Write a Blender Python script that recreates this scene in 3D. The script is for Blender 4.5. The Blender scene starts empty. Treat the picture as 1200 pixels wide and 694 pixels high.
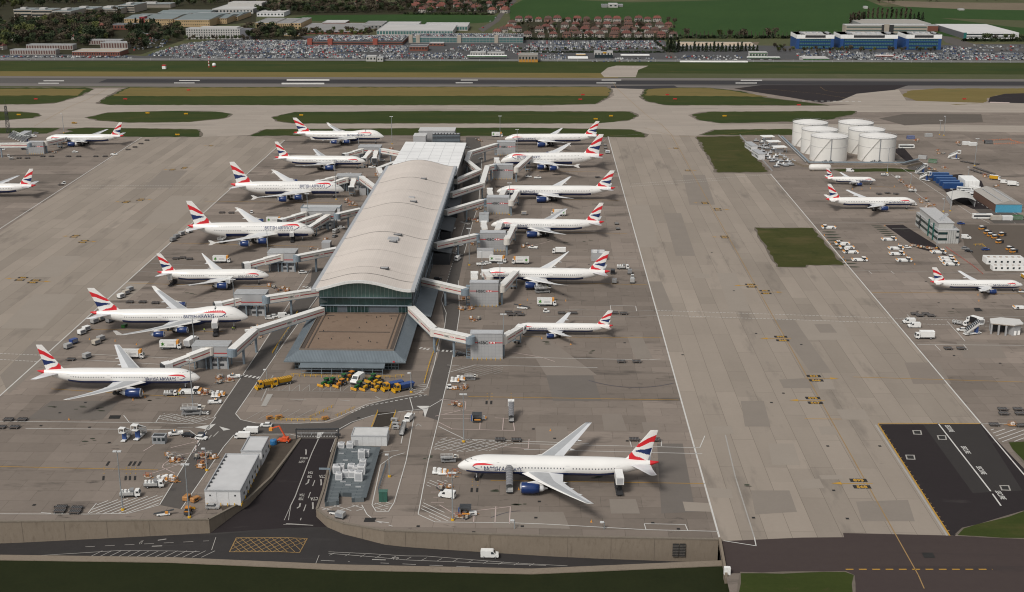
import bpy,bmesh,math,random
from mathutils import Matrix,Vector
from mathutils.geometry import tessellate_polygon
random.seed(7)
SC=bpy.context.scene
COL=SC.collection
R=math.radians
H=180.6;FPX=1474.0;PHI=math.atan(455.0/FPX);TH=math.atan(37*math.cos(PHI)/FPX)
cam=bpy.data.cameras.new('camera');camo=bpy.data.objects.new('camera',cam);COL.objects.link(camo)
camo.location=(0,0,H);camo.rotation_euler=(math.pi/2-PHI,0,TH)
cam.sensor_width=36;cam.lens=FPX/1200*36;cam.clip_start=1;cam.clip_end=40000
SC.camera=camo
SUN_EL,SUN_AZ=R(48),R(215)
w=bpy.data.worlds.new("World");SC.world=w;w.use_nodes=True
nt=w.node_tree;nt.nodes.clear()
sky=nt.nodes.new('ShaderNodeTexSky');sky.sky_type='NISHITA';sky.sun_disc=False
sky.sun_elevation=SUN_EL;sky.sun_rotation=SUN_AZ;sky.dust_density=3.0;sky.ozone_density=1.0;sky.air_density=1.0
hs=nt.nodes.new('ShaderNodeHueSaturation');hs.inputs['Saturation'].default_value=0.15
bg=nt.nodes.new('ShaderNodeBackground');bg.inputs[1].default_value=0.091
wo=nt.nodes.new('ShaderNodeOutputWorld')
nt.links.new(sky.outputs[0],hs.inputs['Color']);nt.links.new(hs.outputs[0],bg.inputs[0]);nt.links.new(bg.outputs[0],wo.inputs[0])
sl=bpy.data.lights.new('sun','SUN');sl.energy=1.75;sl.angle=R(14);sl.color=(1,.945,.87)
so=bpy.data.objects.new('sun',sl);COL.objects.link(so)
sd=Vector((math.sin(SUN_AZ)*math.cos(SUN_EL),math.cos(SUN_AZ)*math.cos(SUN_EL),math.sin(SUN_EL)))
so.rotation_euler=sd.to_track_quat('Z','Y').to_euler();so.location=(-200,-200,600)
SC.view_settings.view_transform='Standard';SC.view_settings.look='None'
SC.view_settings.exposure=0.28;SC.view_settings.gamma=1;SC.view_settings.use_curve_mapping=False
SC.render.engine='CYCLES';SC.cycles.filter_width=1.1
_r=Vector((math.cos(TH),math.sin(TH),0));_f=Vector((-math.sin(TH)*math.cos(PHI),math.cos(TH)*math.cos(PHI),-math.sin(PHI)))
_u=Vector((-math.sin(TH)*math.sin(PHI),math.cos(TH)*math.sin(PHI),math.cos(PHI)))
def G(px,py,z=0.0):
    d=_f*FPX+_r*(px-600)+_u*(347-py)
    t=(z-H)/d.z
    return Vector((d.x*t,d.y*t,z))
def PX(p):
    d=Vector(p)-Vector((0,0,H));q=d.dot(_f)
    return 600+FPX*d.dot(_r)/q,347-FPX*d.dot(_u)/q
def zat(P,py):
    lo,hi=-20.,120.
    for _ in range(40):
        m=(lo+hi)/2
        if PX((P.x,P.y,m))[1]>py:lo=m
        else:hi=m
    return lo
def yat(P,py,z):
    lo,hi=P.y-50,P.y+900
    for _ in range(40):
        m=(lo+hi)/2
        if PX((P.x,m,z))[1]>py:lo=m
        else:hi=m
    return lo
MATS={}
def mat(name,col,rough=.6,metal=0.,var=.10,scale=1.5,spec=.4,em=0,bump=0):
    if name in MATS:return MATS[name]
    m=bpy.data.materials.new(name);m.use_nodes=True;MATS[name]=m
    t=m.node_tree;b=t.nodes['Principled BSDF']
    b.inputs['Roughness'].default_value=rough;b.inputs['Metallic'].default_value=metal
    b.inputs['Specular IOR Level'].default_value=spec
    c=(*col,1)
    if var:
        tc=t.nodes.new('ShaderNodeTexCoord');n=t.nodes.new('ShaderNodeTexNoise')
        n.inputs['Scale'].default_value=scale;n.inputs['Detail'].default_value=4
        t.links.new(tc.outputs['Object'],n.inputs['Vector'])
        r=t.nodes.new('ShaderNodeMapRange');r.inputs[1].default_value=.3;r.inputs[2].default_value=.7
        r.inputs[3].default_value=1-var;r.inputs[4].default_value=1+var
        t.links.new(n.outputs[0],r.inputs[0])
        mx=t.nodes.new('ShaderNodeMix');mx.data_type='RGBA';mx.blend_type='MULTIPLY';mx.inputs[0].default_value=1
        mx.inputs[6].default_value=c;t.links.new(r.outputs[0],mx.inputs[7]);t.links.new(mx.outputs[2],b.inputs['Base Color'])
    else:b.inputs['Base Color'].default_value=c
    if em:b.inputs['Emission Color'].default_value=c;b.inputs['Emission Strength'].default_value=em
    return m
def ground_mat(name,c1,c2,noises,brick=None,rough=.9,stain=None,rot=0.0):
    """two colours mixed by stacked noises; brick=(width,height,tint,jointcol,jointwidth); stain=(scale,lo,hi,colour,strength)"""
    m=bpy.data.materials.new(name);m.use_nodes=True;MATS[name]=m
    t=m.node_tree;L=t.links.new;b=t.nodes['Principled BSDF'];b.inputs['Roughness'].default_value=rough
    b.inputs['Specular IOR Level'].default_value=.1
    tc=t.nodes.new('ShaderNodeTexCoord')
    mp=t.nodes.new('ShaderNodeMapping');mp.inputs['Rotation'].default_value=(0,0,rot);L(tc.outputs['Object'],mp.inputs['Vector'])
    prev=None
    for sc,wt,sx,sy in noises:
        q=t.nodes.new('ShaderNodeMapping');q.inputs['Scale'].default_value=(sc*sx,sc*sy,sc);L(mp.outputs[0],q.inputs['Vector'])
        n=t.nodes.new('ShaderNodeTexNoise');n.inputs['Scale'].default_value=1;n.inputs['Detail'].default_value=5;n.inputs['Roughness'].default_value=.6
        L(q.outputs[0],n.inputs['Vector'])
        k=t.nodes.new('ShaderNodeMath');k.operation='MULTIPLY_ADD';L(n.outputs[0],k.inputs[0]);k.inputs[1].default_value=wt*2.2;k.inputs[2].default_value=-wt*1.1
        if prev:
            a=t.nodes.new('ShaderNodeMath');a.operation='ADD';L(prev.outputs[0],a.inputs[0]);L(k.outputs[0],a.inputs[1]);prev=a
        else:prev=k
    a=t.nodes.new('ShaderNodeMath');a.operation='ADD';a.use_clamp=True;L(prev.outputs[0],a.inputs[0]);a.inputs[1].default_value=.5
    mx=t.nodes.new('ShaderNodeMix');mx.data_type='RGBA';L(a.outputs[0],mx.inputs[0]);mx.inputs[6].default_value=(*c1,1);mx.inputs[7].default_value=(*c2,1)
    out=mx.outputs[2]
    for br in(brick or[]):
        bw,bh,tint,jc,jw,turn=br
        q=t.nodes.new('ShaderNodeMapping');q.inputs['Rotation'].default_value=(0,0,turn);L(mp.outputs[0],q.inputs['Vector'])
        n=t.nodes.new('ShaderNodeTexBrick');n.inputs['Scale'].default_value=1;n.inputs['Brick Width'].default_value=bw;n.inputs['Row Height'].default_value=bh
        n.inputs['Mortar Size'].default_value=jw;n.inputs['Mortar Smooth'].default_value=.1
        n.inputs['Color1'].default_value=(1-tint,1-tint,1-tint*1.05,1);n.inputs['Color2'].default_value=(1+tint,1+tint*.97,1+tint*.92,1);n.inputs['Mortar'].default_value=(*jc,1)
        L(q.outputs[0],n.inputs['Vector'])
        k=t.nodes.new('ShaderNodeMix');k.data_type='RGBA';k.blend_type='MULTIPLY';k.inputs[0].default_value=1;L(out,k.inputs[6]);L(n.outputs[0],k.inputs[7]);out=k.outputs[2]
    for st in(stain or[]):
        sc,lo,hi,colr,stren,sx,sy=st
        q=t.nodes.new('ShaderNodeMapping');q.inputs['Scale'].default_value=(sc*sx,sc*sy,sc);q.inputs['Location'].default_value=(sc*91,7,0);L(mp.outputs[0],q.inputs['Vector'])
        n=t.nodes.new('ShaderNodeTexNoise');n.inputs['Scale'].default_value=1;n.inputs['Detail'].default_value=6;n.inputs['Roughness'].default_value=.62;L(q.outputs[0],n.inputs['Vector'])
        r=t.nodes.new('ShaderNodeMapRange');r.inputs[1].default_value=lo;r.inputs[2].default_value=hi;r.inputs[3].default_value=0;r.inputs[4].default_value=stren;L(n.outputs[0],r.inputs[0])
        k=t.nodes.new('ShaderNodeMix');k.data_type='RGBA';L(r.outputs[0],k.inputs[0]);L(out,k.inputs[6]);k.inputs[7].default_value=(*colr,1);out=k.outputs[2]
    L(out,b.inputs['Base Color'])
    return m
class MB:
    def __init__(s):s.v=[];s.f=[];s.m=[];s.M=None
    def at(s,loc=(0,0,0),rz=0,ry=0,rx=0,sc=1):
        s.M=Matrix.Translation(loc)@Matrix.Rotation(rz,4,'Z')@Matrix.Rotation(ry,4,'Y')@Matrix.Rotation(rx,4,'X')@Matrix.Scale(sc,4);return s
    def add(s,vs,fs,mi=0):
        o=len(s.v)
        s.v+=[tuple(s.M@Vector(p))for p in vs]if s.M else[tuple(p)for p in vs]
        s.f+=[tuple(i+o for i in f)for f in fs]
        s.m+=list(mi)if isinstance(mi,(list,tuple))else[mi]*len(fs)
        return s
    def box(s,x0,x1,y0,y1,z0,z1,mi=0):
        return s.add([(x0,y0,z0),(x1,y0,z0),(x1,y1,z0),(x0,y1,z0),(x0,y0,z1),(x1,y0,z1),(x1,y1,z1),(x0,y1,z1)],
                     [(0,3,2,1),(4,5,6,7),(0,1,5,4),(1,2,6,5),(2,3,7,6),(3,0,4,7)],mi)
    def cbox(s,c,d,mi=0):
        return s.box(c[0]-d[0]/2,c[0]+d[0]/2,c[1]-d[1]/2,c[1]+d[1]/2,c[2]-d[2]/2,c[2]+d[2]/2,mi)
    def frus(s,r0,r1,z0,z1,mi=0):
        a,b=r0,r1
        return s.add([(a[0],a[2],z0),(a[1],a[2],z0),(a[1],a[3],z0),(a[0],a[3],z0),(b[0],b[2],z1),(b[1],b[2],z1),(b[1],b[3],z1),(b[0],b[3],z1)],
                     [(0,3,2,1),(4,5,6,7),(0,1,5,4),(1,2,6,5),(2,3,7,6),(3,0,4,7)],mi)
    def prof(s,pts,y0,y1,mi=0,inset=0):
        n=len(pts)
        vs=[(x,y0,z)for x,z in pts]+[(x,y1,z)for x,z in pts]
        fs=[tuple(range(n)),tuple(range(2*n-1,n-1,-1))]+[(i,i+n,(i+1)%n+n,(i+1)%n)for i in range(n)]
        return s.add(vs,fs,mi)
    def prism(s,pts,z0,z1,mi=0):
        n=len(pts)
        vs=[(p[0],p[1],z0)for p in pts]+[(p[0],p[1],z1)for p in pts]
        tri=tessellate_polygon([[Vector((p[0],p[1],0))for p in pts]])
        fs=[tuple(reversed(t))for t in tri]+[tuple(i+n for i in t)for t in tri]+[(i,(i+1)%n,(i+1)%n+n,i+n)for i in range(n)]
        return s.add(vs,fs,mi)
    def sheet(s,pts,mi=0):
        tri=tessellate_polygon([[Vector((p[0],p[1],0))for p in pts]])
        fs=[]
        for t in tri:
            a,b,c=(Vector(pts[i])for i in t)
            fs.append(t if((b-a).cross(c-a)).z>0 else tuple(reversed(t)))
        return s.add(pts,fs,mi)
    def cyl(s,p0,p1,r0,r1=None,n=8,mi=0,caps=True):
        r1=r0 if r1 is None else r1
        p0=Vector(p0);p1=Vector(p1);d=(p1-p0).normalized()
        a=d.orthogonal().normalized();b=d.cross(a)
        vs=[]
        for p,r in((p0,r0),(p1,r1)):
            for i in range(n):
                t=2*math.pi*i/n;vs.append(p+(a*math.cos(t)+b*math.sin(t))*r)
        fs=[(i,(i+1)%n,(i+1)%n+n,i+n)for i in range(n)]
        if caps:fs+=[tuple(range(n-1,-1,-1)),tuple(range(n,2*n))]
        return s.add(vs,fs,mi)
    def tube(s,path,r,n=6,mi=0):
        for a,b in zip(path,path[1:]):s.cyl(a,b,r,r,n,mi)
        return s
    def bar(s,p0,p1,w,h,mi=0,z0=0):
        p0=Vector(p0);p1=Vector(p1);d=(p1-p0);d.z=0;d.normalize();q=Vector((-d.y,d.x,0))*w/2
        vs=[p0+q+Vector((0,0,z0)),p0-q+Vector((0,0,z0)),p1-q+Vector((0,0,z0)),p1+q+Vector((0,0,z0))]
        vs+=[v+Vector((0,0,h))for v in vs]
        return s.add(vs,[(0,1,2,3),(7,6,5,4),(0,4,5,1),(1,5,6,2),(2,6,7,3),(3,7,4,0)],mi)
    def lathe(s,prof,n=16,mi=0,axis='z',c=(0,0,0)):
        vs=[]
        for(r,h)in prof:
            for i in range(n):
                t=2*math.pi*i/n
                vs.append((c[0]+r*math.cos(t),c[1]+r*math.sin(t),c[2]+h)if axis=='z' else(c[0]+h,c[1]+r*math.cos(t),c[2]+r*math.sin(t)))
        fs=[(k*n+i,k*n+(i+1)%n,(k+1)*n+(i+1)%n,(k+1)*n+i)for k in range(len(prof)-1)for i in range(n)]
        return s.add(vs,fs,mi if not isinstance(mi,(list,tuple))else[mi[k]for k in range(len(prof)-1)for i in range(n)])
    def ball(s,c,r,n=8,mi=0):
        k=6
        return s.lathe([(r[0]*math.sin(math.pi*j/k)+1e-4,-r[2]*math.cos(math.pi*j/k))for j in range(k+1)],n,mi,'z',c)
    def stroke(s,pts,w,mi=0,closed=False):
        P=[Vector(p)for p in pts]
        if closed:P=P+[P[0]]
        for i,(a,b)in enumerate(zip(P,P[1:])):
            d=(b-a);d.z=0
            if d.length<1e-4:continue
            d.normalize();q=Vector((-d.y,d.x,0))*w/2
            e=d*(w/2 if len(P)>2 else 0)
            s.add([a-q-(e if i else d*0),b-q+d*0,b+q,a+q-(e if i else d*0)],[(0,1,2,3)],mi)
        return s
    def build(s,name,mats,parent=None,smooth=False,autos=None):
        me=bpy.data.meshes.new(name);me.from_pydata(s.v,[],s.f)
        if not isinstance(mats,(list,tuple)):mats=[mats]
        for m in mats:me.materials.append(m)
        if len(mats)>1:me.polygons.foreach_set('material_index',s.m)
        if smooth:me.polygons.foreach_set('use_smooth',[True]*len(me.polygons))
        me.update()
        return link(name,me,parent)
KIDS={}
def link(name,me,parent=None,loc=None):
    o=bpy.data.objects.new(name,me);COL.objects.link(o)
    if parent is not None:o.parent=parent;KIDS.setdefault(parent,[]).append(o)
    if loc is not None:o.location=loc
    return o
def tag(o,label=None,cat=None,group=None,kind=None):
    if label:o['label']=label
    if cat:o['category']=cat
    if group:o['group']=group
    if kind:o['kind']=kind
    return o
def thing(name,label,cat,loc=(0,0,0),rz=0,group=None):
    o=bpy.data.objects.new(name,None);COL.objects.link(o);o.location=loc;o.rotation_euler=(0,0,rz);o.empty_display_size=1
    return tag(o,label,cat,group)
def dup(root,loc,rz,label=None,group=None,sc=1.0,scz=None):
    def cp(o,par):
        c=o.copy();COL.objects.link(c)
        if par is not None:c.parent=par;KIDS.setdefault(par,[]).append(c)
        for ch in list(KIDS.get(o,[])):cp(ch,c)
        return c
    c=cp(root,None);c.location=loc;c.rotation_euler=(0,0,rz);c.scale=(sc,sc,scz or sc)
    return tag(c,label,None,group)
PROTO={}
def place(make,loc,rz,label,group=None,sc=1.0):
    """first use of a kind keeps the prototype itself, later uses copy it with all its parts"""
    key=make if isinstance(make,tuple)else(make,)
    if key not in PROTO:
        r=key[0](*key[1:]);PROTO[key]=r
        r.location=loc;r.rotation_euler=(0,0,rz);r.scale=(sc,sc,sc)
        return tag(r,label,None,group)
    r=dup(PROTO[key],loc,rz,label,None,sc)
    if'group' in r.keys():del r['group']
    return tag(r,None,None,group)
def struct(name,mb,m,smooth=False):return tag(mb.build(name,m,None,smooth),kind='structure')
TXT={}
def text_mesh(s,size=1.0,font_bold=0.0,cell=.3):
    """letters as flat triangles, cut into strips so that they can be bent over a hull"""
    k=(s,size,font_bold,cell)
    if k in TXT:return TXT[k]
    cu=bpy.data.curves.new('lettering','FONT');cu.body=s;cu.size=size;cu.offset=font_bold;cu.resolution_u=2
    o=bpy.data.objects.new('lettering',cu);COL.objects.link(o);bpy.context.view_layer.update()
    me=bpy.data.meshes.new_from_object(o.evaluated_get(bpy.context.evaluated_depsgraph_get()))
    bpy.data.objects.remove(o)
    bm=bmesh.new();bm.from_mesh(me)
    if cell:
        y=-size*.3
        while y<size*1.2:
            bmesh.ops.bisect_plane(bm,geom=bm.verts[:]+bm.edges[:]+bm.faces[:],plane_co=(0,y,0),plane_no=(0,1,0));y+=cell
    bm.verts.index_update()
    v=[tuple(q.co)for q in bm.verts];f=[tuple(q.index for q in p.verts)for p in bm.faces];bm.free();bpy.data.meshes.remove(me)
    xs=[p[0]for p in v];x0=min(xs);wd=max(xs)-x0
    TXT[k]=([(p[0]-x0,p[1])for p in v],f,wd)
    return TXT[k]
# ================================================================ GROUND
YE=30000
WALLTOP_W=[(-1400,618),(-500,616),(0,612),(245,609.5)]
RAMP_W=[(290,586),(318,560),(336,537),(353,514)]
RAMP_E=[(394,514),(386,540),(378,575),(370.5,597)]
WALLTOP_E=[(383,607),(402,614),(450,622.5),(640,629),(842,633)]
PORT=(850,672)
edge=[G(*p)for p in WALLTOP_W+RAMP_W+RAMP_E+WALLTOP_E]
px1,px2=G(*PORT),G(842,633)
concr=ground_mat('stand concrete',(0.1534,0.1296,0.1130),(0.2504,0.2116,0.1819),[(.012,.32,1,1),(.06,.22,1,1),(.5,.16,1,1),(3,.08,1,1)],
    brick=[(13,7.5,.07,(.68,.68,.68),.08,0),(78,30,.15,(1,1,1),.0,0),(26,15,.08,(1,1,1),0,0)],
    stain=[(.045,.57,.70,(.055,.049,.044),.7,.5,1.6),(.22,.62,.72,(.04,.036,.033),.65,.6,1.5),(.9,.68,.73,(.03,.028,.026),.6,1,1),(.12,.64,.72,(.24,.205,.175),.5,1,1)])
lane=ground_mat('taxi lane concrete',(0.2225,0.1910,0.1610),(0.3100,0.2691,0.2281),[(.010,.3,1,1),(.05,.25,2,.4),(.6,.14,1,1),(3,.07,1,1)],
    brick=[(46,7.6,.06,(.62,.61,.59),.08,math.pi/2),(130,7.6,.075,(1,1,1),0,math.pi/2),(23,7.6,.03,(1,1,1),0,math.pi/2)],
    stain=[(.03,.57,.72,(.11,.097,.085),.6,2.5,.5),(.35,.66,.74,(.12,.105,.092),.5,.5,2),(.2,.68,.74,(.29,.25,.21),.6,1,1)])
twy=ground_mat('taxiway concrete',(0.2747,0.2394,0.2048),(0.3645,0.3205,0.2766),[(.01,.3,.3,1),(.05,.25,.4,2),(.5,.15,1,1)],
    brick=[(30,7.5,.05,(.75,.75,.74),.07,0)],stain=[(.025,.58,.72,(.15,.135,.12),.55,.25,2)])
asph=ground_mat('road asphalt',(0.0760,0.0684,0.0627),(0.1121,0.1016,0.0931),[(.03,.25,1,1),(.4,.25,1,1),(4,.15,1,1)],stain=[(.12,.62,.72,(.045,.043,.042),.6,1,1)])
dasph=ground_mat('new dark asphalt',(0.0216,0.0179,0.0192),(0.0331,0.0277,0.0284),[(.03,.25,1,1),(.3,.2,1,3),(5,.15,1,1)],stain=[(.08,.62,.72,(.065,.058,.055),.5,.5,2)])
grass=ground_mat('mown grass',(0.0232,0.0350,0.0076),(0.0493,0.0623,0.0151),[(.02,.3,1,1),(.1,.3,.4,2),(.7,.25,1,1),(5,.15,1,1)],stain=[(.035,.56,.72,(.085,.070,.026),.6,.6,2),(.3,.58,.72,(.06,.05,.022),.5,1,1),(.012,.5,.62,(.022,.040,.009),.7,.5,2)])
dry=ground_mat('dry grass',(0.1163,0.0898,0.0297),(0.1860,0.1452,0.0548),[(.02,.3,.5,2),(.15,.3,.4,2),(.8,.2,1,1)],stain=[(.06,.56,.7,(.085,.092,.033),.6,.4,2)])
worn=ground_mat('worn grass',(0.0312,0.0391,0.0099),(0.0660,0.0644,0.0187),[(.02,.3,1,1),(.1,.3,.4,2),(.7,.3,1,1),(4,.2,1,1)],stain=[(.03,.55,.7,(.10,.078,.034),.6,.7,1.6),(.4,.58,.72,(.085,.066,.035),.6,1,1),(.08,.56,.7,(.022,.034,.008),.6,1,1)])
field=ground_mat('crop field',(0.0179,0.0468,0.0106),(0.0345,0.0720,0.0172),[(.004,.35,1,1),(.012,.25,3,.5),(.06,.2,2,.3)],rot=.2)
land=ground_mat('open land',(.052,.060,.028),(.095,.098,.048),[(.003,.4,1,1),(.02,.3,1,1),(.1,.2,1,1)],stain=[(.006,.55,.66,(.15,.115,.075),.7,1,1)])
earth=ground_mat('bare earth',(.12,.095,.066),(.19,.155,.11),[(.01,.4,1,1),(.08,.3,1,1)])
park=ground_mat('car park asphalt',(.060,.060,.062),(.095,.094,.095),[(.02,.35,1,1),(.2,.3,1,1)])
wallc=ground_mat('wall concrete',(.165,.135,.104),(.245,.204,.160),[(.05,.35,1,1),(.4,.3,3,3),(2,.15,1,1)],stain=[(.30,.55,.75,(.13,.105,.08),.7,3,3)])
verge=ground_mat('verge grass',(.010,.014,.005),(.024,.028,.010),[(.1,.3,1,1),(1,.3,1,1)])
gpts=[Vector((-26000,edge[0].y,0))]+edge+[px1,Vector((px1.x+2,215,0)),Vector((26000,215,0)),Vector((26000,YE,0)),Vector((-26000,YE,0))]
struct('ground',MB().sheet(gpts),land)
ZN=[0]
def zone(name,pts,m,z=.02,world=False):
    ZN[0]+=1;z+=ZN[0]*.00021
    return struct(name,MB().sheet([Vector((p[0],p[1],z))if world else G(p[0],p[1],0)+Vector((0,0,z))for p in pts]),m)
zone('apron',[(-420,617),(-200,616),(0,612),(245,609.5)]+RAMP_W+RAMP_E+WALLTOP_E+[PORT,(855,694),(1000,690),(1500,690),(1700,240),(1500,103.2),(-300,102.5),(-420,300)],concr,.012)
zone('taxi_lane',[(712.5,160),(758,157),(817,159),(840,203),(903,204),(1150,497),(1029,497),(1112,627.5),(988,624.5),(989,629.5),(940,630),(848,634),(842,632)],lane,.018)
zone('taxi_lane',[(166,161),(236,160.5),(292,159),(334,164),(0,464),(-330,760*.86),(-330,480),(0,272)],lane,.018)
zone('taxiway',[(-300,121.5),(90,122),(700,122),(720,112),(716,103),(752,103),(756,113),(790,123.5),(970,124.3),(1020,121),(1200,120),(1500,122),(1500,133),(1000,131.5),(820,131),(806,135),(815,140),(845,145),(1100,146),(1400,150),(1400,158),(930,151.5),(835,152),(817,159),(758,157),(740,151.8),(600,149.5),(310,151.5),(292,158.5),(236,160.5),(235,152),(80,149.5),(-300,149.5)],twy,.017)
zone('taxiway',[(62,122),(95,113),(112,104),(139,104),(128,113),(112,122)],twy,.019)
def yrow(y):return G(600,y).y
def strip(name,y0,y1,m,z,x0=-1500,x1=1500):return zone(name,[(x0,yrow(y0)),(x1,yrow(y0)),(x1,yrow(y1)),(x0,yrow(y1))],m,z,True)
strip('grass_strip',85.6,71.9,grass,.02)
strip('dry_grass_strip',91.2,85.4,dry,.03,-1500,G(723,88).x)
shoul=ground_mat('runway shoulder',(.135,.122,.115),(.175,.16,.148),[(.02,.3,.2,2),(.3,.2,1,1)])
rwy=ground_mat('runway asphalt',(.028,.027,.030),(.055,.052,.054),[(.03,.35,.05,1),(.2,.25,.1,2)])
rwy2=ground_mat('runway asphalt worn',(.075,.070,.068),(.115,.107,.10),[(.03,.35,.05,1),(.2,.25,.1,2)])
strip('runway_shoulder',103.0,91.0,shoul,.02)
strip('runway',99.6,93.2,rwy2,.035)
strip('runway_rubber',98.4,94.3,rwy,.05,-480,700)
zone('runway_exit',[(704,86),(712,79.5),(722,77),(760,77.2),(748,82),(745,90.6),(708,90.6)],twy,.04)
zone('dark_taxiway',[(716,103.2),(716,100.8),(790,100.4),(795,103),(757,104.5),(735,104)],rwy,.045)
zone('dark_taxiway',[(893,99.8),(1065,99.8),(1035,110),(1010,117),(965,121),(930,115),(860,104)],dasph,.045)
zone('taxiway',[(1004,110),(1053,105),(1062,118),(1160,121),(1060,124),(960,121),(985,118)],twy,.047)
zone('dark_taxiway',[(1158,120),(1160,114),(1178,110),(1230,108.5),(1230,122)],dasph,.045)
zone('worn_hardstanding',[(1030,139),(1060,133.5),(1150,134),(1152,143),(1060,147)],ground_mat('tarred concrete',(.085,.072,.062),(.135,.118,.10),[(.02,.4,.5,2),(.3,.2,1,1)]),.03)
soil=ground_mat('bare soil margin',(.105,.088,.070),(.165,.143,.118),[(.05,.4,1,1),(.4,.3,1,1)])
rj=random.Random(9)
def ragged(P,amp,out=0.0):
    """edge points every few metres, pushed outwards and jittered so that the turf edge is uneven"""
    ar=sum(a.x*b.y-b.x*a.y for a,b in zip(P,P[1:]+P[:1]));sg=1 if ar>0 else-1;Q=[]
    for a,b in zip(P,P[1:]+P[:1]):
        d=b-a;n=max(1,min(160,int(d.length/5)));nn=Vector((d.y,-d.x,0)).normalized()*sg
        for k in range(n):Q.append(a+d*k/n+nn*(out+rj.uniform(-amp,amp)))
    return Q
def isl(pts,m=grass,z=.03,nm='grass_island'):
    P=[G(*p)for p in pts];far_=min(4.0,max(1.0,P[0].y/300))
    if m is not dry:zone('bare_margin',[(q.x,q.y)for q in ragged(P,.3*far_,.55*far_)],soil,z-.004,True)
    return zone(nm,[(q.x,q.y)for q in ragged(P,.45*far_)],m,z,True)
isl([(-300,102.8),(98,102.8),(108,104.5),(95,112),(66,120.5),(40,122.3),(-300,122.3)])
isl([(-300,104.2),(88,104.2),(100,105),(92,112),(-300,112.3)],dry,.04,'dry_grass')
isl([(115,121),(128,112.5),(150,102.4),(711,101.6),(717,106),(712,114),(697,122),(640,123.3),(130,123)])
isl([(131,112.8),(152,103),(709,102.2),(715,106),(712,112.3)],dry,.04,'dry_grass')
isl([(752,113),(757,104.6),(775,102.4),(830,103),(868,107),(895,114),(972,123.6),(780,123.3),(758,118.5)])
isl([(755,112),(759,104.8),(776,103),(830,103.5),(862,107.2),(900,113.5)],dry,.04,'dry_grass')
isl([(1056,112),(1065,106.5),(1095,103.9),(1300,103.6),(1300,107.5),(1180,110),(1160,114),(1152,121),(1120,123),(1080,120)],dry,.03,'dry_grass')
isl([(-300,131),(25,131),(42,133.2),(46,135.5),(38,138.4),(0,141),(-300,141.5)])
isl([(102,138),(126,132.2),(205,130.2),(252,131),(272,133.8),(262,138.8),(222,143),(150,143.6),(115,141)])
isl([(320,137.5),(345,131.6),(500,130.3),(738,131),(747,135.5),(736,141),(700,144.6),(345,144.6),(325,142)])
isl([(812,134.5),(830,131.2),(1003,130.3),(1001,133.5),(962,142),(845,144.4),(820,141)])
isl([(-300,150),(70,150.2),(55,156.5),(-300,157)])
isl([(79,151.5),(100,149.8),(232,151.8),(236,160.4),(160,160.4),(60,160),(78,155.5),(84,154.5)])
isl([(292,159.4),(312,151.8),(600,149.8),(738,152),(757,157.3),(755,161),(640,160),(420,158.5)])
isl([(821,158.4),(837,152.4),(928,151.4),(932,158)])
isl([(817,160.5),(866,159.6),(900,201.6),(841,202.3)],worn)
isl([(885,267.3),(950.5,267.2),(988.5,310.5),(944,310.6),(944,313),(912.5,313)],worn)
isl([(1066,199),(1050,197.5),(975,198.5),(985,201.5),(1080,201)])
isl([(1182,518.5),(1260,514),(1260,560),(1202,543)])
isl([(1122,627.5),(1130,620),(1162,611),(1200,600),(1300,580),(1300,634),(1200,631)])
isl([(868,672),(990,671),(1000,674),(1000,730),(860,730)])
zone('dark_apron',[(1029,497.3),(1150,497.3),(1260,612),(1200,604),(1162,611),(1130,620),(1119,628),(1112,627.5)],dasph,.024)
zone('dark_taxiway',[(846,634.5),(940,630.3),(989,629.8),(988,624.8),(1112,627.8),(1124,628.2),(1200,632),(1500,640),(1500,760),(1003,730),(1001,674),(990,671),(868,672),(851,672)],ground_mat('brown asphalt',(0.0464,0.0345,0.0331),(0.0672,0.0525,0.0490),[(.03,.3,.3,2),(.4,.2,1,1)],stain=[(.06,.6,.72,(.04,.034,.034),.6,.15,3)]),.022)
zone('worn_asphalt',[(1082,498),(1149,498),(1198,575),(1140,578)],ground_mat('grey asphalt',(0.0338,0.0306,0.0299),(0.0455,0.0416,0.0403),[(.05,.3,1,1),(1,.2,1,1)],rot=.3),.03)
zone('service_road',[(546,161),(562,161),(566,184),(560,240),(553.5,262),(544,298),(537.5,330),(538.5,367),(534,400),(527,432),(519,468),(513.6,493),(495,487),(502,464),(509,427),(512.5,420),(521.5,383),(517,352),(524,329),(534,295),(545,262),(541,235)],asph,.016)
zone('service_road',[(366,313),(398,318),(382,338),(330,404),(323.7,416),(305.5,441.9),(282,475.6),(276,486),(283,492.5),(300,496.5),(385,496),(400,491),(427,476),(455,468),(495,462.3),(519,468),(500,481),(470,482),(437,487),(415,495),(398,505),(395,514),(352,514),(346,508),(300,509),(283,509.5),(272,513),(245,548),(213,597),(187,592),(240,506),(253,488),(289,432.8),(301,415),(331,372),(364,330)],asph,.016)
zone('service_road',[(1046,186),(1073,186),(1215,262),(1165,262),(1140,244),(1052,190)],asph,.016)
zone('dark_yard',[(1096,206.5),(1126,204),(1150,212),(1165,245),(1140,245),(1113,232)],dasph,.03)
zone('dark_yard',[(1037,264),(1058,263.5),(1098,288),(1110,300),(1075,291)],dasph,.03)
zone('brown_yard',[(1126,263),(1300,266),(1300,318),(1155,318),(1130,288)],ground_mat('brown yard',(.095,.078,.064),(.125,.105,.088),[(.05,.3,1,1),(.5,.2,1,1)]),.03)
zone('dark_yard',[(1063,190),(1046,176),(1058,172),(1072,188)],dasph,.03)
zone('brown_yard',[(349,514),(334,538),(316,561),(290,585.5),(262,601),(258,594),(284,590),(302,553),(311,540),(318,516)],ground_mat('oily yard',(.055,.044,.035),(.09,.075,.06),[(.08,.4,1,1),(.6,.2,1,1)]),.03)
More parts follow.
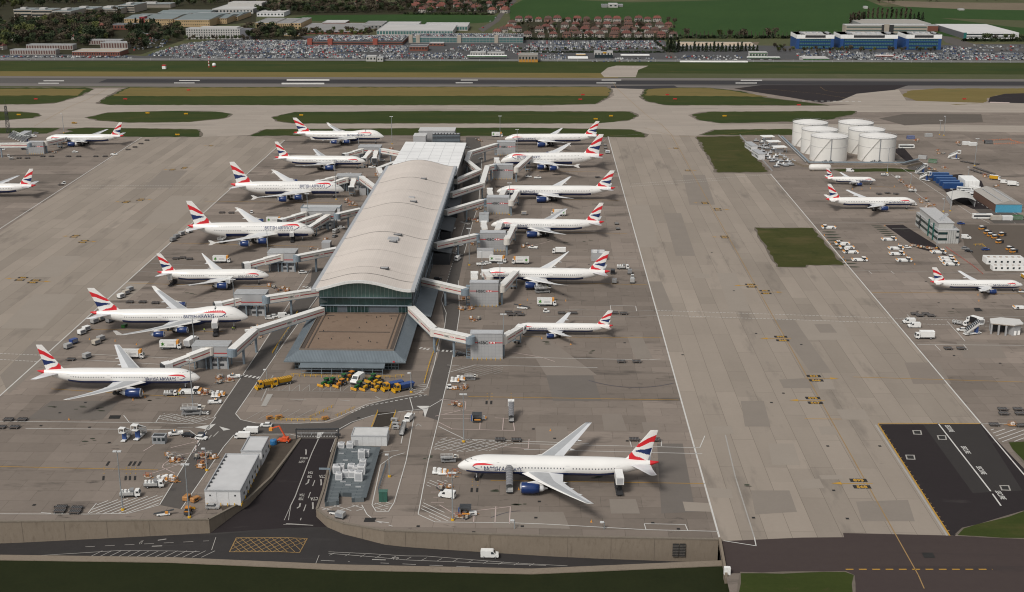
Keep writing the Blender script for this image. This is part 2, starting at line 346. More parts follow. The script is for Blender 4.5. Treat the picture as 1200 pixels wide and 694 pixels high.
pl=ground_mat('pale slab',(.245,.213,.180),(.300,.263,.224),[(.1,.3,1,1),(1,.2,1,1)])
pd=ground_mat('grey slab',(.190,.166,.142),(.245,.214,.184),[(.1,.3,1,1),(1,.2,1,1)])
rd=ground_mat('grey brown slab',(0.1867,0.1594,0.1366),(0.2318,0.1999,0.1714),[(.1,.3,1,1),(1,.2,1,1)])
dk=ground_mat('dark slab',(0.1254,0.1109,0.0990),(0.1650,0.1465,0.1307),[(.1,.3,1,1),(1,.2,1,1)])
for q,m in[([(932,374.5),(986,376),(1000,398.5),(946,398.5)],pl),([(954,380),(973,380),(981,390),(961,390)],pd),([(956,445),(974,445),(979,456.5),(960,456.5)],pl),
             ([(913,445),(950,443),(956,455),(918,455)],pd),([(834,500),(857,499),(860,508.5),(836,508.5)],pl),([(959,500),(979,500),(984,509.5),(962,509.5)],pl),([(960,557),(986,557),(989,562),(963,562)],pl),
             ([(935,563),(960,561),(966,572),(940,573)],pl),([(1003,588),(1064,586),(1072,611),(1010,611)],pd),([(811,320),(830,321),(833,326),(814,326)],pl),([(828,572),(857,573),(859,584),(832,583)],pl),
             ([(905,374),(930,374),(975,437),(950,437)],pd),([(612,395),(640,395),(700,440),(640,440)],rd),([(735,395),(752,394),(765,420),(745,421)],pd),([(640,440),(695,440),(705,470),(648,470)],dk),
             ([(705,485),(728,485),(735,505),(708,505)],pl),([(752,495),(770,495),(774,507),(755,507)],pl),([(714,585),(745,585),(750,602),(716,602)],pd),([(770,520),(800,520),(815,600),(775,602)],dk),
             ([(628,500),(664,500),(668,520),(628,520)],pl),([(575,600),(660,600),(668,620),(578,618)],pd),([(800,588),(832,590),(835,600),(803,599)],pl),([(130,330),(175,330),(150,352),(100,353)],pl),
             ([(200,230),(240,230),(205,262),(165,262)],pl),([(40,345),(90,345),(50,385),(0,385)],pl),([(0,440),(40,400),(80,400),(10,462)],pd),([(60,300),(95,300),(68,325),(30,325)],pl),([(190,200),(220,200),(200,220),(168,220)],pd),
             ([(60,470),(140,470),(120,492),(30,492)],dk),([(150,500),(190,500),(175,520),(130,522)],rd),([(800,205),(826,205),(838,240),(808,240)],pd),([(740,240),(760,240),(772,290),(748,290)],pl),([(778,250),(798,250),(815,300),(792,300)],pd),
             ([(840,320),(862,320),(880,365),(855,365)],pl),([(1060,425),(1100,425),(1115,450),(1070,450)],rd),([(1120,400),(1170,402),(1180,420),(1130,420)],rd),([(760,330),(775,330),(790,365),(772,365)],pd),
             ([(868,470),(895,470),(903,500),(873,500)],pd),([(900,520),(930,520),(938,545),(905,545)],pl),([(880,575),(925,575),(934,600),(885,603)],pd),([(980,480),(1012,480),(1020,492),(988,492)],pl)]:
    zone('slab_patch',q,rd if m is pl and q[0][1]>430 and q[0][0]<800 else m,.021)
def far(name,pts,m,z):return zone(name,pts,m,z)
far('field',[(598,24),(596,9),(620,-4),(1010,-2),(1040,10),(1100,21),(1180,31),(1260,38),(1260,44),(1110,43),(930,44),(790,43.5),(778,30),(756,24)],field,.05)
far('field',[(340,22),(370,16),(450,15.5),(540,17),(586,18.5),(577,26),(530,29),(470,27),(345,24)],field,.05)
far('field',[(900,10),(1060,8),(1260,10),(1260,26),(1060,20),(1010,12)],field,.06)
far('bare_field',[(1030,1),(1125,3),(1260,4),(1260,13),(1130,11),(1060,8)],earth,.08)
far('field',[(600,-3),(700,-8),(900,-8),(900,-1),(740,3)],land,.09)
far('car_park',[(-80,70.5),(-80,66),(20,64),(140,64),(170,66),(215,52),(250,47),(365,42),(640,42),(655,47),(775,46),(785,52),(1000,55),(1140,52),(1300,52),(1300,70.5)],park,.06)
far('road',[(-300,71.6),(-300,69.8),(1300,70),(1300,71.6)],asph,.09)
far('road',[(560,34),(566,38),(585,25),(594,12),(606,1),(601,0),(589,10),(578,25)],asph,.09)
far('road',[(768,50),(775,50),(787,60),(795,69),(785,69),(779,60)],asph,.1)
far('yard',[(795,49.8),(890,49.5),(886,55),(800,55)],earth,.1)
far('yard',[(1100,42),(1112,43),(1150,54),(1130,56),(1108,50)],asph,.1)
far('yard',[(1140,53.5),(1300,53.5),(1300,60),(1168,60)],rwy2,.1)
# ================================================================ the sunken road, ramp and retaining walls
_ZS=[(G(x,y).x,z)for x,y,z in[(-1400,618,-7.6),(0,612,-7.3),(245,609.5,-4.5),(340,609,-3.1),(385,609,-3.1),(437,620,-4.2),(479,623.5,-5.2),(700,630,-7),(842,633,-7.6),(1300,640,-7.8)]]
def zr(X):
    for(x0,a),(x1,b)in zip(_ZS,_ZS[1:]):
        if x0<=X<=x1:return a+(b-a)*(X-x0)/(x1-x0)
    return-7.6
roadn=[(-700,668),(-300,660),(0,655.5),(200,658),(400,666)]
wallbase_w=[Vector((e.x,e.y,zr(e.x)))for e in[G(-1400,618),G(-500,616),G(0,612),G(245,609.5)]]
wb_e=[Vector((e.x,e.y,zr(e.x)))for e in[G(*p)for p in WALLTOP_E]]
ramp=[(353,514,394,514,0),(336,537,386,540,-.45),(318,560,378,575,-1.3),(290,586,370.5,597,-2.3)]
RL=[G(x,y)for x,y,_,_,_ in ramp]+[wallbase_w[-1]];RR=[G(x,y)for _,_,x,y,_ in ramp]+[wb_e[0]]
def by_y(tb,Y,k):
    for p,q in zip(tb,tb[1:]):
        if q.y<=Y<=p.y:return p[k]+(q[k]-p[k])*(p.y-Y)/(p.y-q.y+1e-9)
    return tb[0][k]if Y>tb[0].y else tb[-1][k]
RZ=[Vector(((a.x+b.x)/2,(a.y+b.y)/2,r_[4]))for a,b,r_ in zip(RL,RR,ramp)]
farl=wallbase_w+wb_e
def edge_y(tb,X):
    for p,q in zip(tb,tb[1:]):
        if p.x<=X<=q.x:return p.y+(q.y-p.y)*(X-p.x)/(q.x-p.x+1e-9)
    return tb[0].y if X<tb[0].x else tb[-1].y
def roadz(X,Y):
    e=edge_y(farl,X);yj=RZ[-1].y
    if Y<=e:return zr(X)
    if Y>=yj:return by_y(RZ,Y,2)
    t=(Y-e)/(yj-e);return zr(X)+(RZ[-1].z-zr(X))*t
def GR(px,py):
    z=-4.0
    for _ in range(25):p=G(px,py,z);z+=(roadz(p.x,p.y)-z)*.7
    return G(px,py,z)
m=MB();NX,y0_,y1_=14,RZ[0].y,min(wallbase_w[-1].y,wb_e[0].y);NYY=60
for j in range(NYY+1):
    Y=y0_+(y1_-y0_)*j/NYY;xa,xb=by_y(RL,Y,0)+.1,by_y(RR,Y,0)-.1
    for i in range(NX+1):
        X=xa+(xb-xa)*i/NX;m.v.append((X,max(Y,edge_y(farl,X)),roadz(X,max(Y,edge_y(farl,X)))))
for j in range(NYY):
    for i in range(NX):q=j*(NX+1)+i;m.f.append((q,q+NX+1,q+NX+2,q+1));m.m.append(0)
struct('ramp_road',m,dasph)
def GR0(px,py):
    z=-5.0
    for _ in range(12):z=zr(G(px,py,z).x)
    return G(px,py,z)
roadn=[GR0(*q)for q in roadn]
e0=wb_e[-1]
e_last=Vector((e0.x,e0.y-9.0,zr(e0.x)))
mx_=(roadn[4].x+e_last.x)/2
near_pts=roadn+[Vector((mx_,(roadn[4].y+e_last.y)/2-1.0,zr(mx_))),e_last]
X=-600.0;m=MB();prv=None
while X<e0.x+60:
    c=(Vector((X,edge_y(near_pts,X),zr(X))),Vector((X,edge_y(farl,X),zr(X))))
    if prv:m.add([prv[0],c[0],c[1],prv[1]],[(0,1,2,3)])
    prv=c;X+=6.0
struct('access_road',m,ground_mat('access road asphalt',(.030,.028,.028),(.050,.046,.045),[(.04,.3,.3,2),(.4,.25,1,1)],stain=[(.15,.6,.72,(.075,.07,.067),.4,.2,2)]))
tops=[p.z+h for p,h in zip(near_pts,(1.2,1.2,1.3,1.2,1.0,2.6,5.6))]
vt=[Vector((-700,near_pts[0].y-3,tops[0]))]+[Vector((p.x,p.y-3,t))for p,t in zip(near_pts,tops)]
m=MB()
for a,b in zip(vt,vt[1:]):m.add([a,b,Vector((b.x,100,min(0,b.z+.8))),Vector((a.x,100,a.z+.8))],[(0,3,2,1)])
m.add([vt[-1],Vector((px1.x+2,vt[-1].y,0)),Vector((px1.x+2,100,-.4)),Vector((vt[-1].x,100,-1.1))],[(0,3,2,1)])
struct('verge',m,verge)
joint=mat('dark joint',(.12,.10,.08),.9)
def wall(pts,bots,label,thick=.6,cop=.35,joints=13.0):
    t=thing('retaining_wall',label,'wall',pts[len(pts)//2])
    o=t.location.copy();m=MB();c=MB();j=MB()
    for(a,b,za,zb)in zip(pts,pts[1:],bots,bots[1:]):
        a=a-o;b=b-o
        d=Vector((b.x-a.x,b.y-a.y,0));L=d.length;d.normalize();q=Vector((d.y,-d.x,0))*.05
        qq=Vector((d.y,-d.x,0))*thick
        za-=o.z;zb-=o.z
        A,B=Vector((a.x,a.y,za-.3)),Vector((b.x,b.y,zb-.3))
        a0,b0=Vector((a.x,a.y,a.z-.02)),Vector((b.x,b.y,b.z-.02))
        m.add([A+q,B+q,b0+q,a0+q,A-qq,B-qq,b0-qq,a0-qq],[(0,1,2,3),(5,4,7,6),(3,2,6,7)])
        c.add([a0+q*3,b0+q*3,b0-qq,a0-qq]+[v+Vector((0,0,cop))for v in(a0+q*3,b0+q*3,b0-qq,a0-qq)],[(0,1,5,4),(4,5,6,7),(1,2,6,5),(2,3,7,6),(3,0,4,7)])
        n=int(L//joints)
        for i in range(1,n+1):
            p=a+d*(i*joints-joints/2);z0=za+(zb-za)*i/(n+1);zt=a.z+(b.z-a.z)*i/(n+1)
            if zt-z0>1:j.bar(p+q*1.3-d*.05+Vector((0,0,0)),p+q*1.3+d*.05,.06,zt-z0-.1,0,z0-p.z)
    m.build('wall_face',wallc,t);c.build('coping',mat('coping',(.17,.145,.115),.9),t);j.build('joint_line',joint,t)
    return t
E3=[G(*p)for p in WALLTOP_W];wall(E3,[zr(p.x)for p in E3],'long weathered concrete retaining wall left of the ramp, below the striped stand corner')
RW=[G(*p)for p in[WALLTOP_W[-1]]+RAMP_W];wall(RW,[zr(RW[0].x),-2.3,-1.3,-.45,-.1],'tapering concrete wall up the left side of the ramp, beside the white warehouse')
RE=[G(*p)for p in RAMP_E+[WALLTOP_E[0]]];wall(RE,[-.1,-.45,-1.3,-2.3,zr(RE[-1].x)],'tapering concrete wall up the right side of the ramp, beside the grey plant deck')
WE=[G(*p)for p in WALLTOP_E];wall(WE,[zr(p.x)for p in WE],'long concrete retaining wall below the nearest airliner, from ramp to tunnel mouth')
t=thing('low_wall','low brown wall between the sunken road and the near grass','wall',near_pts[4]);o=t.location
m=MB()
for a,b,za,zb in zip(near_pts,near_pts[1:],tops,tops[1:]):
    A,B=a-o,b-o
    for(y0,y1)in((0,-3),):
        m.add([A,B,B+Vector((0,-3,0)),A+Vector((0,-3,0)),Vector((A.x,A.y,za-o.z+.25)),Vector((B.x,B.y,zb-o.z+.25)),Vector((B.x,B.y-3,zb-o.z+.25)),Vector((A.x,A.y-3,za-o.z+.25))],[(3,2,6,7),(0,4,5,1),(4,7,6,5)])
m.build('wall_face',wallc,t)
t=thing('tunnel_portal','concrete end wall with dark tunnel mouth under the crossing taxiway','tunnel portal',(e0.x,e0.y,0));o=t.location
A=Vector((e0.x+.35,e0.y,0));B=Vector((px1.x,px1.y-2,0))
m=MB();m.bar(A-o,B-o,.7,.9,0,-.05);m.bar(A-o,B-o,.5,1.4,0,-1.5);m.build('parapet',wallc,t)
m=MB();m.bar(B-o+Vector((0,-.2,0)),B-o+Vector((0,3.0,0)),.8,7.5,0,-7.5);m.build('side_pier',wallc,t)
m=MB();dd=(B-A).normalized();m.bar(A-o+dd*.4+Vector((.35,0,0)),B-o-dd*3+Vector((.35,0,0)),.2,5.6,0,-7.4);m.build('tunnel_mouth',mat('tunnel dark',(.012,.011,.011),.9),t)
m=MB();m.box(-.9,.9,-.6,.6,0,2.2);q=m.build('control_box',mat('white box paint',(.7,.7,.68),.5),t);q.location=B-o+Vector((.4,1.6,.02))
for i,xx in enumerate((792,800)):
    e=G(xx,632.2);t=thing('wall_vent','left of two dark slatted vents in the wall near the tunnel' if not i else'right of two dark slatted vents in the wall near the tunnel','vent',(e.x,e.y-.45,-5.4),0)
    m=MB().box(-.9,.9,-.06,.1,0,4.2);m.build('backing',mat('vent dark',(.02,.02,.02),.8),t)
    m=MB();[m.box(-.9,.9,-.14,-.06,k*.52,k*.52+.18)for k in range(8)];m.build('louvre',mat('vent louvre',(.10,.09,.08),.7),t)
# ================================================================ PAINT ON THE GROUND
PW=ground_mat('white road paint',(.42,.41,.39),(.62,.61,.58),[(.3,.4,1,1),(3,.3,1,1)])
PWf=ground_mat('faded white paint',(.27,.255,.235),(.38,.365,.34),[(.3,.4,1,1),(3,.3,1,1)])
PP=ground_mat('pink white paint',(.40,.31,.285),(.54,.45,.42),[(.3,.4,1,1)])
PY=ground_mat('yellow paint',(.36,.20,.035),(.50,.29,.05),[(.3,.4,1,1)])
PYf=ground_mat('worn yellow paint',(.25,.165,.087),(.33,.215,.08),[(.3,.4,1,1)])
PK=mat('black paint',(.018,.017,.016),.8)
mw,mf,mp,my,mk,myf=MB(),MB(),MB(),MB(),MB(),MB()
ZP=.082
def gp(pts,z=ZP):return[G(a,b)+Vector((0,0,z))for a,b in pts]
def ln(pts,wd=.3,b=None,closed=False,z=ZP):(b or mw).stroke(gp(pts,z),wd,0,closed)
def dash(pts,wd,on,off,b=None,z=ZP,world=False):
    P=[Vector(p)for p in pts]if world else gp(pts,z)
    b=b or mw;acc=0.0;draw=True
    for a,c in zip(P,P[1:]):
        d=c-a;L=d.length;d.normalize();s=0.0
        while s<L-1e-6:
            need=(on if draw else off)-acc;e=min(need,L-s)
            if draw:b.stroke([a+d*s,a+d*(s+e)],wd)
            s+=e;acc+=e
            if acc>=(on if draw else off)-1e-6:draw=not draw;acc=0.0
def hatch(poly,step,wd,ang,b=None):
    """parallel painted bars clipped to a convex polygon of ground points"""
    P=gp(poly);b=b or mw
    u=Vector((math.cos(ang),math.sin(ang),0));n=Vector((-u.y,u.x,0))
    lo=min(p.dot(n)for p in P);hi=max(p.dot(n)for p in P);k=lo+step/2
    while k<hi:
        xs=[]
        for a,c in zip(P,P[1:]+P[:1]):
            da,dc=a.dot(n)-k,c.dot(n)-k
            if da*dc<0:xs.append(a+(c-a)*(da/(da-dc)))
        if len(xs)>=2:
            xs.sort(key=lambda q:q.dot(u));b.stroke([xs[0],xs[-1]],wd)
        k+=step
def gtext(s,px,py,size,ang,b,z=.088,zg=0.0,stretch=1.0,centre=True):
    v,f,wd=text_mesh(s,size,size*.02,0)
    o=G(px,py,zg)+Vector((0,0,z));u=Vector((math.cos(ang),math.sin(ang),0));n=Vector((-u.y,u.x,0))
    b.add([o+u*(x-(wd/2 if centre else 0))+n*y*stretch for x,y in v],f)
for a,c in[((712.5,160),(843,630)),((903,204),(1150,497)),((333.5,164.5),(0,464)),((166,161),(-60,307))]:ln([a,c],.55)
ln([(1150,497),(1186,540),(1215,574)],.5);ln([(0,464),(-120,572)],.5)
ln([(848,634),(886,640),(884,630)],.3);ln([(884,630),(862,560),(850,510)],.45,mf)
ln([(700,175),(712.5,160),(757,157)],.25,mf)
ln([(718,96),(722,103),(745,124),(760,137),(775,146),(787,158),(826,229),(933,419),(1076,674),(1083,690)],.32,myf)
ln([(755,150),(790,160),(830,160),(900,152)],.3,myf)
for yy in(126.6,147.4):ln([(-200,yy),(1400,yy)],.3,mf)
ln([(126,104),(104,116),(80,126),(55,140),(40,148)],.3,myf)
ln([(860,104),(905,105),(960,110),(1010,118)],.3,myf)
ln([(961,102),(967,106),(980,108.4),(1000,109)],.3,myf)
def bars(x0,x1,y0,y1,w0):zone('touchdown_bar',[(x0,y0-w0),(x1,y0-w0),(x1,y0+w0),(x0,y0+w0)],PW,.075);zone('touchdown_bar',[(x0-6,y1-w0),(x1-6,y1-w0),(x1-6,y1+w0),(x0-6,y1+w0)],PW,.075)
bars(336,386,93.9,98.1,.9);bars(51,75,94.9,97.7,.45);bars(210,234,94.5,97.4,.45);bars(540,560,94,97.3,.45);bars(705,728,94,97.4,.45);bars(868,893,94.2,97.5,.5)
dash([G(716,78.6)+Vector((0,0,.08)),G(756,78.9)+Vector((0,0,.08))],1.6,2.5,2.5,mw,world=True)
dash([G(940,118.5)+Vector((0,0,.08)),G(1010,118.9)+Vector((0,0,.08))],2.4,3,3,mw,world=True)
zone('stop_bar',[(1160,119.6),(1183,120.2),(1183,121.3),(1160,120.7)],PP,.092)
for x0,y0,x1,y1 in[(766,364,1200,378),(768,369.5,1200,384),(740,215.8,903,204.8),(738,218.7,850,211)]:dash([(x0,y0),(x1,y1)],.35,1.2,.5)
for x0,y0,x1,y1 in[(0,414.5,47,416.5),(0,421.5,44,424),(96,218,280,217),(92,221,262,220.5)]:dash([(x0,y0),(x1,y1)],.35,1.2,.5)
for a,c in[((60,456),(218,466)),((100,386),(262,389)),((146,332),(340,337)),((200,285),(372,289)),((240,236),(400,238)),((0,547),(185,551)),((549,465),(795,469)),((575,563.3),(826,567)),
             ((612,395),(775,396)),((588,330),(758,334)),((600,271),(735,274)),((610,233),(725,235)),((615,200),(718,202)),((1022,343),(1200,344)),((1020,218),(1060,221)),((1060,246),(1085,249)),((1000,442),(1200,448))]:ln([a,c],.28,my)
for cx,cy in[(571,465),(576.5,465),(599,464.5)]:
    for k in(-3.2,0,3.2):ln([(cx-.6,cy+k),(cx+.6,cy+k)],.5,my)
    ln([(cx-.7,cy+5),(cx-1,cy+9)],.8,mk)
for cx,cy in[(122,551),(148,551),(153,551),(159,551),(553.5,565),(560,565)]:
    for k in(-3,0,4):ln([(cx-.6,cy+k),(cx+.6,cy+k)],.45,my)
    ln([(cx+3,cy-5),(cx+6,cy-10)],.8,mk);ln([(cx-.6,cy+7),(cx-1,cy+12)],.7,mk)
for pts in[[(100,415),(285,424)],[(100,422),(235,430)],[(0,494),(40,494.5),(180,495.5),(224,497),(252,489)],[(30,502.5),(180,503.5),(222,504.5),(236,515)],[(0,602.5),(105,602.8),(150,602),(187,592),(240,505.6),(253,489)],
            [(603,520),(820,525),(826,511)],[(514,500),(545,515),(690,520)],[(614,527),(823,532)],[(490,603),(510,612),(600,613),(640,614.5),(755,621),(841,623)],[(535,411),(560,418),(760,422),(774,421)],[(640,362),(740,365),(768,364)],
            [(640,371),(740,371),(770,370)],[(600,313),(750,316)],[(610,300),(745,303)],[(1045,268),(1100,268)],[(960,261),(1060,261)],[(1000,317),(1150,320),(1200,321)],[(1055,373),(1200,371)],[(1075,404),(1200,405)],[(1195,497),(1150,497)],
            [(163,308),(340,317)],[(158,318),(290,326)],[(220,260),(330,263)],[(130,356),(280,362)],[(148,352),(270,356)],[(280,212),(360,213)],[(310,180),(410,181)]]:
    ln(pts,.3,mf if pts[0][1]<400 else mw)
for pts in[[(145,487),(152,496)],[(188,487),(182,496)],[(60,602),(48,601)],[(738,516),(740,524)],[(775,517),(775,523)],[(737,516),(776,517)],[(755,614),(757,621)],[(803,615),(806,622)],[(755,614),(804,615)],[(715,358),(745,359)],[(715,358),(716,364)],[(745,359),(746,365)],[(1018,318),(1022,321)],[(1044,318),(1048,321)],[(1063,369),(1070,376)],[(1110,377),(1131,400)],[(1095,404),(1102,411)],[(1129,404),(1134,410)]]:
    ln(pts,.28)
for pts in[[(510,488),(545,480),(546,471),(515,468)],[(514,495),(530,503),(603,505),(601,491),(580,490)],[(563,491),(562,504)],[(590,490),(589,504)],[(620,515),(619,526),(580,523)],[(556,599),(598,594),(597,614)],[(556,599),(555,613)],[(581,594),(580,613)],[(515,592),(530,601),(545,610)],
            [(168,529),(202,508),(232,516),(228,530),(205,535),(192,544),(190,548),(205,555)],[(200,525),(230,518)],[(172,557),(212,544)],[(556,411),(596,411)],[(600,413),(635,419),(650,424)],[(545,396),(568,399),(566,408)],[(590,334),(616,324)],[(625,288),(660,279)]]:ln(pts,.28,mp)
for k in range(3):ln([(519,481+k*5),(555,481+k*5)],.25,mp)
for pts in[[(525,577),(505,577)],[(522,583),(508,583)],[(520,589),(505,589)]]:ln(pts,.25,mp)
hatch([(184,492),(192,485),(222,486),(246,489),(224,496)],1.7,.28,R(40));hatch([(184,492),(192,485),(222,486),(246,489),(224,496)],2.6,.22,R(-20))
hatch([(103,602),(118,588),(192,580),(185,592),(150,602)],1.7,.35,R(50));ln([(103,602),(113,590)],.28)
hatch([(192,544),(205,541),(222,539),(205,546)],1.6,.28,R(30))
hatch([(511,519),(520,513),(578,516),(602,520),(580,528),(540,530),(507,527)],2.0,.25,R(38));hatch([(511,519),(520,513),(578,516),(602,520),(580,528),(540,530),(507,527)],2.6,.2,R(-30))
hatch([(493,598),(497,586),(520,600),(530,611),(512,611)],1.6,.28,R(-42));hatch([(499,570),(502,563),(525,563),(522,572)],1.6,.25,R(-40))
hatch([(525,432),(556,428),(590,429),(588,437),(555,442)],1.8,.22,R(40),mf);ln([(525,437),(556,428),(700,431)],.28)
hatch([(1160,503),(1210,503),(1210,517),(1172,518)],2.2,.35,R(35));hatch([(478,457),(498,448),(503,455),(492,464)],2.0,.3,R(20))
hatch([(379,592),(424,592),(428,599),(375,598)],3.2,.25,R(35));hatch([(379,592),(424,592),(428,599),(375,598)],3.2,.25,R(-30));hatch([(437,590),(461,588),(452,599),(441,598)],2.4,.25,R(35));hatch([(437,590),(461,588),(452,599),(441,598)],2.4,.25,R(-30))
for pts in[[(364,316),(301,415),(289,433),(251,488.5)],[(524,329),(517,352),(523,367),(521,383),(515,398),(509,427),(504,443),(500,455),(488,462),(470,465),(430,474),(412,482),(395,490),(380,495),(350,496.5),(300,496),(282,492),(276,485),(283,475),(305.5,442),(326,412),(372,348)],
            [(537,329),(538.5,367),(533.5,401),(528,431),(519,468),(513.6,493),(502,540),(490,603)],[(544,297),(554,260),(561,240),(565,184)],[(534,295),(545,262)],[(519,468),(500,479),(470,482.5),(437,487)],[(437,487),(412,495),(394,505)],
            [(274,510),(262,524),(243,552),(212,597)],[(275,510),(300,509),(340,509),(352,512)],[(486,484),(476,540),(462,589),(455,600),(441,600),(436,592),(446,545),(460,535),(474,531)],[(424,592),(430,603),(440,611),(456,613)],[(480,466),(484,480),(474,500),(470,520)],[(1046,190),(1140,252),(1160,262)],[(1073,186),(1210,262)],[(1044,204),(1115,258)]]:ln(pts,.3)
for pts in[[(246,500),(228,530)],[(524,329),(545,262),(549,240)],[(474,500),(478,487)],[(440,611),(460,617)]]:dash(pts,.3,2.5,2.5)
dash([(500,463),(430,476),(412,484)],.5,1.2,.8);dash([(1062,190),(1190,262)],.3,3,4)
for a,c in[((283,440),(304,443)),((513,411),(534,412)),((492,408),(504,410)),((540,260),(550,263)),((530,296),(541,299)),((355,336),(370,338))]:dash([a,c],2.2,.9,.9)
dash([(353,511.5),(394,511.5)],.7,.5,.5)
mw.sheet(gp([(228,501),(253,497),(245,504)]));mw.sheet(gp([(257,500),(270,503.5),(262,505)]));mw.sheet(gp([(488,476),(503,476),(498,490),(496,481)]));mw.sheet(gp([(372,507),(380,506.5),(374,514),(371,514)]))
for pts in[[(230,496),(242,497)],[(244,515),(248,510)],[(250,512),(256,506)],[(208,501),(226,501)],[(432,470),(446,468),(440,465)],[(340,468),(359,469)],[(398,469),(410,470)],[(487,500),(490,497),(494,500)],[(524,428),(538,429)],[(320,440),(306,470)],[(443,533),(449,530),(467,528)],[(432,504),(470,497)]]:ln(pts,.45,mf)
mf.sheet(gp([(313,462),(320,462),(312,476),(306,476)]))
for x in range(306,420,12):ln([(x,458),(x+9,451),(x+9,458.5)],.22,mf)
ln([(306,457.5),(380,459),(450,461)],.22,mf)
for k in range(6):ln([(288+k*14,492),(310+k*14,480)],.22,mf)
def onramp(px,py):return GR(px,py)+Vector((0,0,.08))
def drape(P,closed=False):
    Q=[];P=[Vector(p)for p in P]+([Vector(P[0])]if closed else[])
    for a,b in zip(P,P[1:]):
        n=max(1,int((b-a).length/1.5))
        for k in range(n):Q.append(a+(b-a)*k/n)
    Q.append(P[-1])
    for q in Q:q.z=roadz(q.x,q.y)+.08
    return Q
rw=MB()
cl=[onramp(*p)for p in[(373,515),(366,530),(357,553),(346,582),(340,594)]];rw.stroke(drape(cl),.35)
rw.stroke(drape([onramp(*p)for p in[(346,582),(333,610)]]),.2);rw.stroke(drape([onramp(*p)for p in[(341,592),(338,610)]]),.2)
dash([onramp(*p)for p in[(369,563),(362,582),(352,610)]],.3,4,4,rw,world=True)
rw.stroke(drape([onramp(*p)for p in[(393,514),(387,530)]]),.25);rw.stroke(drape([onramp(335,614),onramp(367,616)]),.4)
def rtext(s,px,py,size,flip,dirp):
    v,f,wd=text_mesh(s,size,size*.03,0);o=onramp(px,py);up=(onramp(*dirp)-o).normalized()
    if flip:up=-up
    ri=Vector((up.y,-up.x,0)).normalized()
    rw.add([o+ri*(x-wd/2)+up*y*2.3 for x,y in v],f)
rtext('TURN',355.5,538.5,1.0,False,(362,520));rtext('LEFT',353.5,542.8,1.0,False,(360,524))
for tx,yy,x in(('T5A',553,364.5),('T5B',557.5,363.5),('T5A',579,354.5),('T5B',583.5,353.5)):rtext(tx,x,yy,1.0,True,(x+7,yy-18))
rtext('CTA',378.5,557,1.25,True,(381,540));rtext('CTA',368.5,583,1.25,True,(372,566))
for pts in[[(358.5,533),(358.8,529),(358.3,527)],[(362,562),(361,566),(358,568)],[(352,590),(351,594),(348,596)],[(376,562),(376.5,566),(376.3,569)],[(366.5,589),(366.8,594),(366.5,597)]]:rw.stroke(drape([onramp(*p)for p in pts]),.5)
struct('white_ramp_markings',rw,PWf)
lw_,ly_=MB(),MB()
def lp(pts):return[GR(a,b)+Vector((0,0,.05))for a,b in pts]
for pts in[[(20,653),(140,645.5),(200,646),(234,647)],[(248,645),(253,630)],[(368,666),(374,651)],[(385,647),(500,652),(600,660),(665,663.5)],[(385,648.8),(640,663)],[(332,615),(366,616)],[(242,664),(316,666),(368,667)]]:lw_.stroke(drape(lp(pts)),.22)
for k in range(13):lw_.stroke(drape(lp([(120+k*11-((k*11)*.9-60)*.0,645.8),(104+k*11,653.5)])),.25)
for k in range(14):lw_.stroke(drape(lp([(392+k*18,648.3+k*.95),(386+k*18,651.2+k*.95)])),.2)
dash(lp([(100,641),(245,634)]),.2,3,3,lw_,world=True);dash(lp([(376,657),(470,661),(600,667)]),.25,4,4,lw_,world=True)
for pts in[[(195,632),(185,633.5)],[(190,640),(178,640.5)],[(452,656.5),(436,656)]]:lw_.stroke(drape(lp(pts)),.5)
box=[(277,630.5),(360,631.5),(351,648),(269,647)]
P4=lp(box);ly_.stroke(drape(P4,True),.28)
A,B,C_,D=P4
n=9
for i in range(n+3):
    for sgn in(1,-1):
        t0=(i-1.5)/n;t1=t0+sgn*.33
        for q in[(t0,t1)]:
            s0,s1=0.0,1.0;x0,x1=q
            if x0<0 and x1<0 or x0>1 and x1>1:continue
            def clip(t,lim):return(lim-x0)/(x1-x0)
            if x0<0:s0=clip(0,0)
            if x0>1:s0=clip(0,1)
            if x1<0:s1=clip(0,0)
            if x1>1:s1=clip(0,1)
            def pt(s):
                x=x0+(x1-x0)*s;top=A+(B-A)*x;bot=D+(C_-D)*x;return top+(bot-top)*s
            ly_.stroke(drape([pt(s0),pt(s1)]),.22)
gtext('T5',463,656,2.0,0,lw_,.10,zr(G(463,656,-5).x));gtext('CTA',167,636,1.2,math.pi/2,lw_,.10,zr(G(167,636,-5).x))
struct('white_road_markings',lw_,PWf);struct('yellow_box_junction',ly_,PYf)
TH0=R(1.0)
def stand_sign(px,py,top,bot,d,sc=1.0):
    o=G(px,py);x=Vector((1,0,0))
    for s,dy in((top,2.1),(bot,-5.1)):
        v,f,wd=text_mesh(s,3.4*sc,.12,0)
        cx=o+Vector((0,dy*sc,0))
        [mk.add([cx+Vector(((dx+kx)*sc,ddy*sc,.086))for dx,ddy in((-1.25,-.3),(1.25,-.3),(1.25,3.3),(-1.25,3.3))],[(0,1,2,3)])for kx in(-2.9,0,2.9)]
        my.add([cx+Vector((a-wd/2,b*.95+.3,.092))for a,b in v],f)
    my.add([o+Vector((a*d*sc,b*sc,.088))for a,b in((-6,-.25),(9,-.25),(9,.25),(-6,.25))],[(0,1,2,3)])
    my.add([o+Vector((a*d*sc,b*sc,.0885))for a,b in((9,-1.5),(14,0),(9,1.5))],[(0,1,2)])
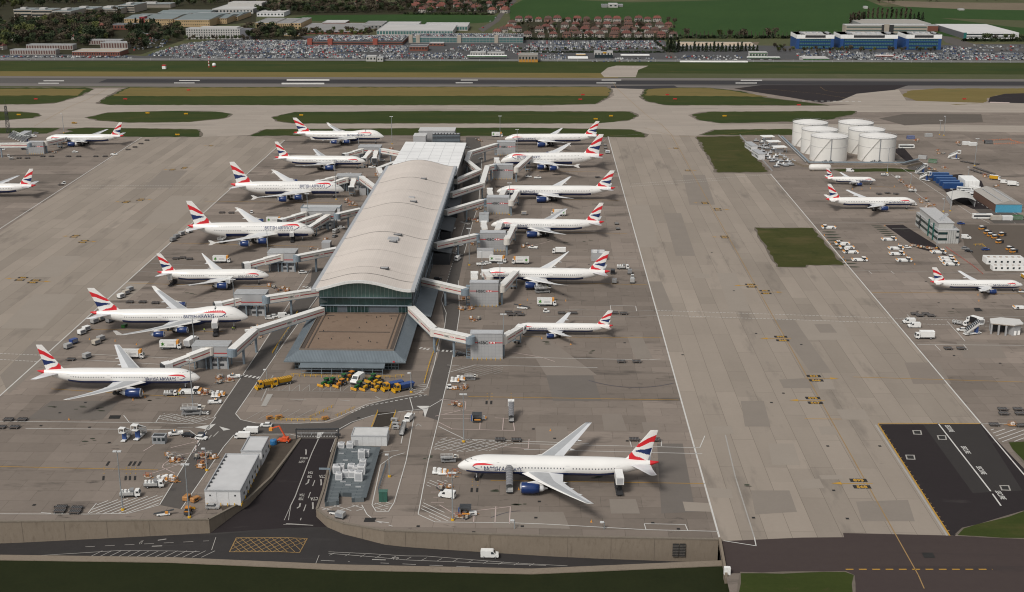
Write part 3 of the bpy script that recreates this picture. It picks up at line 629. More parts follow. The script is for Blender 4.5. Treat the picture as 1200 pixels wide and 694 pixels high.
for q in[(1008,567,'893','568',-1,1.0),(954,469.5,'592','567',-1,1),(955,443.5,'531','566',1,1),(916,397,'592','565',-1,1),(897,342.5,'531','564',1,.9),(880,335,'592','563',-1,.9),(849,278,'592','562',-1,.8),(841,245.6,'531','561',1,.8),(826,238,'592','560',-1,.8),(806,200,'531','559',1,.7),(792,174,'592','558',-1,.7),
          (25,327,'521','551',-1,.9),(40,330,'522','552',1,.9),(88,277,'521','553',-1,.8),(98,283.3,'522','554',1,.8),(148,236.8,'521','555',-1,.8),(165,234.2,'522','556',1,.8),(202,199,'521','557',-1,.7),(216,197,'522','558',1,.7),(247,171,'521','559',-1,.6)]:stand_sign(*q[:5],q[5]*.68)
dash([(991,667.5),(1163,667.5)],.5,2.2,1.6,my);ln([(943,491),(986,491.4)],.3,my)
ln([(1029,496.3),(1150,496.8)],.5,my);ln([(1029,497),(1113,628)],.45,my);ln([(1026,498),(1110,628)],.7,mf)
for k in range(24):
    t=k/24.0;x=1030+83*t;y=499+128*t;ln([(x,y),(x+3,y+.6)],.35,myf)
ln([(1099,496),(1161,576)],.5);ln([(1163,579),(1173,593)],.5)
dv=(G(1161,576)-G(1099,496)).normalized();sang=math.atan2(dv.y,dv.x)
for(x,y)in[(1108,503),(1127,528),(1145,552),(1167.5,581)]:gtext('SECURE',x+2,y-.5,1.8,sang,mw,stretch=1.4)
for(x,y)in[(1075,507),(1104,513),(1067,536),(1178,572)]:
    for rr,bb in((1.9,mf),(1.35,mk)):
        o=G(x,y);bb.add([o+Vector((a*rr,b*rr,.086 if bb is mf else .09))for a,b in((-1,-1),(.6,-1.1),(1,1),(-.7,1))],[(0,1,2,3)])
for(x,y)in[(904,472),(970,523),(1031,523),(977,575),(883,607),(993,608),(918,461),(886,391),(939,404),(612,617),(628,607),(765,613),(795,620),(735,517),(650,514),(632,588),(555,624),(490,617),(625,503),(40,592),(65,594),(137,489),(128,519),(105,501),(70,484),(48,499),(100,472),(114,479),(860,341),(834,296),(800,416),(732,402),(690,310),(660,345),(1075,365),(1100,355),(1118,417),(1117,362),(1172,426),(1085,330),(1145,362),(420,490)]:
    o=G(x,y);mk.add([o+Vector((a,b,.086))for a,b in((-.5,-.55),(.5,-.55),(.5,.55),(-.5,.55))],[(0,1,2,3)])
mk.add(gp([(129,487),(142,487),(140,491),(127,491)],.085),[(0,1,2,3)]);mk.add(gp([(1141,361),(1148,361),(1152,365),(1143,365)],.085),[(0,1,2,3)]);mk.add(gp([(428,607),(441,607),(439,612),(426,612)],.085),[(0,1,2,3)]);mk.add(gp([(1080,648),(1093,648),(1096,654),(1083,654)],.085),[(0,1,2,3)])
struct('white_markings',mw,PW);struct('faded_markings',mf,PWf);struct('stand_box_markings',mp,PP);struct('yellow_markings',my,PY);struct('worn_yellow_markings',myf,PYf);struct('black_markings',mk,PK)
st=ground_mat('oil stain',(.035,.031,.028),(.075,.0885,.06),[(.4,.5,1,1),(2,.3,1,1)])
sm=MB()
rs_=random.Random(3)
def blot(px,py,rx,ry):
    o=G(px,py);n=20;sm.sheet([o+Vector((math.cos(2*math.pi*i/n)*rx*rs_.uniform(.78,1.08),math.sin(2*math.pi*i/n)*ry*rs_.uniform(.78,1.08),.078))for i in range(n)])
for k in range(7):blot(972+k*2.4,272+k*3.3,4.4,1.5);
for k in range(6):blot(1028+k*3,265+k*2.2,4,1.2)
for k in range(3):blot(990+k*5,305+k*4,4,1.2)
for(x,y)in[(648,280),(663,283),(640,341),(650,350),(690,283),(120,480),(95,478),(180,468),(205,462),(60,476),(640,402),(610,404),(585,576),(610,590),(700,560),(200,400),(225,395),(250,340),(150,340),(225,344),(320,292),(340,246),(300,355),(105,516),(690,412),(500,536),(880,570),(1120,366),(420,200),(1060,270)]:
    for _ in range(3):blot(x+rs_.uniform(-6,6),y+rs_.uniform(-2,2),rs_.uniform(.5,1.8),rs_.uniform(.2,.7))
struct('oil_stains',sm,st)
rm=MB();
rm.stroke(gp([(690+100*t/16,446+30*(t/16)-27*(t/16)**2)for t in range(17)],.079),.45)
rm.stroke(gp([(575+70*t/16,607-8*math.sin(t/5))for t in range(9)],.079),.35)
struct('rubber_arcs',rm,mat('rubber mark',(.085,.076,.09),.9))
# ================================================================ BUILDINGS: shared pieces
WHT=mat('white cladding',(.60,.60,.60),.55,var=.06,scale=.15)
GRYC=mat('grey cladding',(.35,.352,.355),.5,var=.07,scale=.2)
LGRY=mat('light grey metal',(.46,.47,.48),.45,.3,var=.06,scale=.3)
DGRY=mat('dark grey metal',(.05,.053,.057),.5,.2)
STEEL=mat('painted blue grey steel',(.23,.28,.32),.5,.2)
GLASS=mat('dark glass',(.022,.032,.036),.12,0,var=.25,scale=.4,spec=.7)
GGLS=mat('green glass',(.075,.145,.132),.15,0,var=.2,scale=.25,spec=.7)
GGLD=mat('deep green glass',(.012,.034,.034),.12,0,var=.25,scale=.3,spec=.7)
RED=mat('red paint',(.52,.035,.04),.45,var=.05)
DRED=mat('dull red stripe',(.36,.06,.06),.55,var=.08)
BLK=mat('black lettering',(.02,.02,.022),.5,var=0)
WPT=mat('white paint',(.78,.78,.76),.4,var=.04,scale=.5)
CREAM=mat('off white bridge cladding',(.62,.59,.54),.55,var=.08,scale=.4)
YEL=mat('safety yellow',(.62,.36,.02),.5,var=.12,scale=3)
DARK=mat('dark underside',(.03,.03,.032),.8)
TYRE=mat('tyre rubber',(.018,.018,.018),.85)
SRF=mat('slate blue roof',(.155,.185,.205),.5,.1,var=.08,scale=.2)
XL,XR,YF,YB,HE=-100.2,-56.3,528.0,806.0,20.0
T=thing('terminal_building','long satellite terminal with curved beige vaulted roof and green glass front','terminal',(-78,534,0));OT=Vector((-78,534,0))
roofm=ground_mat('standing seam beige roof',(.53,.475,.43),(.61,.555,.505),[(.02,.3,1,1),(.1,.25,1,3),(1,.15,1,1)],brick=[(24,.9,.02,(.86,.86,.86),.05,math.pi/2),(200,8,.03,(.93,.93,.93),.05,0)],rough=.6)
arc=[(0,0),(.06,.45),(.12,1.1),(.2,2.1),(.3,3.25),(.36,3.7),(.43,3.95),(.5,3.95),(.57,3.6),(.66,2.85),(.75,1.75),(.83,.75),(.9,.1),(.95,-.15),(1,-.05)]
WX=XR-XL
prof=[(XL+u*WX,HE+h)for u,h in arc]
m=MB();n=len(prof)
ys=[YF+i*(YB-YF)/24 for i in range(25)]
for j,y in enumerate(ys):m.v+=[(x-OT.x,y-OT.y,z)for x,z in prof]
for j in range(24):
    for i in range(n-1):a=j*n+i;m.f.append((a,a+1,a+1+n,a+n));m.m.append(0)
m.build('vault_roof',roofm,T,smooth=True)
m=MB()
for yy in(YF,YB):
    m=MB()
    vs=[(x-OT.x,yy-OT.y,z+.15)for x,z in prof]+[(x-OT.x,yy-OT.y,z-1.0)for x,z in prof]+[(x-OT.x,yy-OT.y+(.8 if yy==YF else-.8),z+.16)for x,z in prof]+[(x-OT.x,yy-OT.y+(3 if yy==YF else-3),z-1.0)for x,z in prof]
    for i in range(n-1):m.add([vs[i],vs[i+1],vs[n+i+1],vs[n+i],vs[2*n+i],vs[2*n+i+1],vs[3*n+i],vs[3*n+i+1]],[(0,1,2,3),(0,4,5,1),(3,2,7,6)])
    m.build('roof_edge',mat('pale roof trim',(.60,.60,.58),.5),T)
for xx,nm in((XL,-1),(XR,1)):
    m=MB();m.box(xx-OT.x-.9,xx-OT.x+.9,YF-OT.y-.3,YB-OT.y,HE-.9,HE+.12);m.build('gutter',LGRY,T)
    m=MB();m.box(xx-OT.x+nm*.95-.35,xx-OT.x+nm*.95+.35,YF-OT.y+2,YB-OT.y-1,HE-1.1,HE-.2);m.build('gutter_lip',mat('blue grey trim',(.20,.235,.265),.5),T)
for py in(208,222,238,253,272,293,313,321):
    y=G(500,py,23.9).y-OT.y;m=MB()
    wv=.6 if py in(208,238,272,321)else .16
    for i in range(n-1):
        (x0,z0),(x1,z1)=prof[i],prof[i+1]
        m.add([(x0-OT.x,y,z0+.05),(x1-OT.x,y,z1+.05),(x1-OT.x,y+wv,z1+.05),(x0-OT.x,y+wv,z0+.05)],[(0,1,2,3)])
    m.build('roof_joint',mat('roof joint',(.13,.118,.108),.8),T)
def roofz(x):
    u=(x-XL)/WX
    for(a,h0),(b,h1)in zip(arc,arc[1:]):
        if a<=u<=b:return HE+h0+(h1-h0)*(u-a)/(b-a)
    return HE
for(x0,x1,py,wd,mt)in[(491.5,501,208.6,2.2,DGRY),(477,487,231,1.6,LGRY),(478.5,490,235.4,2.0,DGRY),(451,469,280.5,4.0,LGRY),(459,473,274.5,1.8,DGRY),(443,457,313.6,2.2,DGRY),(454,467,282.8,2.0,DGRY)]:
    a,b=G(x0,py,23.8),G(x1,py,23.8);xc=(a.x+b.x)/2;hw=abs(b.x-a.x)/2*.7;zz=max(roofz(xc-hw),roofz(xc+hw),roofz(xc))
    f=MB().box(xc-hw-OT.x,xc+hw-OT.x,a.y-OT.y,a.y-OT.y+wd*1.3,zz-.9,zz+.12).build('roof_hatch',mt,T)
    MB().box(xc-hw*.8-OT.x,xc+hw*.8-OT.x,a.y-OT.y+.3,a.y-OT.y+wd,zz+.12,zz+.18).build('hatch_lid',GRYC,f)
YG=534.0
m=MB();px_=[(x,z-.9)for x,z in prof if XL+1.5<x<XR-1.0]
x0,x1=XL+1.6,XR-1.2
top=[(x0,HE-.6)]+px_+[(x1,HE-1)]
m.add([(x-OT.x,YG-OT.y,z)for x,z in top]+[(x1-OT.x,YG-OT.y,14.6),(x0-OT.x,YG-OT.y,14.6)],[tuple(range(len(top)+1,-1,-1))]);m.build('upper_glazing',GGLS,T)
MB().box(x0-OT.x,x1-OT.x,0.15,.8,11.0,14.6).build('lower_glazing',GGLD,T)
MB().box(x0-OT.x,x1-OT.x,-.35,.15,14.3,14.75).build('transom',STEEL,T);MB().box(x0-OT.x,x1-OT.x,-.35,.15,10.6,11.0).build('transom',STEEL,T)
for k in range(25):
    x=x0+(x1-x0)*k/24;MB().box(x-OT.x-.08,x-OT.x+.08,-.12,.02,14.7,roofz(x)-1.0).build('mullion',mat('pale mullion',(.22,.28,.27),.5),T)
for k in range(13):
    x=x0+(x1-x0)*k/12;MB().box(x-OT.x-.06,x-OT.x+.06,.05,.2,11.0,14.3).build('mullion',mat('dark mullion',(.05,.08,.08),.5),T)
for a,b in((0,.30),(.43,.72),(.9,1.0)):
    pass
MB().box(x0-OT.x+1,x1-OT.x-1,.4,1.2,6.5,10.7).build('lower_wall',mat('slate cladding',(.085,.10,.115),.5),T)
for a,b in((.03,.19),(.29,.53),(.85,.985)):
    f=MB().box(x0+(x1-x0)*a-OT.x,x0+(x1-x0)*b-OT.x,.28,.4,7.4,10.4).build('window',GGLD,T)
    mm=MB()
    for k in range(int((b-a)*26)+1):xx=x0+(x1-x0)*(a+k/26);mm.box(xx-OT.x-.05,xx-OT.x+.05,.2,.28,7.4,10.4)
    mm.build('frame',STEEL,f)
for xx,sg in((XR-1.2,1),(XL+1.4,-1)):
    MB().box(xx-OT.x-.3,xx-OT.x+.3,.8,YB-OT.y-2,0,HE-.9).build('side_wall',mat('dark side glazing',(.030,.037,.042),.25,spec=.6,var=.2),T)
    for k in range(34):
        y=4+k*8.0;MB().box(xx-OT.x+sg*.3-.15,xx-OT.x+sg*.3+.15,y,y+.5,0,HE-1).build('side_fin',STEEL,T)
    for zz in(6.2,12.0):MB().box(xx-OT.x+sg*.35-.2,xx-OT.x+sg*.35+.2,1,YB-OT.y-2,zz,zz+.5).build('side_rail',STEEL,T)
MB().box(XL+1.6-OT.x,XR-1.2-OT.x,YB-OT.y-2.5,YB-OT.y-2.0,0,HE-1).build('north_wall',DGRY,T)
for(ya,yb,xw,hh)in((537,590,6.0,5.5),(640,662,8,7),(690,722,5,6),(745,780,5,6)):
    f=MB().box(XR-.9-OT.x,XR+xw-OT.x,ya-OT.y,yb-OT.y,0,hh-.8).build('lean_to',DGRY,T)
    MB().prof([(XR-.9-OT.x,hh+.9),(XR+xw+1-OT.x,hh-.8),(XR+xw+1-OT.x,hh-.5),(XR-.9-OT.x,hh+1.2)],ya-OT.y-.6,yb-OT.y+.6).build('lean_to_roof',SRF if ya<600 else mat('dark lean-to roof',(.05,.058,.064),.6),f)
Pq=(-104.3,-54.6,478.0,540.0);Pi=(-98.6,-60.2,484.2,533.6)
m=MB();a,b=Pq,Pi
A=[(a[0]-OT.x,a[2]-OT.y,4.6),(a[1]-OT.x,a[2]-OT.y,4.6),(a[1]-OT.x,a[3]-OT.y,4.6),(a[0]-OT.x,a[3]-OT.y,4.6)]
B=[(b[0]-OT.x,b[2]-OT.y,7.5),(b[1]-OT.x,b[2]-OT.y,7.5),(b[1]-OT.x,b[3]-OT.y,7.5),(b[0]-OT.x,b[3]-OT.y,7.5)]
A2=[(p[0],p[1],4.15)for p in A]
m.add(A+B,[(0,1,5,4),(1,2,6,5),(3,0,4,7)]);m.add(A+A2,[(0,4,5,1),(1,5,6,2),(3,7,4,0)]);m.add(A2,[(3,2,1,0)])
skirt=m.build('skirt_roof',SRF,T)
m=MB()
for k in range(82):
    x=a[0]+(a[1]-a[0])*(k+.5)/82;xi=min(max(x,b[0]),b[1]);t=1.0
    if x<b[0]:t=(x-a[0])/(b[0]-a[0])
    if x>b[1]:t=(a[1]-x)/(a[1]-b[1])
    m.bar((x-OT.x,a[2]-OT.y,4.6),(x-OT.x,a[2]+(b[2]-a[2])*t-OT.y,4.6+2.9*t),.07,.07)
sm_=mat('seam',(.09,.11,.13),.5);m.build('roof_seam',sm_,skirt)
for sx,ex in((a[0],b[0]),(a[1],b[1])):
    m=MB()
    for k in range(68):
        y=a[2]+3+k*.75;t=min(1,(y-a[2])/(b[2]-a[2]));m.bar((sx-OT.x,y-OT.y,4.6),(sx+(ex-sx)*t-OT.x,y-OT.y,4.6+2.9*t),.07,.07)
    m.build('roof_seam',sm_,skirt)
brown=ground_mat('brown gravel roof',(.165,.118,.088),(.235,.172,.128),[(.08,.4,1,1),(.6,.3,1,1),(3,.2,1,1)],stain=[(.3,.62,.7,(.09,.065,.05),.7,1,1)])
f=MB().box(b[0]-OT.x,b[1]-OT.x,b[2]-OT.y,b[3]-OT.y+.5,6.9,7.52).build('gravel_roof',brown,T)
m=MB()
for(x0_,x1_,y0_,y1_)in[(b[0],b[1],b[2],b[2]+1.0),(b[0],b[1],b[3]-1.2,b[3]-.3),(b[0],b[0]+1.6,b[2],b[3]),(b[1]-1.6,b[1],b[2],b[3]),(b[0]+4,b[1]-4,506.3,507.1),(b[0]+3.5,b[0]+7,528.6,529.4),(b[1]-7,b[1]-3.5,528.6,529.4),(b[0]+2.6,b[0]+3.1,486,532),(b[1]-3.1,b[1]-2.6,486,532)]:m.box(x0_-OT.x,x1_-OT.x,y0_-OT.y,y1_-OT.y,7.52,7.66)
m.build('walkway',mat('dark walkway',(.075,.058,.047),.8),f)
for x0_,x1_,y0_,y1_ in[(b[0]-.3,b[1]+.3,b[2]-.3,b[2]),(b[0]-.3,b[0],b[2],b[3]),(b[1],b[1]+.3,b[2],b[3])]:MB().box(x0_-OT.x,x1_-OT.x,y0_-OT.y,y1_-OT.y,7.3,7.95).build('parapet',mat('brown trim',(.18,.15,.125),.6),f)
rv=random.Random(5)
for k in range(16):x,y=rv.uniform(b[0]+5,b[1]-5),rv.uniform(488,530);MB().cyl((x-OT.x,y-OT.y,7.5),(x-OT.x,y-OT.y,8.1),.18,n=6).build('roof_vent',DGRY,f)
MB().box(-100.5-OT.x,-58-OT.x,482-OT.y,534-OT.y,0,4.5).build('podium_wall',GLASS,T)
fr=mat('blue grey frame',(.20,.25,.28),.5)
for k in range(31):x=-100.5+42.5*k/30;MB().box(x-OT.x-.09,x-OT.x+.09,481.8-OT.y,482-OT.y,0,4.2).build('podium_mullion',fr,T)
for zz in(.0,1.2,2.6):MB().box(-100.5-OT.x,-58-OT.x,481.78-OT.y,481.95-OT.y,zz,zz+.16).build('podium_rail',fr,T)
cn=MB().prof([(474-OT.y,3.25),(480-OT.y,3.9),(480-OT.y,4.15),(474-OT.y,3.55)],0,34.5)
cn.v=[(y_-97.4-OT.x,x_,z_)for x_,y_,z_ in cn.v]
cn=cn.build('entrance_canopy',SRF,T)
for k in range(9):x=-96.6+33*k/8;MB().cyl((x-OT.x,474.6-OT.y,0),(x-OT.x,474.6-OT.y,3.3),.13,n=6).build('canopy_post',STEEL,cn)
mm=MB();mm.box(-96.6-OT.x,-63.6-OT.x,474.5-OT.y,474.7-OT.y,1.0,1.12);mm.box(-96.6-OT.x,-63.6-OT.x,474.5-OT.y,474.7-OT.y,2.3,2.42);mm.build('canopy_rail',STEEL,cn)
MB().box(-59.8-OT.x,-59-OT.x,477.5-OT.y,477.6-OT.y,4.62,5.2).build('red_sign',RED,T)
ex=thing('terminal_extension','lower white ribbed roof extension at the north end of the vaulted terminal','terminal',(-76.5,850,0));OE=Vector((-76.5,850,0))
MB().box(-98+76.5,-55.4+76.5,809-850,900-850,0,17).build('wall',DGRY,ex)
rf=MB().prof([(-98.6+76.5,18.0),(-54.6+76.5,17.4),(-54.6+76.5,18.2),(-98.6+76.5,18.8)],788-850,901-850).build('roof',mat('white ribbed roof',(.76,.76,.75),.5,var=.06,scale=.05),ex)
m=MB()
for k in range(1,9):y=788+k*12.5;m.bar((-98.6+76.5,y-850,18.82),(-54.6+76.5,y-850,18.22),.45,.07)
for k in range(1,6):x=-98.6+44*k/6;m.bar((x+76.5,-62,18.8-.6*k/6),(x+76.5,51,18.8-.6*k/6),.22,.1)
m.build('rib',mat('grey rib',(.56,.56,.56),.5),rf)
def pxbox(name,label,cat,x0,x1,yb,yt,dep,m_,group=None,z0=0.0):
    P0,P1=G(x0,yb,z0),G(x1,yb,z0);h=zat(P0,yt)
    t=thing(name,label,cat,((P0.x+P1.x)/2,P0.y,z0),0,group);w2=(P1.x-P0.x)/2
    t['w2']=w2;t['h']=h-z0;del t['w2'];del t['h']
    return t,w2,h-z0
for(x0,x1,yb,yt,dep,lab,mm_)in[(484.6,499,176,160,14,'small pale plant box behind the white ribbed roof',LGRY),(491,533,171,153.5,16,'long pale plant house behind the white ribbed roof',GRYC)]:
    t,w2,h=pxbox('plant_room',lab,'plant room',x0,x1,yb,yt,dep,mm_)
    MB().box(-w2,w2,0,dep,0,h).build('casing',mm_,t);MB().box(-w2-.2,w2+.2,-.2,dep+.2,h,h+.3).build('lid',mat('plant lid',(.5,.5,.49),.5),t)
t,w2,h=pxbox('cooling_plant','dark louvred cooling plant behind the white ribbed roof','cooling plant',507,539,173,157.5,8,DGRY)
MB().box(-w2,w2,0,7,0,h).build('casing',DGRY,t)
for k in range(9):MB().cyl((-w2+1.2+k*(2*w2-2.4)/8,1.8,h),(-w2+1.2+k*(2*w2-2.4)/8,1.8,h+.7),.9,n=10).build('fan_cowl',LGRY,t)
for k in range(10):MB().box(-w2,w2,-.15,0,.4+k*h/10.5,.4+k*h/10.5+.3).build('louvre',STEEL,t)
def hexmark(mb_w,mb_r,cx,cz,s,yy):
    """six-pointed red and white emblem, lying in the plane y = yy"""
    W_,H_=s*1.0,s*.5
    mb_w.add([(cx-W_/2,yy,cz-H_/2-.0),(cx+W_/2,yy,cz-H_/2),(cx+W_/2,yy,cz+H_/2),(cx-W_/2,yy,cz+H_/2)],[(0,1,2,3)])
    y2=yy-.012
    for tri in([(-W_/2,H_/2),(W_/2,H_/2),(0,0)],[(-W_/2,-H_/2),(0,0),(W_/2,-H_/2)],[(-W_/2,H_/2),(-W_/2,-H_/2),(-W_,0)],[(W_/2,-H_/2),(W_/2,H_/2),(W_,0)]):
        mb_r.add([(cx+a,y2,cz+b)for a,b in tri],[(0,2,1)])
def wordmark(parent,cx,cz,size,yy,o=(0,0,0)):
    v,f,wd=text_mesh('HSBC',size,size*.02,0)
    m=MB();m.add([(cx-wd-size*.35+a,yy,cz-size*.36+b)for a,b in v],f);m.build('lettering',BLK,parent)
    a,b=MB(),MB();hexmark(a,b,cx+size*.75,cz,size*1.0,yy);w_=a.build('emblem',WPT,parent);b.build('emblem_mark',RED,w_)
def tunnel(par,A,B,wd=3.0,ht=2.9,name='tunnel',stripe=True,mt=None,logo=False):
    d=(B-A);L=math.hypot(d.x,d.y)
    o=link(name,None,par)if False else None
    m=MB();m.bar(A,B,wd,ht,0,-ht/2);t=m.build(name,mt or CREAM,par)
    MB().bar(A,B,wd+.3,.16,0,ht/2).build('roof_sheet',mat('bridge roof',(.70,.69,.66),.5),t)
    q=Vector((-d.y,d.x,0)).normalized()*(wd/2+.03);e=d.normalized()
    MB().bar(A,B,wd+.1,.3,0,-ht/2-.3).build('chassis',STEEL,t)
    if stripe:
        for s in(1,-1):
            MB().add([A+q*s+e*.6+Vector((0,0,-.25)),B+q*s-e*.6+Vector((0,0,-.25)),B+q*s-e*.6+Vector((0,0,.2)),A+q*s+e*.6+Vector((0,0,.2))],[(0,1,2,3)]).build('stripe',DRED,t)
    return t
def fixed_bridge(label,pts,z=9.2,cols=(),mt=None):
    P=[G(x,y,z)for x,y in pts];t=thing('link_bridge',label,'link bridge',(P[-1].x,P[-1].y,0));o=Vector((P[-1].x,P[-1].y,0))
    for i,(a,b)in enumerate(zip(P,P[1:])):
        seg=tunnel(t,a-o,b-o,3.1,3.0)
        dv_=(b-a)
        if dv_.length>18 and abs(dv_.x)>8:
            mid=(a+b)/2-o;ang=math.atan2(dv_.y,dv_.x)if dv_.x>0 else math.atan2(-dv_.y,-dv_.x)
            MB().at(mid,ang,-math.asin(max(-1,min(1,(dv_.z if dv_.x>0 else-dv_.z)/dv_.length)))).box(-3.2,2.8,-1.62,-1.57,-.62,.62).build('sign_panel',CREAM,seg)
            v,f,wd=text_mesh('HSBC',1.15,.03,0);MB().at(mid,ang).add([(x-wd-.2,-1.64,y_-.42)for x,y_ in v],f).build('lettering',BLK,seg)
            w_,r_=MB().at(mid,ang),MB().at(mid,ang);hexmark(w_,r_,1.2,0,1.1,-1.64);e_=w_.build('emblem',WPT,seg);r_.build('emblem_mark',RED,e_)
    for a in P[1:-1]:MB().cyl(a-o+Vector((0,0,-1.7)),a-o+Vector((0,0,1.62)),1.9,n=14).build('knuckle',CREAM,t)
    MB().cyl(P[-1]-o+Vector((0,0,-1.6)),P[-1]-o+Vector((0,0,1.5)),2.0,n=16).build('rotunda',STEEL,t)
    for a in list(P[1:-1])+[P[-2]+(P[-1]-P[-2])*.55]:
        MB().cyl((a.x-o.x,a.y-o.y,0),(a.x-o.x,a.y-o.y,a.z-1.6),.55,n=10).build('column',STEEL,t)
    return t
def arm(label,p0,p1,z0=7.6,z1=5.2,wd=2.7,ht=2.7,ext=True):
    A,B=G(p0[0],p0[1],z0),G(p1[0],p1[1],z1);t=thing('jet_bridge',label,'jet bridge',(A.x,A.y,0));o=Vector((A.x,A.y,0))
    M_=A+(B-A)*.48
    tunnel(t,A-o,M_-o+(B-A)*.05,wd+.35,ht+.35,'outer_tunnel');tunnel(t,M_-o,B-o,wd-.15,ht-.15,'inner_tunnel')
    d=(B-A);d.z=0;d.normalize();ang=math.atan2(d.y,d.x)
    c=MB().at(B-o+Vector((0,0,-1.55)),ang).box(-.8,2.4,-1.9,1.9,0,3.2).build('cab',WPT,t)
    MB().at(B-o+Vector((0,0,-1.55)),ang).box(2.4,3.1,-1.7,1.7,.1,2.9).build('bellows',DGRY,c)
    MB().at(B-o+Vector((0,0,-1.55)),ang).box(-.3,1.8,-1.93,-1.88,1.4,2.4).build('cab_window',GLASS,c)
    MB().cyl(A-o+Vector((0,0,-1.7)),A-o+Vector((0,0,1.75)),1.8,n=14).build('rotunda',CREAM,t)
    MB().cyl((0,0,0),(0,0,z0-1.7),.5,n=10).build('column',STEEL,t)
    C=A+(B-A)*.78-o
    l=MB().at((C.x,C.y,0),ang).box(-.25,.25,-1.9,-1.5,.6,C.z-1.2).box(-.25,.25,1.5,1.9,.6,C.z-1.2).box(-.3,.3,-1.9,1.9,1.2,1.7).build('drive_column',STEEL,t)
    for s in(-1,1):MB().at((C.x,C.y,0),ang).cyl((0,s*.9-.2,.6),(0,s*.9+.2,.6),.6,n=10).build('wheel',TYRE,l)
    return t
BOLL=None
def bollard(p,label,group):
    global BOLL
    if BOLL is None:
        BOLL=MB().cyl((0,0,0),(0,0,1.0),.16,n=6).ball((0,0,1.0),(.16,.16,.1),6).build('bollard',YEL);o=BOLL
    else:o=BOLL.copy();COL.objects.link(o)
    o.location=p;o['category']='bollard';o['label']=label;o['group']=group
def block(label,near,x0,x1,yb,yt,ytb):
    P0,P1=G(x0,yb),G(x1,yb);h=zat(P0,yt);dp=max(4.5,yat(P0,ytb,h)-P0.y);w=P1.x-P0.x
    t=thing('bridge_block',label,'bridge block',((P0.x+P1.x)/2,P0.y,0));w2=w/2
    c=MB().box(-w2,w2,0,dp,0,h).build('cladding',GRYC,t)
    g=MB();[g.box(-w2,w2,-.03,0,k*h/8-.03,k*h/8+.03)for k in range(1,8)];[g.box(-w2+k*w/9-.03,-w2+k*w/9+.03,-.03,0,0,h)for k in range(1,9)];g.build('panel_joint',mat('panel joint',(.25,.26,.27),.6),c)
    MB().box(-w2-.15,w2+.15,-.15,dp+.15,h,h+.35).build('roof_edge',LGRY,t);MB().box(-w2+.4,w2-.4,.4,dp-.4,h+.35,h+.42).build('roof',mat('pale flat roof',(.42,.43,.44),.7),t)
    z=h*.66;MB().box(-w2,-w2*.55,-.06,-.03,z-.17,z+.17).build('stripe',RED,t);MB().box(w2*.6,w2,-.06,-.03,z-.17,z+.17).build('stripe',RED,t)
    wordmark(t,w2*.18,z,w*.135,-.07)
    s=MB().box(-w2-1.9,-w2-.02,.8,dp-1,0,.2).box(-w2-1.9,-w2-.02,.8,dp-1,h*.42,h*.46).box(-w2-1.9,-w2-.02,.8,dp-1,h*.8,h*.84).build('side_stair',STEEL,t)
    for k in range(2):MB().cyl((-w2-1.8,1+k*(dp-2.2),0),(-w2-1.8,1+k*(dp-2.2),h*.84),.14,n=6).build('stair_post',STEEL,s)
    for k in range(4):MB().box(-w2-2.0+.02*k,-w2-.3,.9+k*.6,1.2+k*.6,.5+k*h*.09,.7+k*h*.09).build('stair_tread',STEEL,s)
    n=max(6,int(w/1.7))
    for k in range(n):bollard((P0.x+w*(k+.5)/n,P0.y-1.1,0),'yellow bollard at the foot of the grey block '+near,'yellow bollards '+near)
    return t
block('grey clad bridge block nearest the front, by the narrow-body airliner nose','by the narrow-body airliner',551.5,589,421,391.5,388)
block('grey clad bridge block beside the nose of the raked-wing airliner','by the raked-wing airliner',550.8,584,358.7,332,329)
block('grey clad bridge block behind the pale container, third from the front','behind the pale container',562.7,592.5,294,273.5,270.5)
block('grey clad bridge block with small hut before it, fourth from the front','behind the small hut',570.5,597,250.5,232,229)
block('grey clad bridge block at the nose of the four-engined double-decker','by the double-decker nose',577.8,601,210,194,192)
block('grey clad bridge block farthest along the east side of the terminal','farthest along the east side',582.5,604,182,167,165)
block('grey clad bridge block on the far left pier by the parked airliner','on the far left pier',33.7,52,180.5,167,165.5)
fixed_bridge('white link bridge with bend, sloping from podium to the front east block',[(481.8,363),(508.8,389),(551,398)])
fixed_bridge('short straight link bridge by the glass corner to the second east block',[(494,330),(545,341.6)])
fixed_bridge('rising link bridge to the third east block above a parked red trailer',[(510,288.5),(558,277.6)])
fixed_bridge('rising link bridge to the fourth east block',[(522,249.6),(566,236.7)])
fixed_bridge('bent link bridge climbing to the block at the double-decker nose',[(528,229),(565,217),(571,197),(579,195.5)])
fixed_bridge('zigzag link bridge from terminal to the farthest east block',[(533.7,213),(561.5,201.5),(547,190),(551,180),(582,170.5)])
fixed_bridge('long bent link bridge over the west road to the front west block',[(378,364),(299,389),(272,413)])
fixed_bridge('straight link bridge from glass corner to the second west block',[(375,341.6),(312,351)])
fixed_bridge('straight link bridge to the third west block by the twin-jet nose',[(396,293.4),(348,302.7)])
fixed_bridge('straight link bridge to the wide fourth west block',[(423,247),(395,253.5)])
fixed_bridge('short link bridge slanting down to the fifth west block',[(441,222.4),(423,209)])
fixed_bridge('angled link bridge round to the farthest west block',[(447,206),(444,199),(466.5,190.5),(471,181),(447,176.5)])
fixed_bridge('white link bridge entering from the left edge to the far left pier block',[(-40,171),(34,170)])
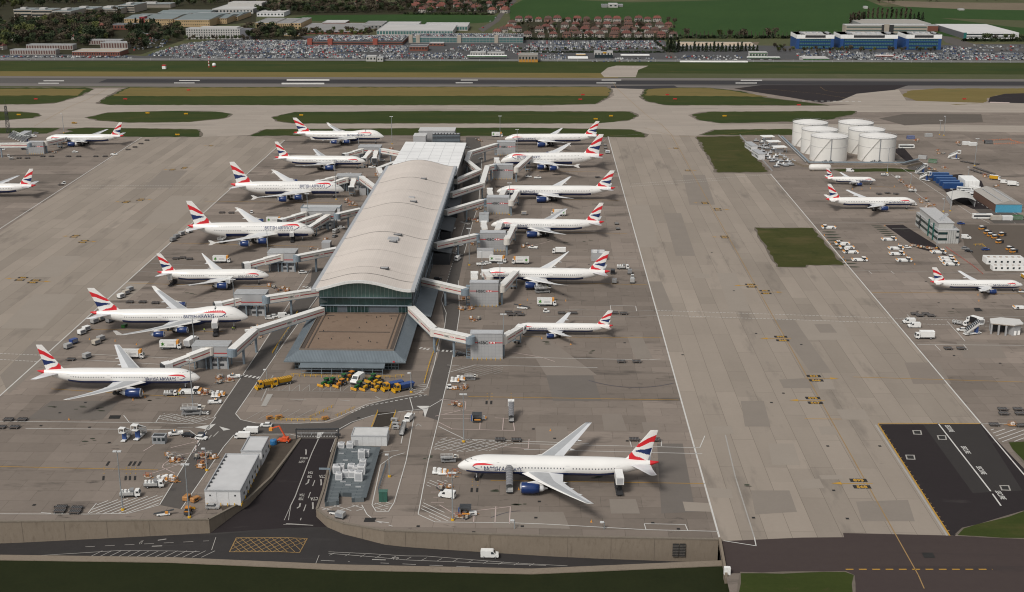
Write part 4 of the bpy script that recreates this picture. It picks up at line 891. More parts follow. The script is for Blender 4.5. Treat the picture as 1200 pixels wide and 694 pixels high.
def wblock(label,x0,x1,yw,yt,yr,yg,dp_=None):
    P0,P1=G(x0,yg),G(x1,yg);zt,z0=zat(P0,yt),zat(P0,yw);z0=max(4.5,z0);dp=yat(P0,yr,zt)-P0.y;dp=min(max(dp,5),12);w2=(P1.x-P0.x)/2
    t=thing('bridge_block',label,'bridge block',((P0.x+P1.x)/2,P0.y,0))
    MB().box(-w2,w2,0,dp,z0,zt).build('cladding',GRYC,t)
    r=MB().box(-w2-.2,w2+.2,-.2,dp+.2,zt,zt+.25).build('roof',mat('grey flat roof',(.36,.37,.375),.6,var=.08,scale=.3),t)
    g=MB();[g.box(-w2,w2,k*dp/4-.08,k*dp/4+.08,zt+.25,zt+.4)for k in range(1,4)];g.build('roof_rib',GRYC,r)
    MB().box(-w2,w2,-.05,0,z0+.9,z0+1.4).build('stripe',DRED,t)
    MB().box(-w2,w2,-.1,dp+.1,z0-.4,z0).build('floor_beam',STEEL,t)
    for sx in(-1,-.3,.4,1):
        for sy in(.5,dp-.5):MB().box(sx*(w2-.5)-.25,sx*(w2-.5)+.25,sy-.25,sy+.25,0,z0-.4).build('column',STEEL,t)
    st_=MB().box(-w2+.8,-.2,1.5,dp-1,0,3.4).build('store',mat('dark store',(.12,.125,.13),.6),t)
    s2=MB().box(.2,w2-1,1.0,dp-1.5,0,3.0).build('cabinet',GRYC,t)
    for k in range(2):MB().box(.5+k*w2*.38,.5+k*w2*.38+w2*.25,.92,1.0,1.2,2.3).build('cabinet_door',DGRY,s2)
    return t
wblock('grey raised bridge block at the near west stand, by the front twin-jet',226.7,269,417,406,399.5,433)
wblock('grey raised bridge block at the jumbo nose, second on the west side',275.5,312.5,357,345,339.5,371)
wblock('grey raised bridge block at the small twin-jet nose, third on the west side',314.5,347,307,296.5,291.5,319)
wblock('wide grey raised bridge block with three arms, fourth on the west side',360,393,256,247.5,243,268)
wblock('grey raised bridge block at the hump of the farther double-decker',394,422,213.5,207,203.5,223)
wblock('grey raised bridge block farthest along the west side',420,446,178,173,169.5,187)
t,w2,h=pxbox('equipment_shed','long white shed behind the wide three-armed bridge block','shed',353,399,259,244,9,WHT)
MB().box(-w2,w2,0,9,0,h).build('wall',WHT,t);MB().box(-w2+.4,w2-.4,.4,8.6,h,h+.12).build('roof',mat('shed roof',(.44,.45,.45),.6),t)
m=MB();m.box(-w2,w2,-.08,.2,h,h+.5);m.box(-w2,-w2+.3,0,9,h,h+.5);m.box(w2-.3,w2,0,9,h,h+.5);m.build('parapet',STEEL,t)
for q in[('long jet bridge sloping beside the front west twin-jet',(246,411),(198,429),8,5.6),('jet bridge behind the jumbo nose',(293,349.5),(258,358),8,6),('jet bridge behind the nose of the small west twin-jet',(330,301),(291,311),8,5.6),
          ('upper left of three jet bridges at the nearer double-decker',(357,252),(332,259),8.5,8),('middle of three jet bridges at the nearer double-decker',(374,254),(340,265),8,7),('right of three jet bridges at the nearer double-decker',(384,255),(363,268),7.5,5.5),
          ('left jet bridge behind the farther double-decker nose',(392,210),(374,214),8,7),('right jet bridge behind the farther double-decker nose',(406,211),(386,217),7.6,5.6),('left jet bridge of the farthest west block',(424,177),(406,182),7.6,6),('right jet bridge of the farthest west block',(434,179),(427,187),7.6,5.6),('stub jet bridge hanging south from the farthest west block',(441,179),(439,187),7.6,5.6),('stub jet bridge hanging south from the fifth west block',(415,212),(412,221),7.6,5.6),
          ('jet bridge docked at the forward door of the narrow-body airliner',(590,398),(610,386),7.4,5.0),('jet bridge over the raked-wing airliner flank',(588,338),(605,320),8,6.2),('jet bridge behind the second east block at the nose door',(574,328),(569,321),7.6,6),('jet bridge stub west of the raked-wing airliner nose',(556,331),(556,323),7.6,6),
          ('jet bridge docked ahead of the engine, third east block',(594,283),(602,267),7.8,6),('jet bridge behind the third east block at the nose door',(583,272),(586,264),7.6,6),('jet bridge stub north of the third east block',(568,272),(567,263),7.6,6),('jet bridge docked ahead of the engine, fourth east block',(599,238),(606,226),7.8,6),('jet bridge behind the fourth east block at the nose door',(588,231),(591,225),7.6,6),('jet bridge stub north of the fourth east block',(575,231),(574,224),7.6,6),
          ('jet bridge reaching up to the upper deck of the east double-decker',(605,199),(622,184),8.4,8.6),('jet bridge stub at the double-decker nose',(584,194),(582,188),7.6,6),('jet bridge lying behind the far left pier airliner nose',(54,168),(74,163.5),7.6,5.8)]:arm(*q)
# ================================================================ AIRLINERS
AW=mat('airliner white',(.71,.70,.675),.22,var=.025,scale=.12,spec=.5)
AB=mat('airliner dark blue',(.013,.028,.105),.25,var=.08,scale=.3,spec=.5)
AEN=mat('engine cowl blue',(.010,.030,.115),.22,var=.08,scale=.5,spec=.5)
AR=mat('airliner red',(.56,.022,.030),.3,var=.05,spec=.5)
AG=mat('wing grey',(.36,.37,.38),.45,var=.06,scale=.4)
AGL=mat('wing light grey',(.60,.61,.62),.4,var=.05,scale=.3)
ALU=mat('polished metal',(.62,.62,.63),.25,.8,var=0)
AEX=mat('exhaust metal',(.25,.23,.21),.4,.6)
AWIN=mat('cabin windows',(.71,.70,.675),.25,var=0)
def _winpat():
    t=AWIN.node_tree;L=t.links.new;b=t.nodes['Principled BSDF']
    tc=t.nodes.new('ShaderNodeTexCoord');sx=t.nodes.new('ShaderNodeSeparateXYZ');L(tc.outputs['Object'],sx.inputs[0])
    f=t.nodes.new('ShaderNodeMath');f.operation='FRACT';L(sx.outputs[0],f.inputs[0])
    g=t.nodes.new('ShaderNodeMath');g.operation='LESS_THAN';L(f.outputs[0],g.inputs[0]);g.inputs[1].default_value=.38
    mx=t.nodes.new('ShaderNodeMix');mx.data_type='RGBA';L(g.outputs[0],mx.inputs[0]);mx.inputs[6].default_value=(.71,.70,.675,1);mx.inputs[7].default_value=(.15,.155,.165,1)
    L(mx.outputs[2],b.inputs['Base Color'])
_winpat()
ALN=mat('door outline',(.42,.42,.42),.6,var=0)
ATX=mat('title blue',(.020,.035,.115),.4,var=0)
AC={
 'twin':dict(L=63.7,D=6.2,cz=5.75,hs=30.45,ft=18.5,rle=.315,rc=13.6,tle=.640,tc=2.2,eng=[(9.7,.325)],nac=(3.7,7.4),ht=10.75,gear=12.9,grey=1),
 'longtwin':dict(L=73.9,D=6.2,cz=5.75,hs=32.4,ft=18.5,rle=.335,rc=13.8,tle=.625,tc=1.3,eng=[(9.7,.345)],nac=(3.9,7.6),ht=10.75,gear=12.9,grey=0),
 'jumbo':dict(L=69.5,D=6.5,cz=6.2,hs=32.2,ft=19.4,rle=.285,rc=14.5,tle=.665,tc=3.0,eng=[(11.7,.345),(20.8,.485)],nac=(2.9,5.6),ht=11.1,gear=11.0,grey=1,hump=1,wl=1),
 'double':dict(L=72.7,D=7.15,cz=7.0,hs=39.9,ft=24.1,rle=.27,rc=17.7,tle=.665,tc=3.4,eng=[(14.9,.335),(25.7,.455)],nac=(3.6,6.0),ht=15.2,gear=12.5,grey=0,dd=1,wl=2),
 'small':dict(L=56.7,D=5.8,cz=5.4,hs=30.0,ft=16.9,rle=.315,rc=11.6,tle=.700,tc=.6,eng=[(9.8,.325)],nac=(3.4,6.3),ht=9.9,gear=9.8,grey=0,flex=1.8),
 'raked':dict(L=62.8,D=5.8,cz=5.4,hs=30.0,ft=17.0,rle=.325,rc=11.6,tle=.675,tc=.6,eng=[(9.8,.335)],nac=(3.4,6.3),ht=9.9,gear=9.8,grey=0,flex=1.8),
 'narrow':dict(L=44.5,D=4.0,cz=3.6,hs=17.05,ft=11.8,rle=.335,rc=7.0,tle=.545,tc=1.6,eng=[(5.75,.345)],nac=(2.25,4.2),ht=6.2,gear=7.6,grey=2),
 'stubby':dict(L=35.5,D=4.0,cz=3.6,hs=17.05,ft=11.8,rle=.31,rc=7.0,tle=.58,tc=1.6,eng=[(5.75,.325)],nac=(2.25,4.2),ht=6.2,gear=7.6,grey=2),
 'older':dict(L=54.9,D=5.1,cz=5.0,hs=23.8,ft=15.8,rle=.33,rc=10.2,tle=.630,tc=2.0,eng=[(7.9,.345)],nac=(2.8,5.4),ht=9.3,gear=9.3,grey=2)}
def stations(a):
    L,D,cz=a['L'],a['D'],a['cz'];r=D/2;rz=r*(1.18 if a.get('dd')else 1.0);Ln,Lt=1.55*D,(2.9 if a['L']<60 else 3.1)*D
    S=[]
    for s in(0,.006,.03,.07,.13,.2,.3,.42,.55,.7,.85,1):
        k=(1-(1-s)**2.0)**.62 if s>0 else .02
        drop=(.30 if not a.get('dd')else .62)*r*(1-s)**1.8
        S.append([s*Ln,cz-drop,r*k,rz*k*(1-.05*(1-s)),rz*k])
    n=14
    for i in range(1,n):S.append([Ln+(L-Lt-Ln)*i/n,cz,r,rz,rz])
    for i in range(0,15):
        t=i/14;k=1-(t**1.75)*.93
        S.append([L-Lt+Lt*t,cz+rz*.62*t**1.6,r*k*(1-.05*t),rz*k,rz*k])
    if a.get('hump'):
        for q in S:
            x=q[0]/L;h=0
            if x<.30:h=min(1,max(0,(x-.012)/.075))
            if x>=.22:h=max(0,1-(x-.22)/.14)
            h=h*h*(3-2*h);q[3]*=1+.36*h
    return S
def profile_at(S,x):
    for p,q in zip(S,S[1:]):
        if p[0]<=x<=q[0]:
            t=(x-p[0])/(q[0]-p[0]+1e-9);return[p[i]+(q[i]-p[i])*t for i in range(5)]
    return S[-1]if x>S[0][0]else S[0]
def surf(S,x,ang,side,off=.03):
    """point on the hull at distance x from the nose, at angle ang above the horizon of the side"""
    q=profile_at(S,x);c,s=math.cos(ang),math.sin(ang)
    rz=q[3]if s>=0 else q[4]
    return Vector((-x,side*(q[2]+off)*c,q[1]+(rz+off)*s))
def tailcol(u,v):
    """fin livery: chord fraction u from leading edge, height fraction v -> 0 white 1 blue 2 red"""
    def ip(tb,x):
        for(a,p),(b,q)in zip(tb,tb[1:]):
            if a<=x<=b:return p+(q-p)*(x-a)/(b-a)
        return tb[-1][1]
    if ip([(0,.45),(.2,.45),(.45,.54),(.7,.62),(1,.63)],u)<v<ip([(0,.56),(.12,.63),(.35,.735),(.65,.80),(1,.86)],u):return 2
    if u>.1 and ip([(0,.335),(.1,.325),(.5,.285),(.8,.235),(1,.21)],u)<v<ip([(0,.335),(.1,.335),(.35,.385),(.6,.39),(1,.45)],u):return 1
    if ip([(0,.19),(.12,.10),(.25,-.08),(1,-.2)],u)<v<ip([(0,.30),(.15,.235),(.35,.165),(.6,.135),(.8,.075),(1,.01)],u):return 2
    return 0
def wing_mb(a,side):
    """returns (mesh builder, tip point, function y -> leading edge x, z)"""
    L,hs,cz,r=a['L'],a['hs'],a['cz'],a['D']/2
    x0,xt=a['rle']*L,a['tle']*L;yr=r*.55;z0=cz-r*.62;fl=a.get('flex',1.0)
    def le(y):t=(y-yr)/(hs-yr);return x0+(xt-x0)*t
    rte=x0+a['rc'];kte=max(le(.33*hs)+a['rc']*.56,rte-.5)
    def te(y):
        t=(y-yr)/(hs-yr);tk=(.33*hs-yr)/(hs-yr)
        if t<tk:return rte+(kte-rte)*t/tk
        return kte+(xt+a['tc']-kte)*(t-tk)/(1-tk)
    def zz(y):t=(y-yr)/(hs-yr);return z0+hs*.085*t+fl*1.4*t*t
    m=MB();fr=[0,.03,.13,.35,.64,.72,.86,1.0]
    th=[0,.35,.8,1,.75,.6,.3,0]
    ysn=[yr+(hs-yr)*k for k in(0,.05,.12,.2,.28,.4,.52,.64,.76,.88,.96,1)]
    n=len(fr)
    for y in ysn:
        t=(y-yr)/(hs-yr);c=te(y)-le(y);T=c*(.125-.035*t)
        for f,h in zip(fr,th):m.v.append((-(le(y)+c*f),side*y,zz(y)+T*h*.55))
        for f,h in zip(fr,th):m.v.append((-(le(y)+c*f),side*y,zz(y)-T*h*.45))
    w=2*n;g=a['grey']
    for j in range(len(ysn)-1):
        for i in range(n-1):
            A=j*w+i;q=(A,A+1,A+1+w,A+w);m.f.append(q if side<0 else q[::-1])
            mid=(fr[i]+fr[i+1])/2
            if g==1:m.m.append(1 if .13<mid<.66 and j>0 else(0 if mid<.13 else 2))
            elif g==2:m.m.append(2 if mid>.13 else 0)
            else:m.m.append(0 if(mid<.13 or mid>.72)else 3)
            B=j*w+n+i;q=(B,B+w,B+1+w,B+1);m.f.append(q if side<0 else q[::-1]);m.m.append(2)
    m.f.append(tuple(range((len(ysn)-1)*w,(len(ysn)-1)*w+n))+tuple(range((len(ysn)-1)*w+2*n-2,(len(ysn)-1)*w+n,-1)));m.m.append(0)
    return m,le,te,zz
def make_airliner(kind):
    a=AC[kind];L,D,cz,hs=a['L'],a['D'],a['cz'],a['hs'];r=D/2;S=stations(a)
    root=thing('airliner','airliner','airliner')
    N=28;m=MB();
    bl=R(23);up=[-bl+(math.pi+2*bl)*i/18 for i in range(19)];dn=[math.pi+bl+(math.pi-2*bl)*i/9 for i in range(1,9)]
    angs=up+dn;N=len(angs)
    for x,zc,ry,rt,rb_ in S:
        for t in angs:
            s=math.sin(t);m.v.append((-x,ry*math.cos(t),zc+(rt if s>=0 else rb_)*s))
    for j in range(len(S)-1):
        for i in range(N):
            A,B=j*N+i,j*N+(i+1)%N;m.f.append((A,A+N,B+N,B))
            xm=(S[j][0]+S[j+1][0])/2/L
            if xm>.955:c=2
            elif i>=18 and .05<xm<(.80 if not a.get('dd')else .70):c=1
            else:c=0
            m.m.append(c)
    m.f.append(tuple(range(N)));m.m.append(0);e=(len(S)-1)*N;m.f.append(tuple(range(e+N-1,e-1,-1)));m.m.append(1)
    body=m.build('fuselage',[AW,AB,AR],root,smooth=True)
    b=MB().lathe([(.01,-.0),(r*.75,-1.6),(r*1.0,-4),(r*1.02,-11*D/6.2),(r*.8,-14*D/6.2),(.01,-17*D/6.2)],14,0,'x',(-(a['rle']*L-2),0,cz-r*.33));b.v=[(x,y*.96,z if z<cz-r*.6 else cz-r*.6)for x,y,z in b.v];b.build('belly_fairing',AB if kind not in('double',)else AW,root,smooth=True)
    def strip_row(x0,x1,ang,step,wz,hz,skip):
        ks=[x0]+[k for k in skip if x0<k<x1]+[x1]
        for sd in(1,-1):
            for k0,k1 in zip(ks,ks[1:]):
                w=MB();k0+=1.1;k1-=1.1;nn=max(1,int((k1-k0)/1.5))
                if k1-k0<1:continue
                for i in range(nn+1):
                    xx=k0+(k1-k0)*i/nn;w.v+=[tuple(surf(S,xx,ang-hz/2/r,sd)),tuple(surf(S,xx,ang+hz/2/r,sd))]
                    if i:w.f.append((2*i-2,2*i,2*i+1,2*i-1));w.m.append(0)
                w.build('window_row',AWIN,root)
    doors=[.10,.29,.55,.80]if L>50 else[.12,.36,.58,.82]
    dx=[d*L for d in doors]
    if a.get('dd'):
        strip_row(9,L*.82,R(2),1.15,.3,.42,dx);strip_row(9,L*.78,R(33),1.15,.3,.42,dx)
    else:strip_row(L*.095,L*.83,R(7),1.05 if L>50 else .95,.3,.45 if L>50 else .36,dx)
    if a.get('hump'):strip_row(9,20,R(42),1.15,.3,.42,[])
    dh=1.95*D/6.2
    for sd in(1,-1):
        for x in dx:
            w=MB()
            for(u0,u1,v0,v1)in((-.55,-.47,-.6,1.0),(.47,.55,-.6,1.0),(-.55,.55,.92,1.0),(-.55,.55,-.6,-.52)):
                q=[surf(S,x+u,R(2)+v*dh*.55/r*1.05,sd,.025)for u,v in((u0,v0),(u1,v0),(u1,v1),(u0,v1))];w.add(q,[(0,1,2,3)])
            w.build('door',ALN,root)
    w=MB();xf={'jumbo':1.0*D,'double':.40*D}.get(kind,.40*D);q0=profile_at(S,xf);zl=q0[1]+q0[3]*.985;zu=zl+.85*min(1.1,D/6.2)
    if kind=='double':zl-=.2
    def pane(f,z):
        ang=R(88-58*f);lo,hi=0.01,2.2*D
        for _ in range(30):
            x=(lo+hi)/2;q=profile_at(S,x)
            if q[1]+q[3]*math.sin(ang)<z:lo=x
            else:hi=x
        return lo,ang
    for sd in(1,-1):
        for f0,f1 in((.02,.32),(.36,.64),(.68,.95)):
            w.add([surf(S,*pane(f0,zl),sd,.04),surf(S,*pane(f1,zl),sd,.04),surf(S,*pane(f1-.01,zu-(.25 if f1>.9 else 0)),sd,.04),surf(S,*pane(f0+.01,zu),sd,.04)],[(0,1,2,3)])
    w.build('flight_deck_window',GLASS,root)
    tb0,tb1,rb0f,rb1f={'jumbo':(.207,.40,.13,.285),'double':(.163,.385,.11,.25),'small':(.14,.27,.085,.20),'raked':(.14,.28,.08,.20),'narrow':(.15,.33,.09,.19),'stubby':(.17,.40,.10,.22),'older':(.135,.31,.08,.19)}.get(kind,(.137,.322,.078,.188))
    v,f,wd=text_mesh('BRITISH AIRWAYS',2.0,.018,.3);tw=(tb1-tb0)*L;kx=tw/wd;ts=kx*1.2;x0=tb0*L;base=R(-17)if not a.get('dd')else R(10)
    if a.get('hump'):base=R(-2)
    for sd in(1,-1):
        t=MB()
        if sd==-1:t.add([surf(S,x0+(wd-p[0])*kx,base+p[1]*ts/r,sd,.05)for p in v],[q[::-1]for q in f])
        else:t.add([surf(S,x0+p[0]*kx,base+p[1]*ts/r,sd,.05)for p in v],f)
        t.build('title',ATX,root)
        rb0=rb0f*L;rl=(rb1f-rb0f)*L;rr=R(14)if not a.get('dd')else R(36);hgt=.95*D/6.2*(1.25 if a.get('dd')else 1)
        if a.get('hump'):rr=R(26)
        red,blu=MB(),MB();K=16
        topc=[(0,.0),(.05,.55),(.12,.9),(.22,1.0),(.4,.98),(.6,.85),(.8,.6),(1,.3)]
        botc=[(0,-.25),(.05,-.0),(.12,.15),(.22,.25),(.4,.22),(.6,.22),(.8,.25),(1,.27)]
        def ip(tb,x):
            for(p,q),(p2,q2)in zip(tb,tb[1:]):
                if p<=x<=p2:return q+(q2-q)*(x-p)/(p2-p)
            return tb[-1][1]
        for k in range(K):
            q=[]
            for kk,tb in((k,botc),(k+1,botc),(k+1,topc),(k,topc)):q.append(surf(S,rb0+rl*kk/K,rr+ip(tb,kk/K)*hgt/r,sd,.045))
            red.add(q,[(0,1,2,3)])
        hb=[(0,-.25),(.06,-.75),(.14,-1.2),(.24,-1.45),(.34,-1.5)];hu=[(0,0.0),(.06,-.3),(.14,-.85),(.24,-1.25),(.34,-1.45)]
        for k in range(8):
            q=[]
            for kk,tb in((k,hb),(k+1,hb),(k+1,hu),(k,hu)):q.append(surf(S,rb0+rl*.34*kk/8,rr+ip(tb,.34*kk/8)*hgt*.85/r,sd,.045))
            blu.add(q,[(0,1,2,3)])
        rbn=red.build('ribbon_mark',AR,root);blu.build('ribbon_hook',ATX,rbn)
    for sd in(1,-1):
        wmb,le,te,zz=wing_mb(a,sd);wg=wmb.build('wing',[AW,AG,AGL,AGL],root,smooth=True)
        if a.get('wl'):
            xt,y,z=le(hs),hs,zz(hs);c=a['tc'];h=2.1 if a['wl']==1 else 1.3
            g=MB();
            for s2 in((1,)if a['wl']==1 else(1,-1)):
                g.add([(-xt,sd*(y-.06),z),(-(xt+c),sd*(y-.06),z),(-(xt+c+1.2),sd*(y+.5*(a['wl']==1)-.06),z+h*s2),(-(xt+c*.6+.9),sd*(y+.5*(a['wl']==1)-.06),z+h*s2),
                       (-xt,sd*(y+.06),z),(-(xt+c),sd*(y+.06),z),(-(xt+c+1.2),sd*(y+.5*(a['wl']==1)+.06),z+h*s2),(-(xt+c*.6+.9),sd*(y+.5*(a['wl']==1)+.06),z+h*s2)],
                      [(0,1,2,3),(7,6,5,4),(0,4,5,1),(1,5,6,2),(2,6,7,3),(3,7,4,0)])
            g.build('winglet',AW,wg)
        for k in(.3,.48,.66):
            y=hs*k;g=MB().lathe([(.02,-2.2),(.28,-1.2),(.32,.2),(.22,1.2),(.02,2.0)],8,0,'x',(0,0,0));g.v=[(x-te(y)+.8,yy+sd*y,z+zz(y)-.45)for x,yy,z in g.v];g.build('flap_fairing',AGL,wg,smooth=True)
        dn_,ln_=a['nac'];R_=dn_/2
        for ey,ex in a['eng']:
            lx=le(ey);xf=lx-ln_*.72;ez=zz(ey)-R_*1.22
            e_=MB().lathe([(R_*.86,-ln_*.02),(R_*.97,-ln_*.08),(R_*1.0,-ln_*.3),(R_*.97,-ln_*.55),(R_*.80,-ln_*.80),(R_*.76,-ln_*.80)],20,0,'x',(-xf,sd*ey,ez)).build('engine',AEN,root,smooth=True)
            MB().lathe([(R_*.78,-ln_*.05),(R_*.80,0),(R_*.86,.0),(R_*.925,-ln_*.05)],20,0,'x',(-xf+.06,sd*ey,ez)).build('intake_lip',ALU,e_,smooth=True)
            MB().cyl((-xf-.5,sd*ey,ez),(-xf-.55,sd*ey,ez),R_*.82,n=18).build('fan',DARK,e_)
            MB().lathe([(R_*.62,-ln_*.74),(R_*.55,-ln_*.92),(R_*.40,-ln_*1.0),(R_*.30,-ln_*1.0),(R_*.1,-ln_*1.15),(.01,-ln_*1.16)],14,0,'x',(-xf,sd*ey,ez)).build('exhaust',AGL,e_,smooth=True)
            p=MB();zt_=zz(ey)+.1;p.add([(-xf-ln_*.2,sd*ey-.22,ez+R_*.9),(-xf-ln_*.95,sd*ey-.22,ez+R_*.55),(-lx-3.2,sd*ey-.22,zt_),(-lx-.2,sd*ey-.22,zt_+.25),(-xf-ln_*.2,sd*ey+.22,ez+R_*.9),(-xf-ln_*.95,sd*ey+.22,ez+R_*.55),(-lx-3.2,sd*ey+.22,zt_),(-lx-.2,sd*ey+.22,zt_+.25)],
                    [(0,1,2,3),(7,6,5,4),(0,4,5,1),(1,5,6,2),(2,6,7,3),(3,7,4,0)]);p.build('pylon',AW,e_)
        hl=a['ht'];rx,cr=.855*L,.105*L;tx,ct=.945*L,.036*L;tz=cz+r*.42
        q=MB();fr=[0,.06,.3,.7,1];th=[0,.6,1,.6,0]
        for y,x,c,z in((r*.35,rx,cr,tz),(hl*.5,(rx+tx)/2-.3,(cr+ct)/2,tz+hl*.05),(hl,tx,ct,tz+hl*.105)):
            for f_,h in zip(fr,th):q.v.append((-(x+c*f_),sd*y,z+c*.05*h))
            for f_,h in zip(fr,th):q.v.append((-(x+c*f_),sd*y,z-c*.05*h))
        for j in range(2):
            for i in range(4):
                A=j*10+i;k_=(A,A+1,A+11,A+10);q.f.append(k_ if sd<0 else k_[::-1]);A+=5;k_=(A,A+10,A+11,A+1);q.f.append(k_ if sd<0 else k_[::-1]);q.m+=[0,0]
        q.f.append((20,21,22,23,24,28,27,26));q.m.append(0)
        q.build('tailplane',AGL if a['grey']!=2 else AW,root,smooth=True)
    zb=cz+r*(.86 if not a.get('dd')else 1.0);ft=a['ft'];m=MB();NU,NV=46,62
    rl0,rt0,tl0,tt0=(.828*L,.945*L,.955*L,.992*L)
    if a.get('dd'):rl0,rt0,tl0,tt0=(.80*L,.945*L,.955*L,.998*L)
    if a.get('hump'):rl0,rt0,tl0,tt0=(.80*L,.94*L,.962*L,1.005*L)
    if L<50:rl0,rt0,tl0,tt0=(.825*L,.945*L,.945*L,.995*L)
    for sd in(1,-1):
        o=len(m.v)
        for j in range(NV+1):
            v_=j/NV;x0_,x1_=rl0+(tl0-rl0)*v_,rt0+(tt0-rt0)*v_;c=x1_-x0_;z=zb-.6+(ft-zb+.6)*v_
            if v_<.12:x0_-=(.12-v_)*.22*L*.25;c=x1_-x0_
            for i in range(NU+1):
                u=i/NU;tk=c*.055*math.sin(math.pi*min(1,u*1.0))**.6*(1-.3*v_)if 0<u<1 else 0
                m.v.append((-(x0_+c*u),sd*tk,z))
        for j in range(NV):
            for i in range(NU):
                A=o+j*(NU+1)+i;q=(A,A+1,A+NU+2,A+NU+1);m.f.append(q if sd<0 else q[::-1]);m.m.append(tailcol((i+.5)/NU,(j+.5)/NV))
    top=NV*(NU+1);o2=(NV+1)*(NU+1)
    for i in range(NU):m.f.append((top+i,top+i+1,o2+top+i+1,o2+top+i));m.m.append(0)
    m.build('tail_fin',[AW,AB,AR],root)
    gz=cz-r*.9
    def leg(nm,x,y,nw,wr,wx):
        g=MB().cyl((x,y,wr*.6),(x,y,gz+.5),.2,n=8).box(x-.12,x+.9,y-.06,y+.06,gz-.5,gz+.3).build(nm,AGL,root)
        for i in range(nw):
            for s in(-1,1):
                xx=x+(i-(nw-1)/2)*wx;MB().cyl((xx,y+s*.42-.2,wr),(xx,y+s*.42+.2,wr),wr,n=12).build('wheel',TYRE,g)
    leg('nose_gear',-.095*L,0,1,.52*D/6.2+.05,1)
    mx=-(a['rle']*L+a['rc']*.80)
    for s in(1,-1):leg('main_gear',mx,s*a['gear']/2*.85,3 if kind in('twin','longtwin')else(1 if D<4.5 else 2),.64*D/6.2+.05,1.4)
    if len(a['eng'])==2:
        for s in(1,-1):leg('body_gear',mx-3.2,s*2.0,2,.62,1.4)
    return root
FLEET=[
 ('twin',(536.5,545.5),(772,543.5),'twin-engined airliner with stairs at its flank, nearest the camera on the open stand'),
 ('twin',(234.5,443),(44,434.5),'twin-engined airliner at the front west stand, white tug under its nose'),
 ('jumbo',(291,372),(106,366),'four-engined hump-backed airliner at the second west stand, catering truck at its door'),
 ('small',(315.5,323),(184,318.5),'shorter twin-engined airliner with upswept wings on the west side'),
 ('double',(369,271),(219,266),'nearer of the two double-deck airliners on the west side, in front of three bridges'),
 ('double',(403.5,223),(270,217),'farther of the two double-deck airliners on the west side'),
 ('twin',(428.5,190),(322,184.5),'twin-engined airliner on the west side, parked between hump-backed and double-deck ones'),
 ('jumbo',(450,161),(344.5,155.5),'hump-backed airliner at the farthest west stand beside the grass'),
 ('longtwin',(591.5,163.5),(703,158.5),'long twin-engined airliner farthest along the east side, by the grass'),
 ('double',(586.5,190),(707,182),'double-deck airliner on the east side with two blue engines facing us'),
 ('longtwin',(582,225),(721,220.5),'long twin-engined airliner south of the east double-decker'),
 ('twin',(575.5,264),(708,260.5),'twin-engined airliner fourth from the front on the east side, white truck behind its wing'),
 ('raked',(562.5,322),(715,318.5),'twin-engined airliner with long white raked wings on the east side'),
 ('narrow',(602.5,384.5),(718.5,381),'slim narrow-body airliner with closed engines at the front east stand'),
 ('twin',(52,164.5),(146.5,157),'airliner with wavy red and blue fin on the far left pier, nose to the left'),
 ('twin',(-53,224),(42,217),'airliner cut by the left picture edge, only rear fuselage and tail in view'),
 ('stubby',(1027,212.5),(966.5,207),'short narrow-body airliner parked just below the white storage tanks'),
 ('older',(1073,237.5),(967.5,233.5),'slender twin-engined airliner parked below the short one on the east apron'),
 ('narrow',(1198.5,334.5),(1090,330),'narrow-body airliner at the right picture edge, near the white portable cabins')]
for kind,npx,tpx,lab in FLEET:
    a=AC[kind];zn=a['cz']-.30*a['D']/2*(1 if kind!='double' else 2);zt=a['cz']+.62*a['D']/2
    A,B=G(*npx,zn),G(*tpx,zt);d=A-B;d.z=0
    sc=d.length/a['L'];sc=sc if .94<sc<1.06 else 1.0
    h=math.atan2(d.y,d.x);h0=0 if abs(h)<1.6 else math.pi;dv=(h-h0+math.pi)%(2*math.pi)-math.pi;h=h0+max(R(-1.5),min(R(3),dv))
    mid=(A+B)/2;u=Vector((math.cos(h),math.sin(h),0));A=mid+u*a['L']*sc/2
    if npx[0]<-20:A=B+u*a['L']*sc
    place((make_airliner,kind),(A.x,A.y,0),h,lab,None,sc)
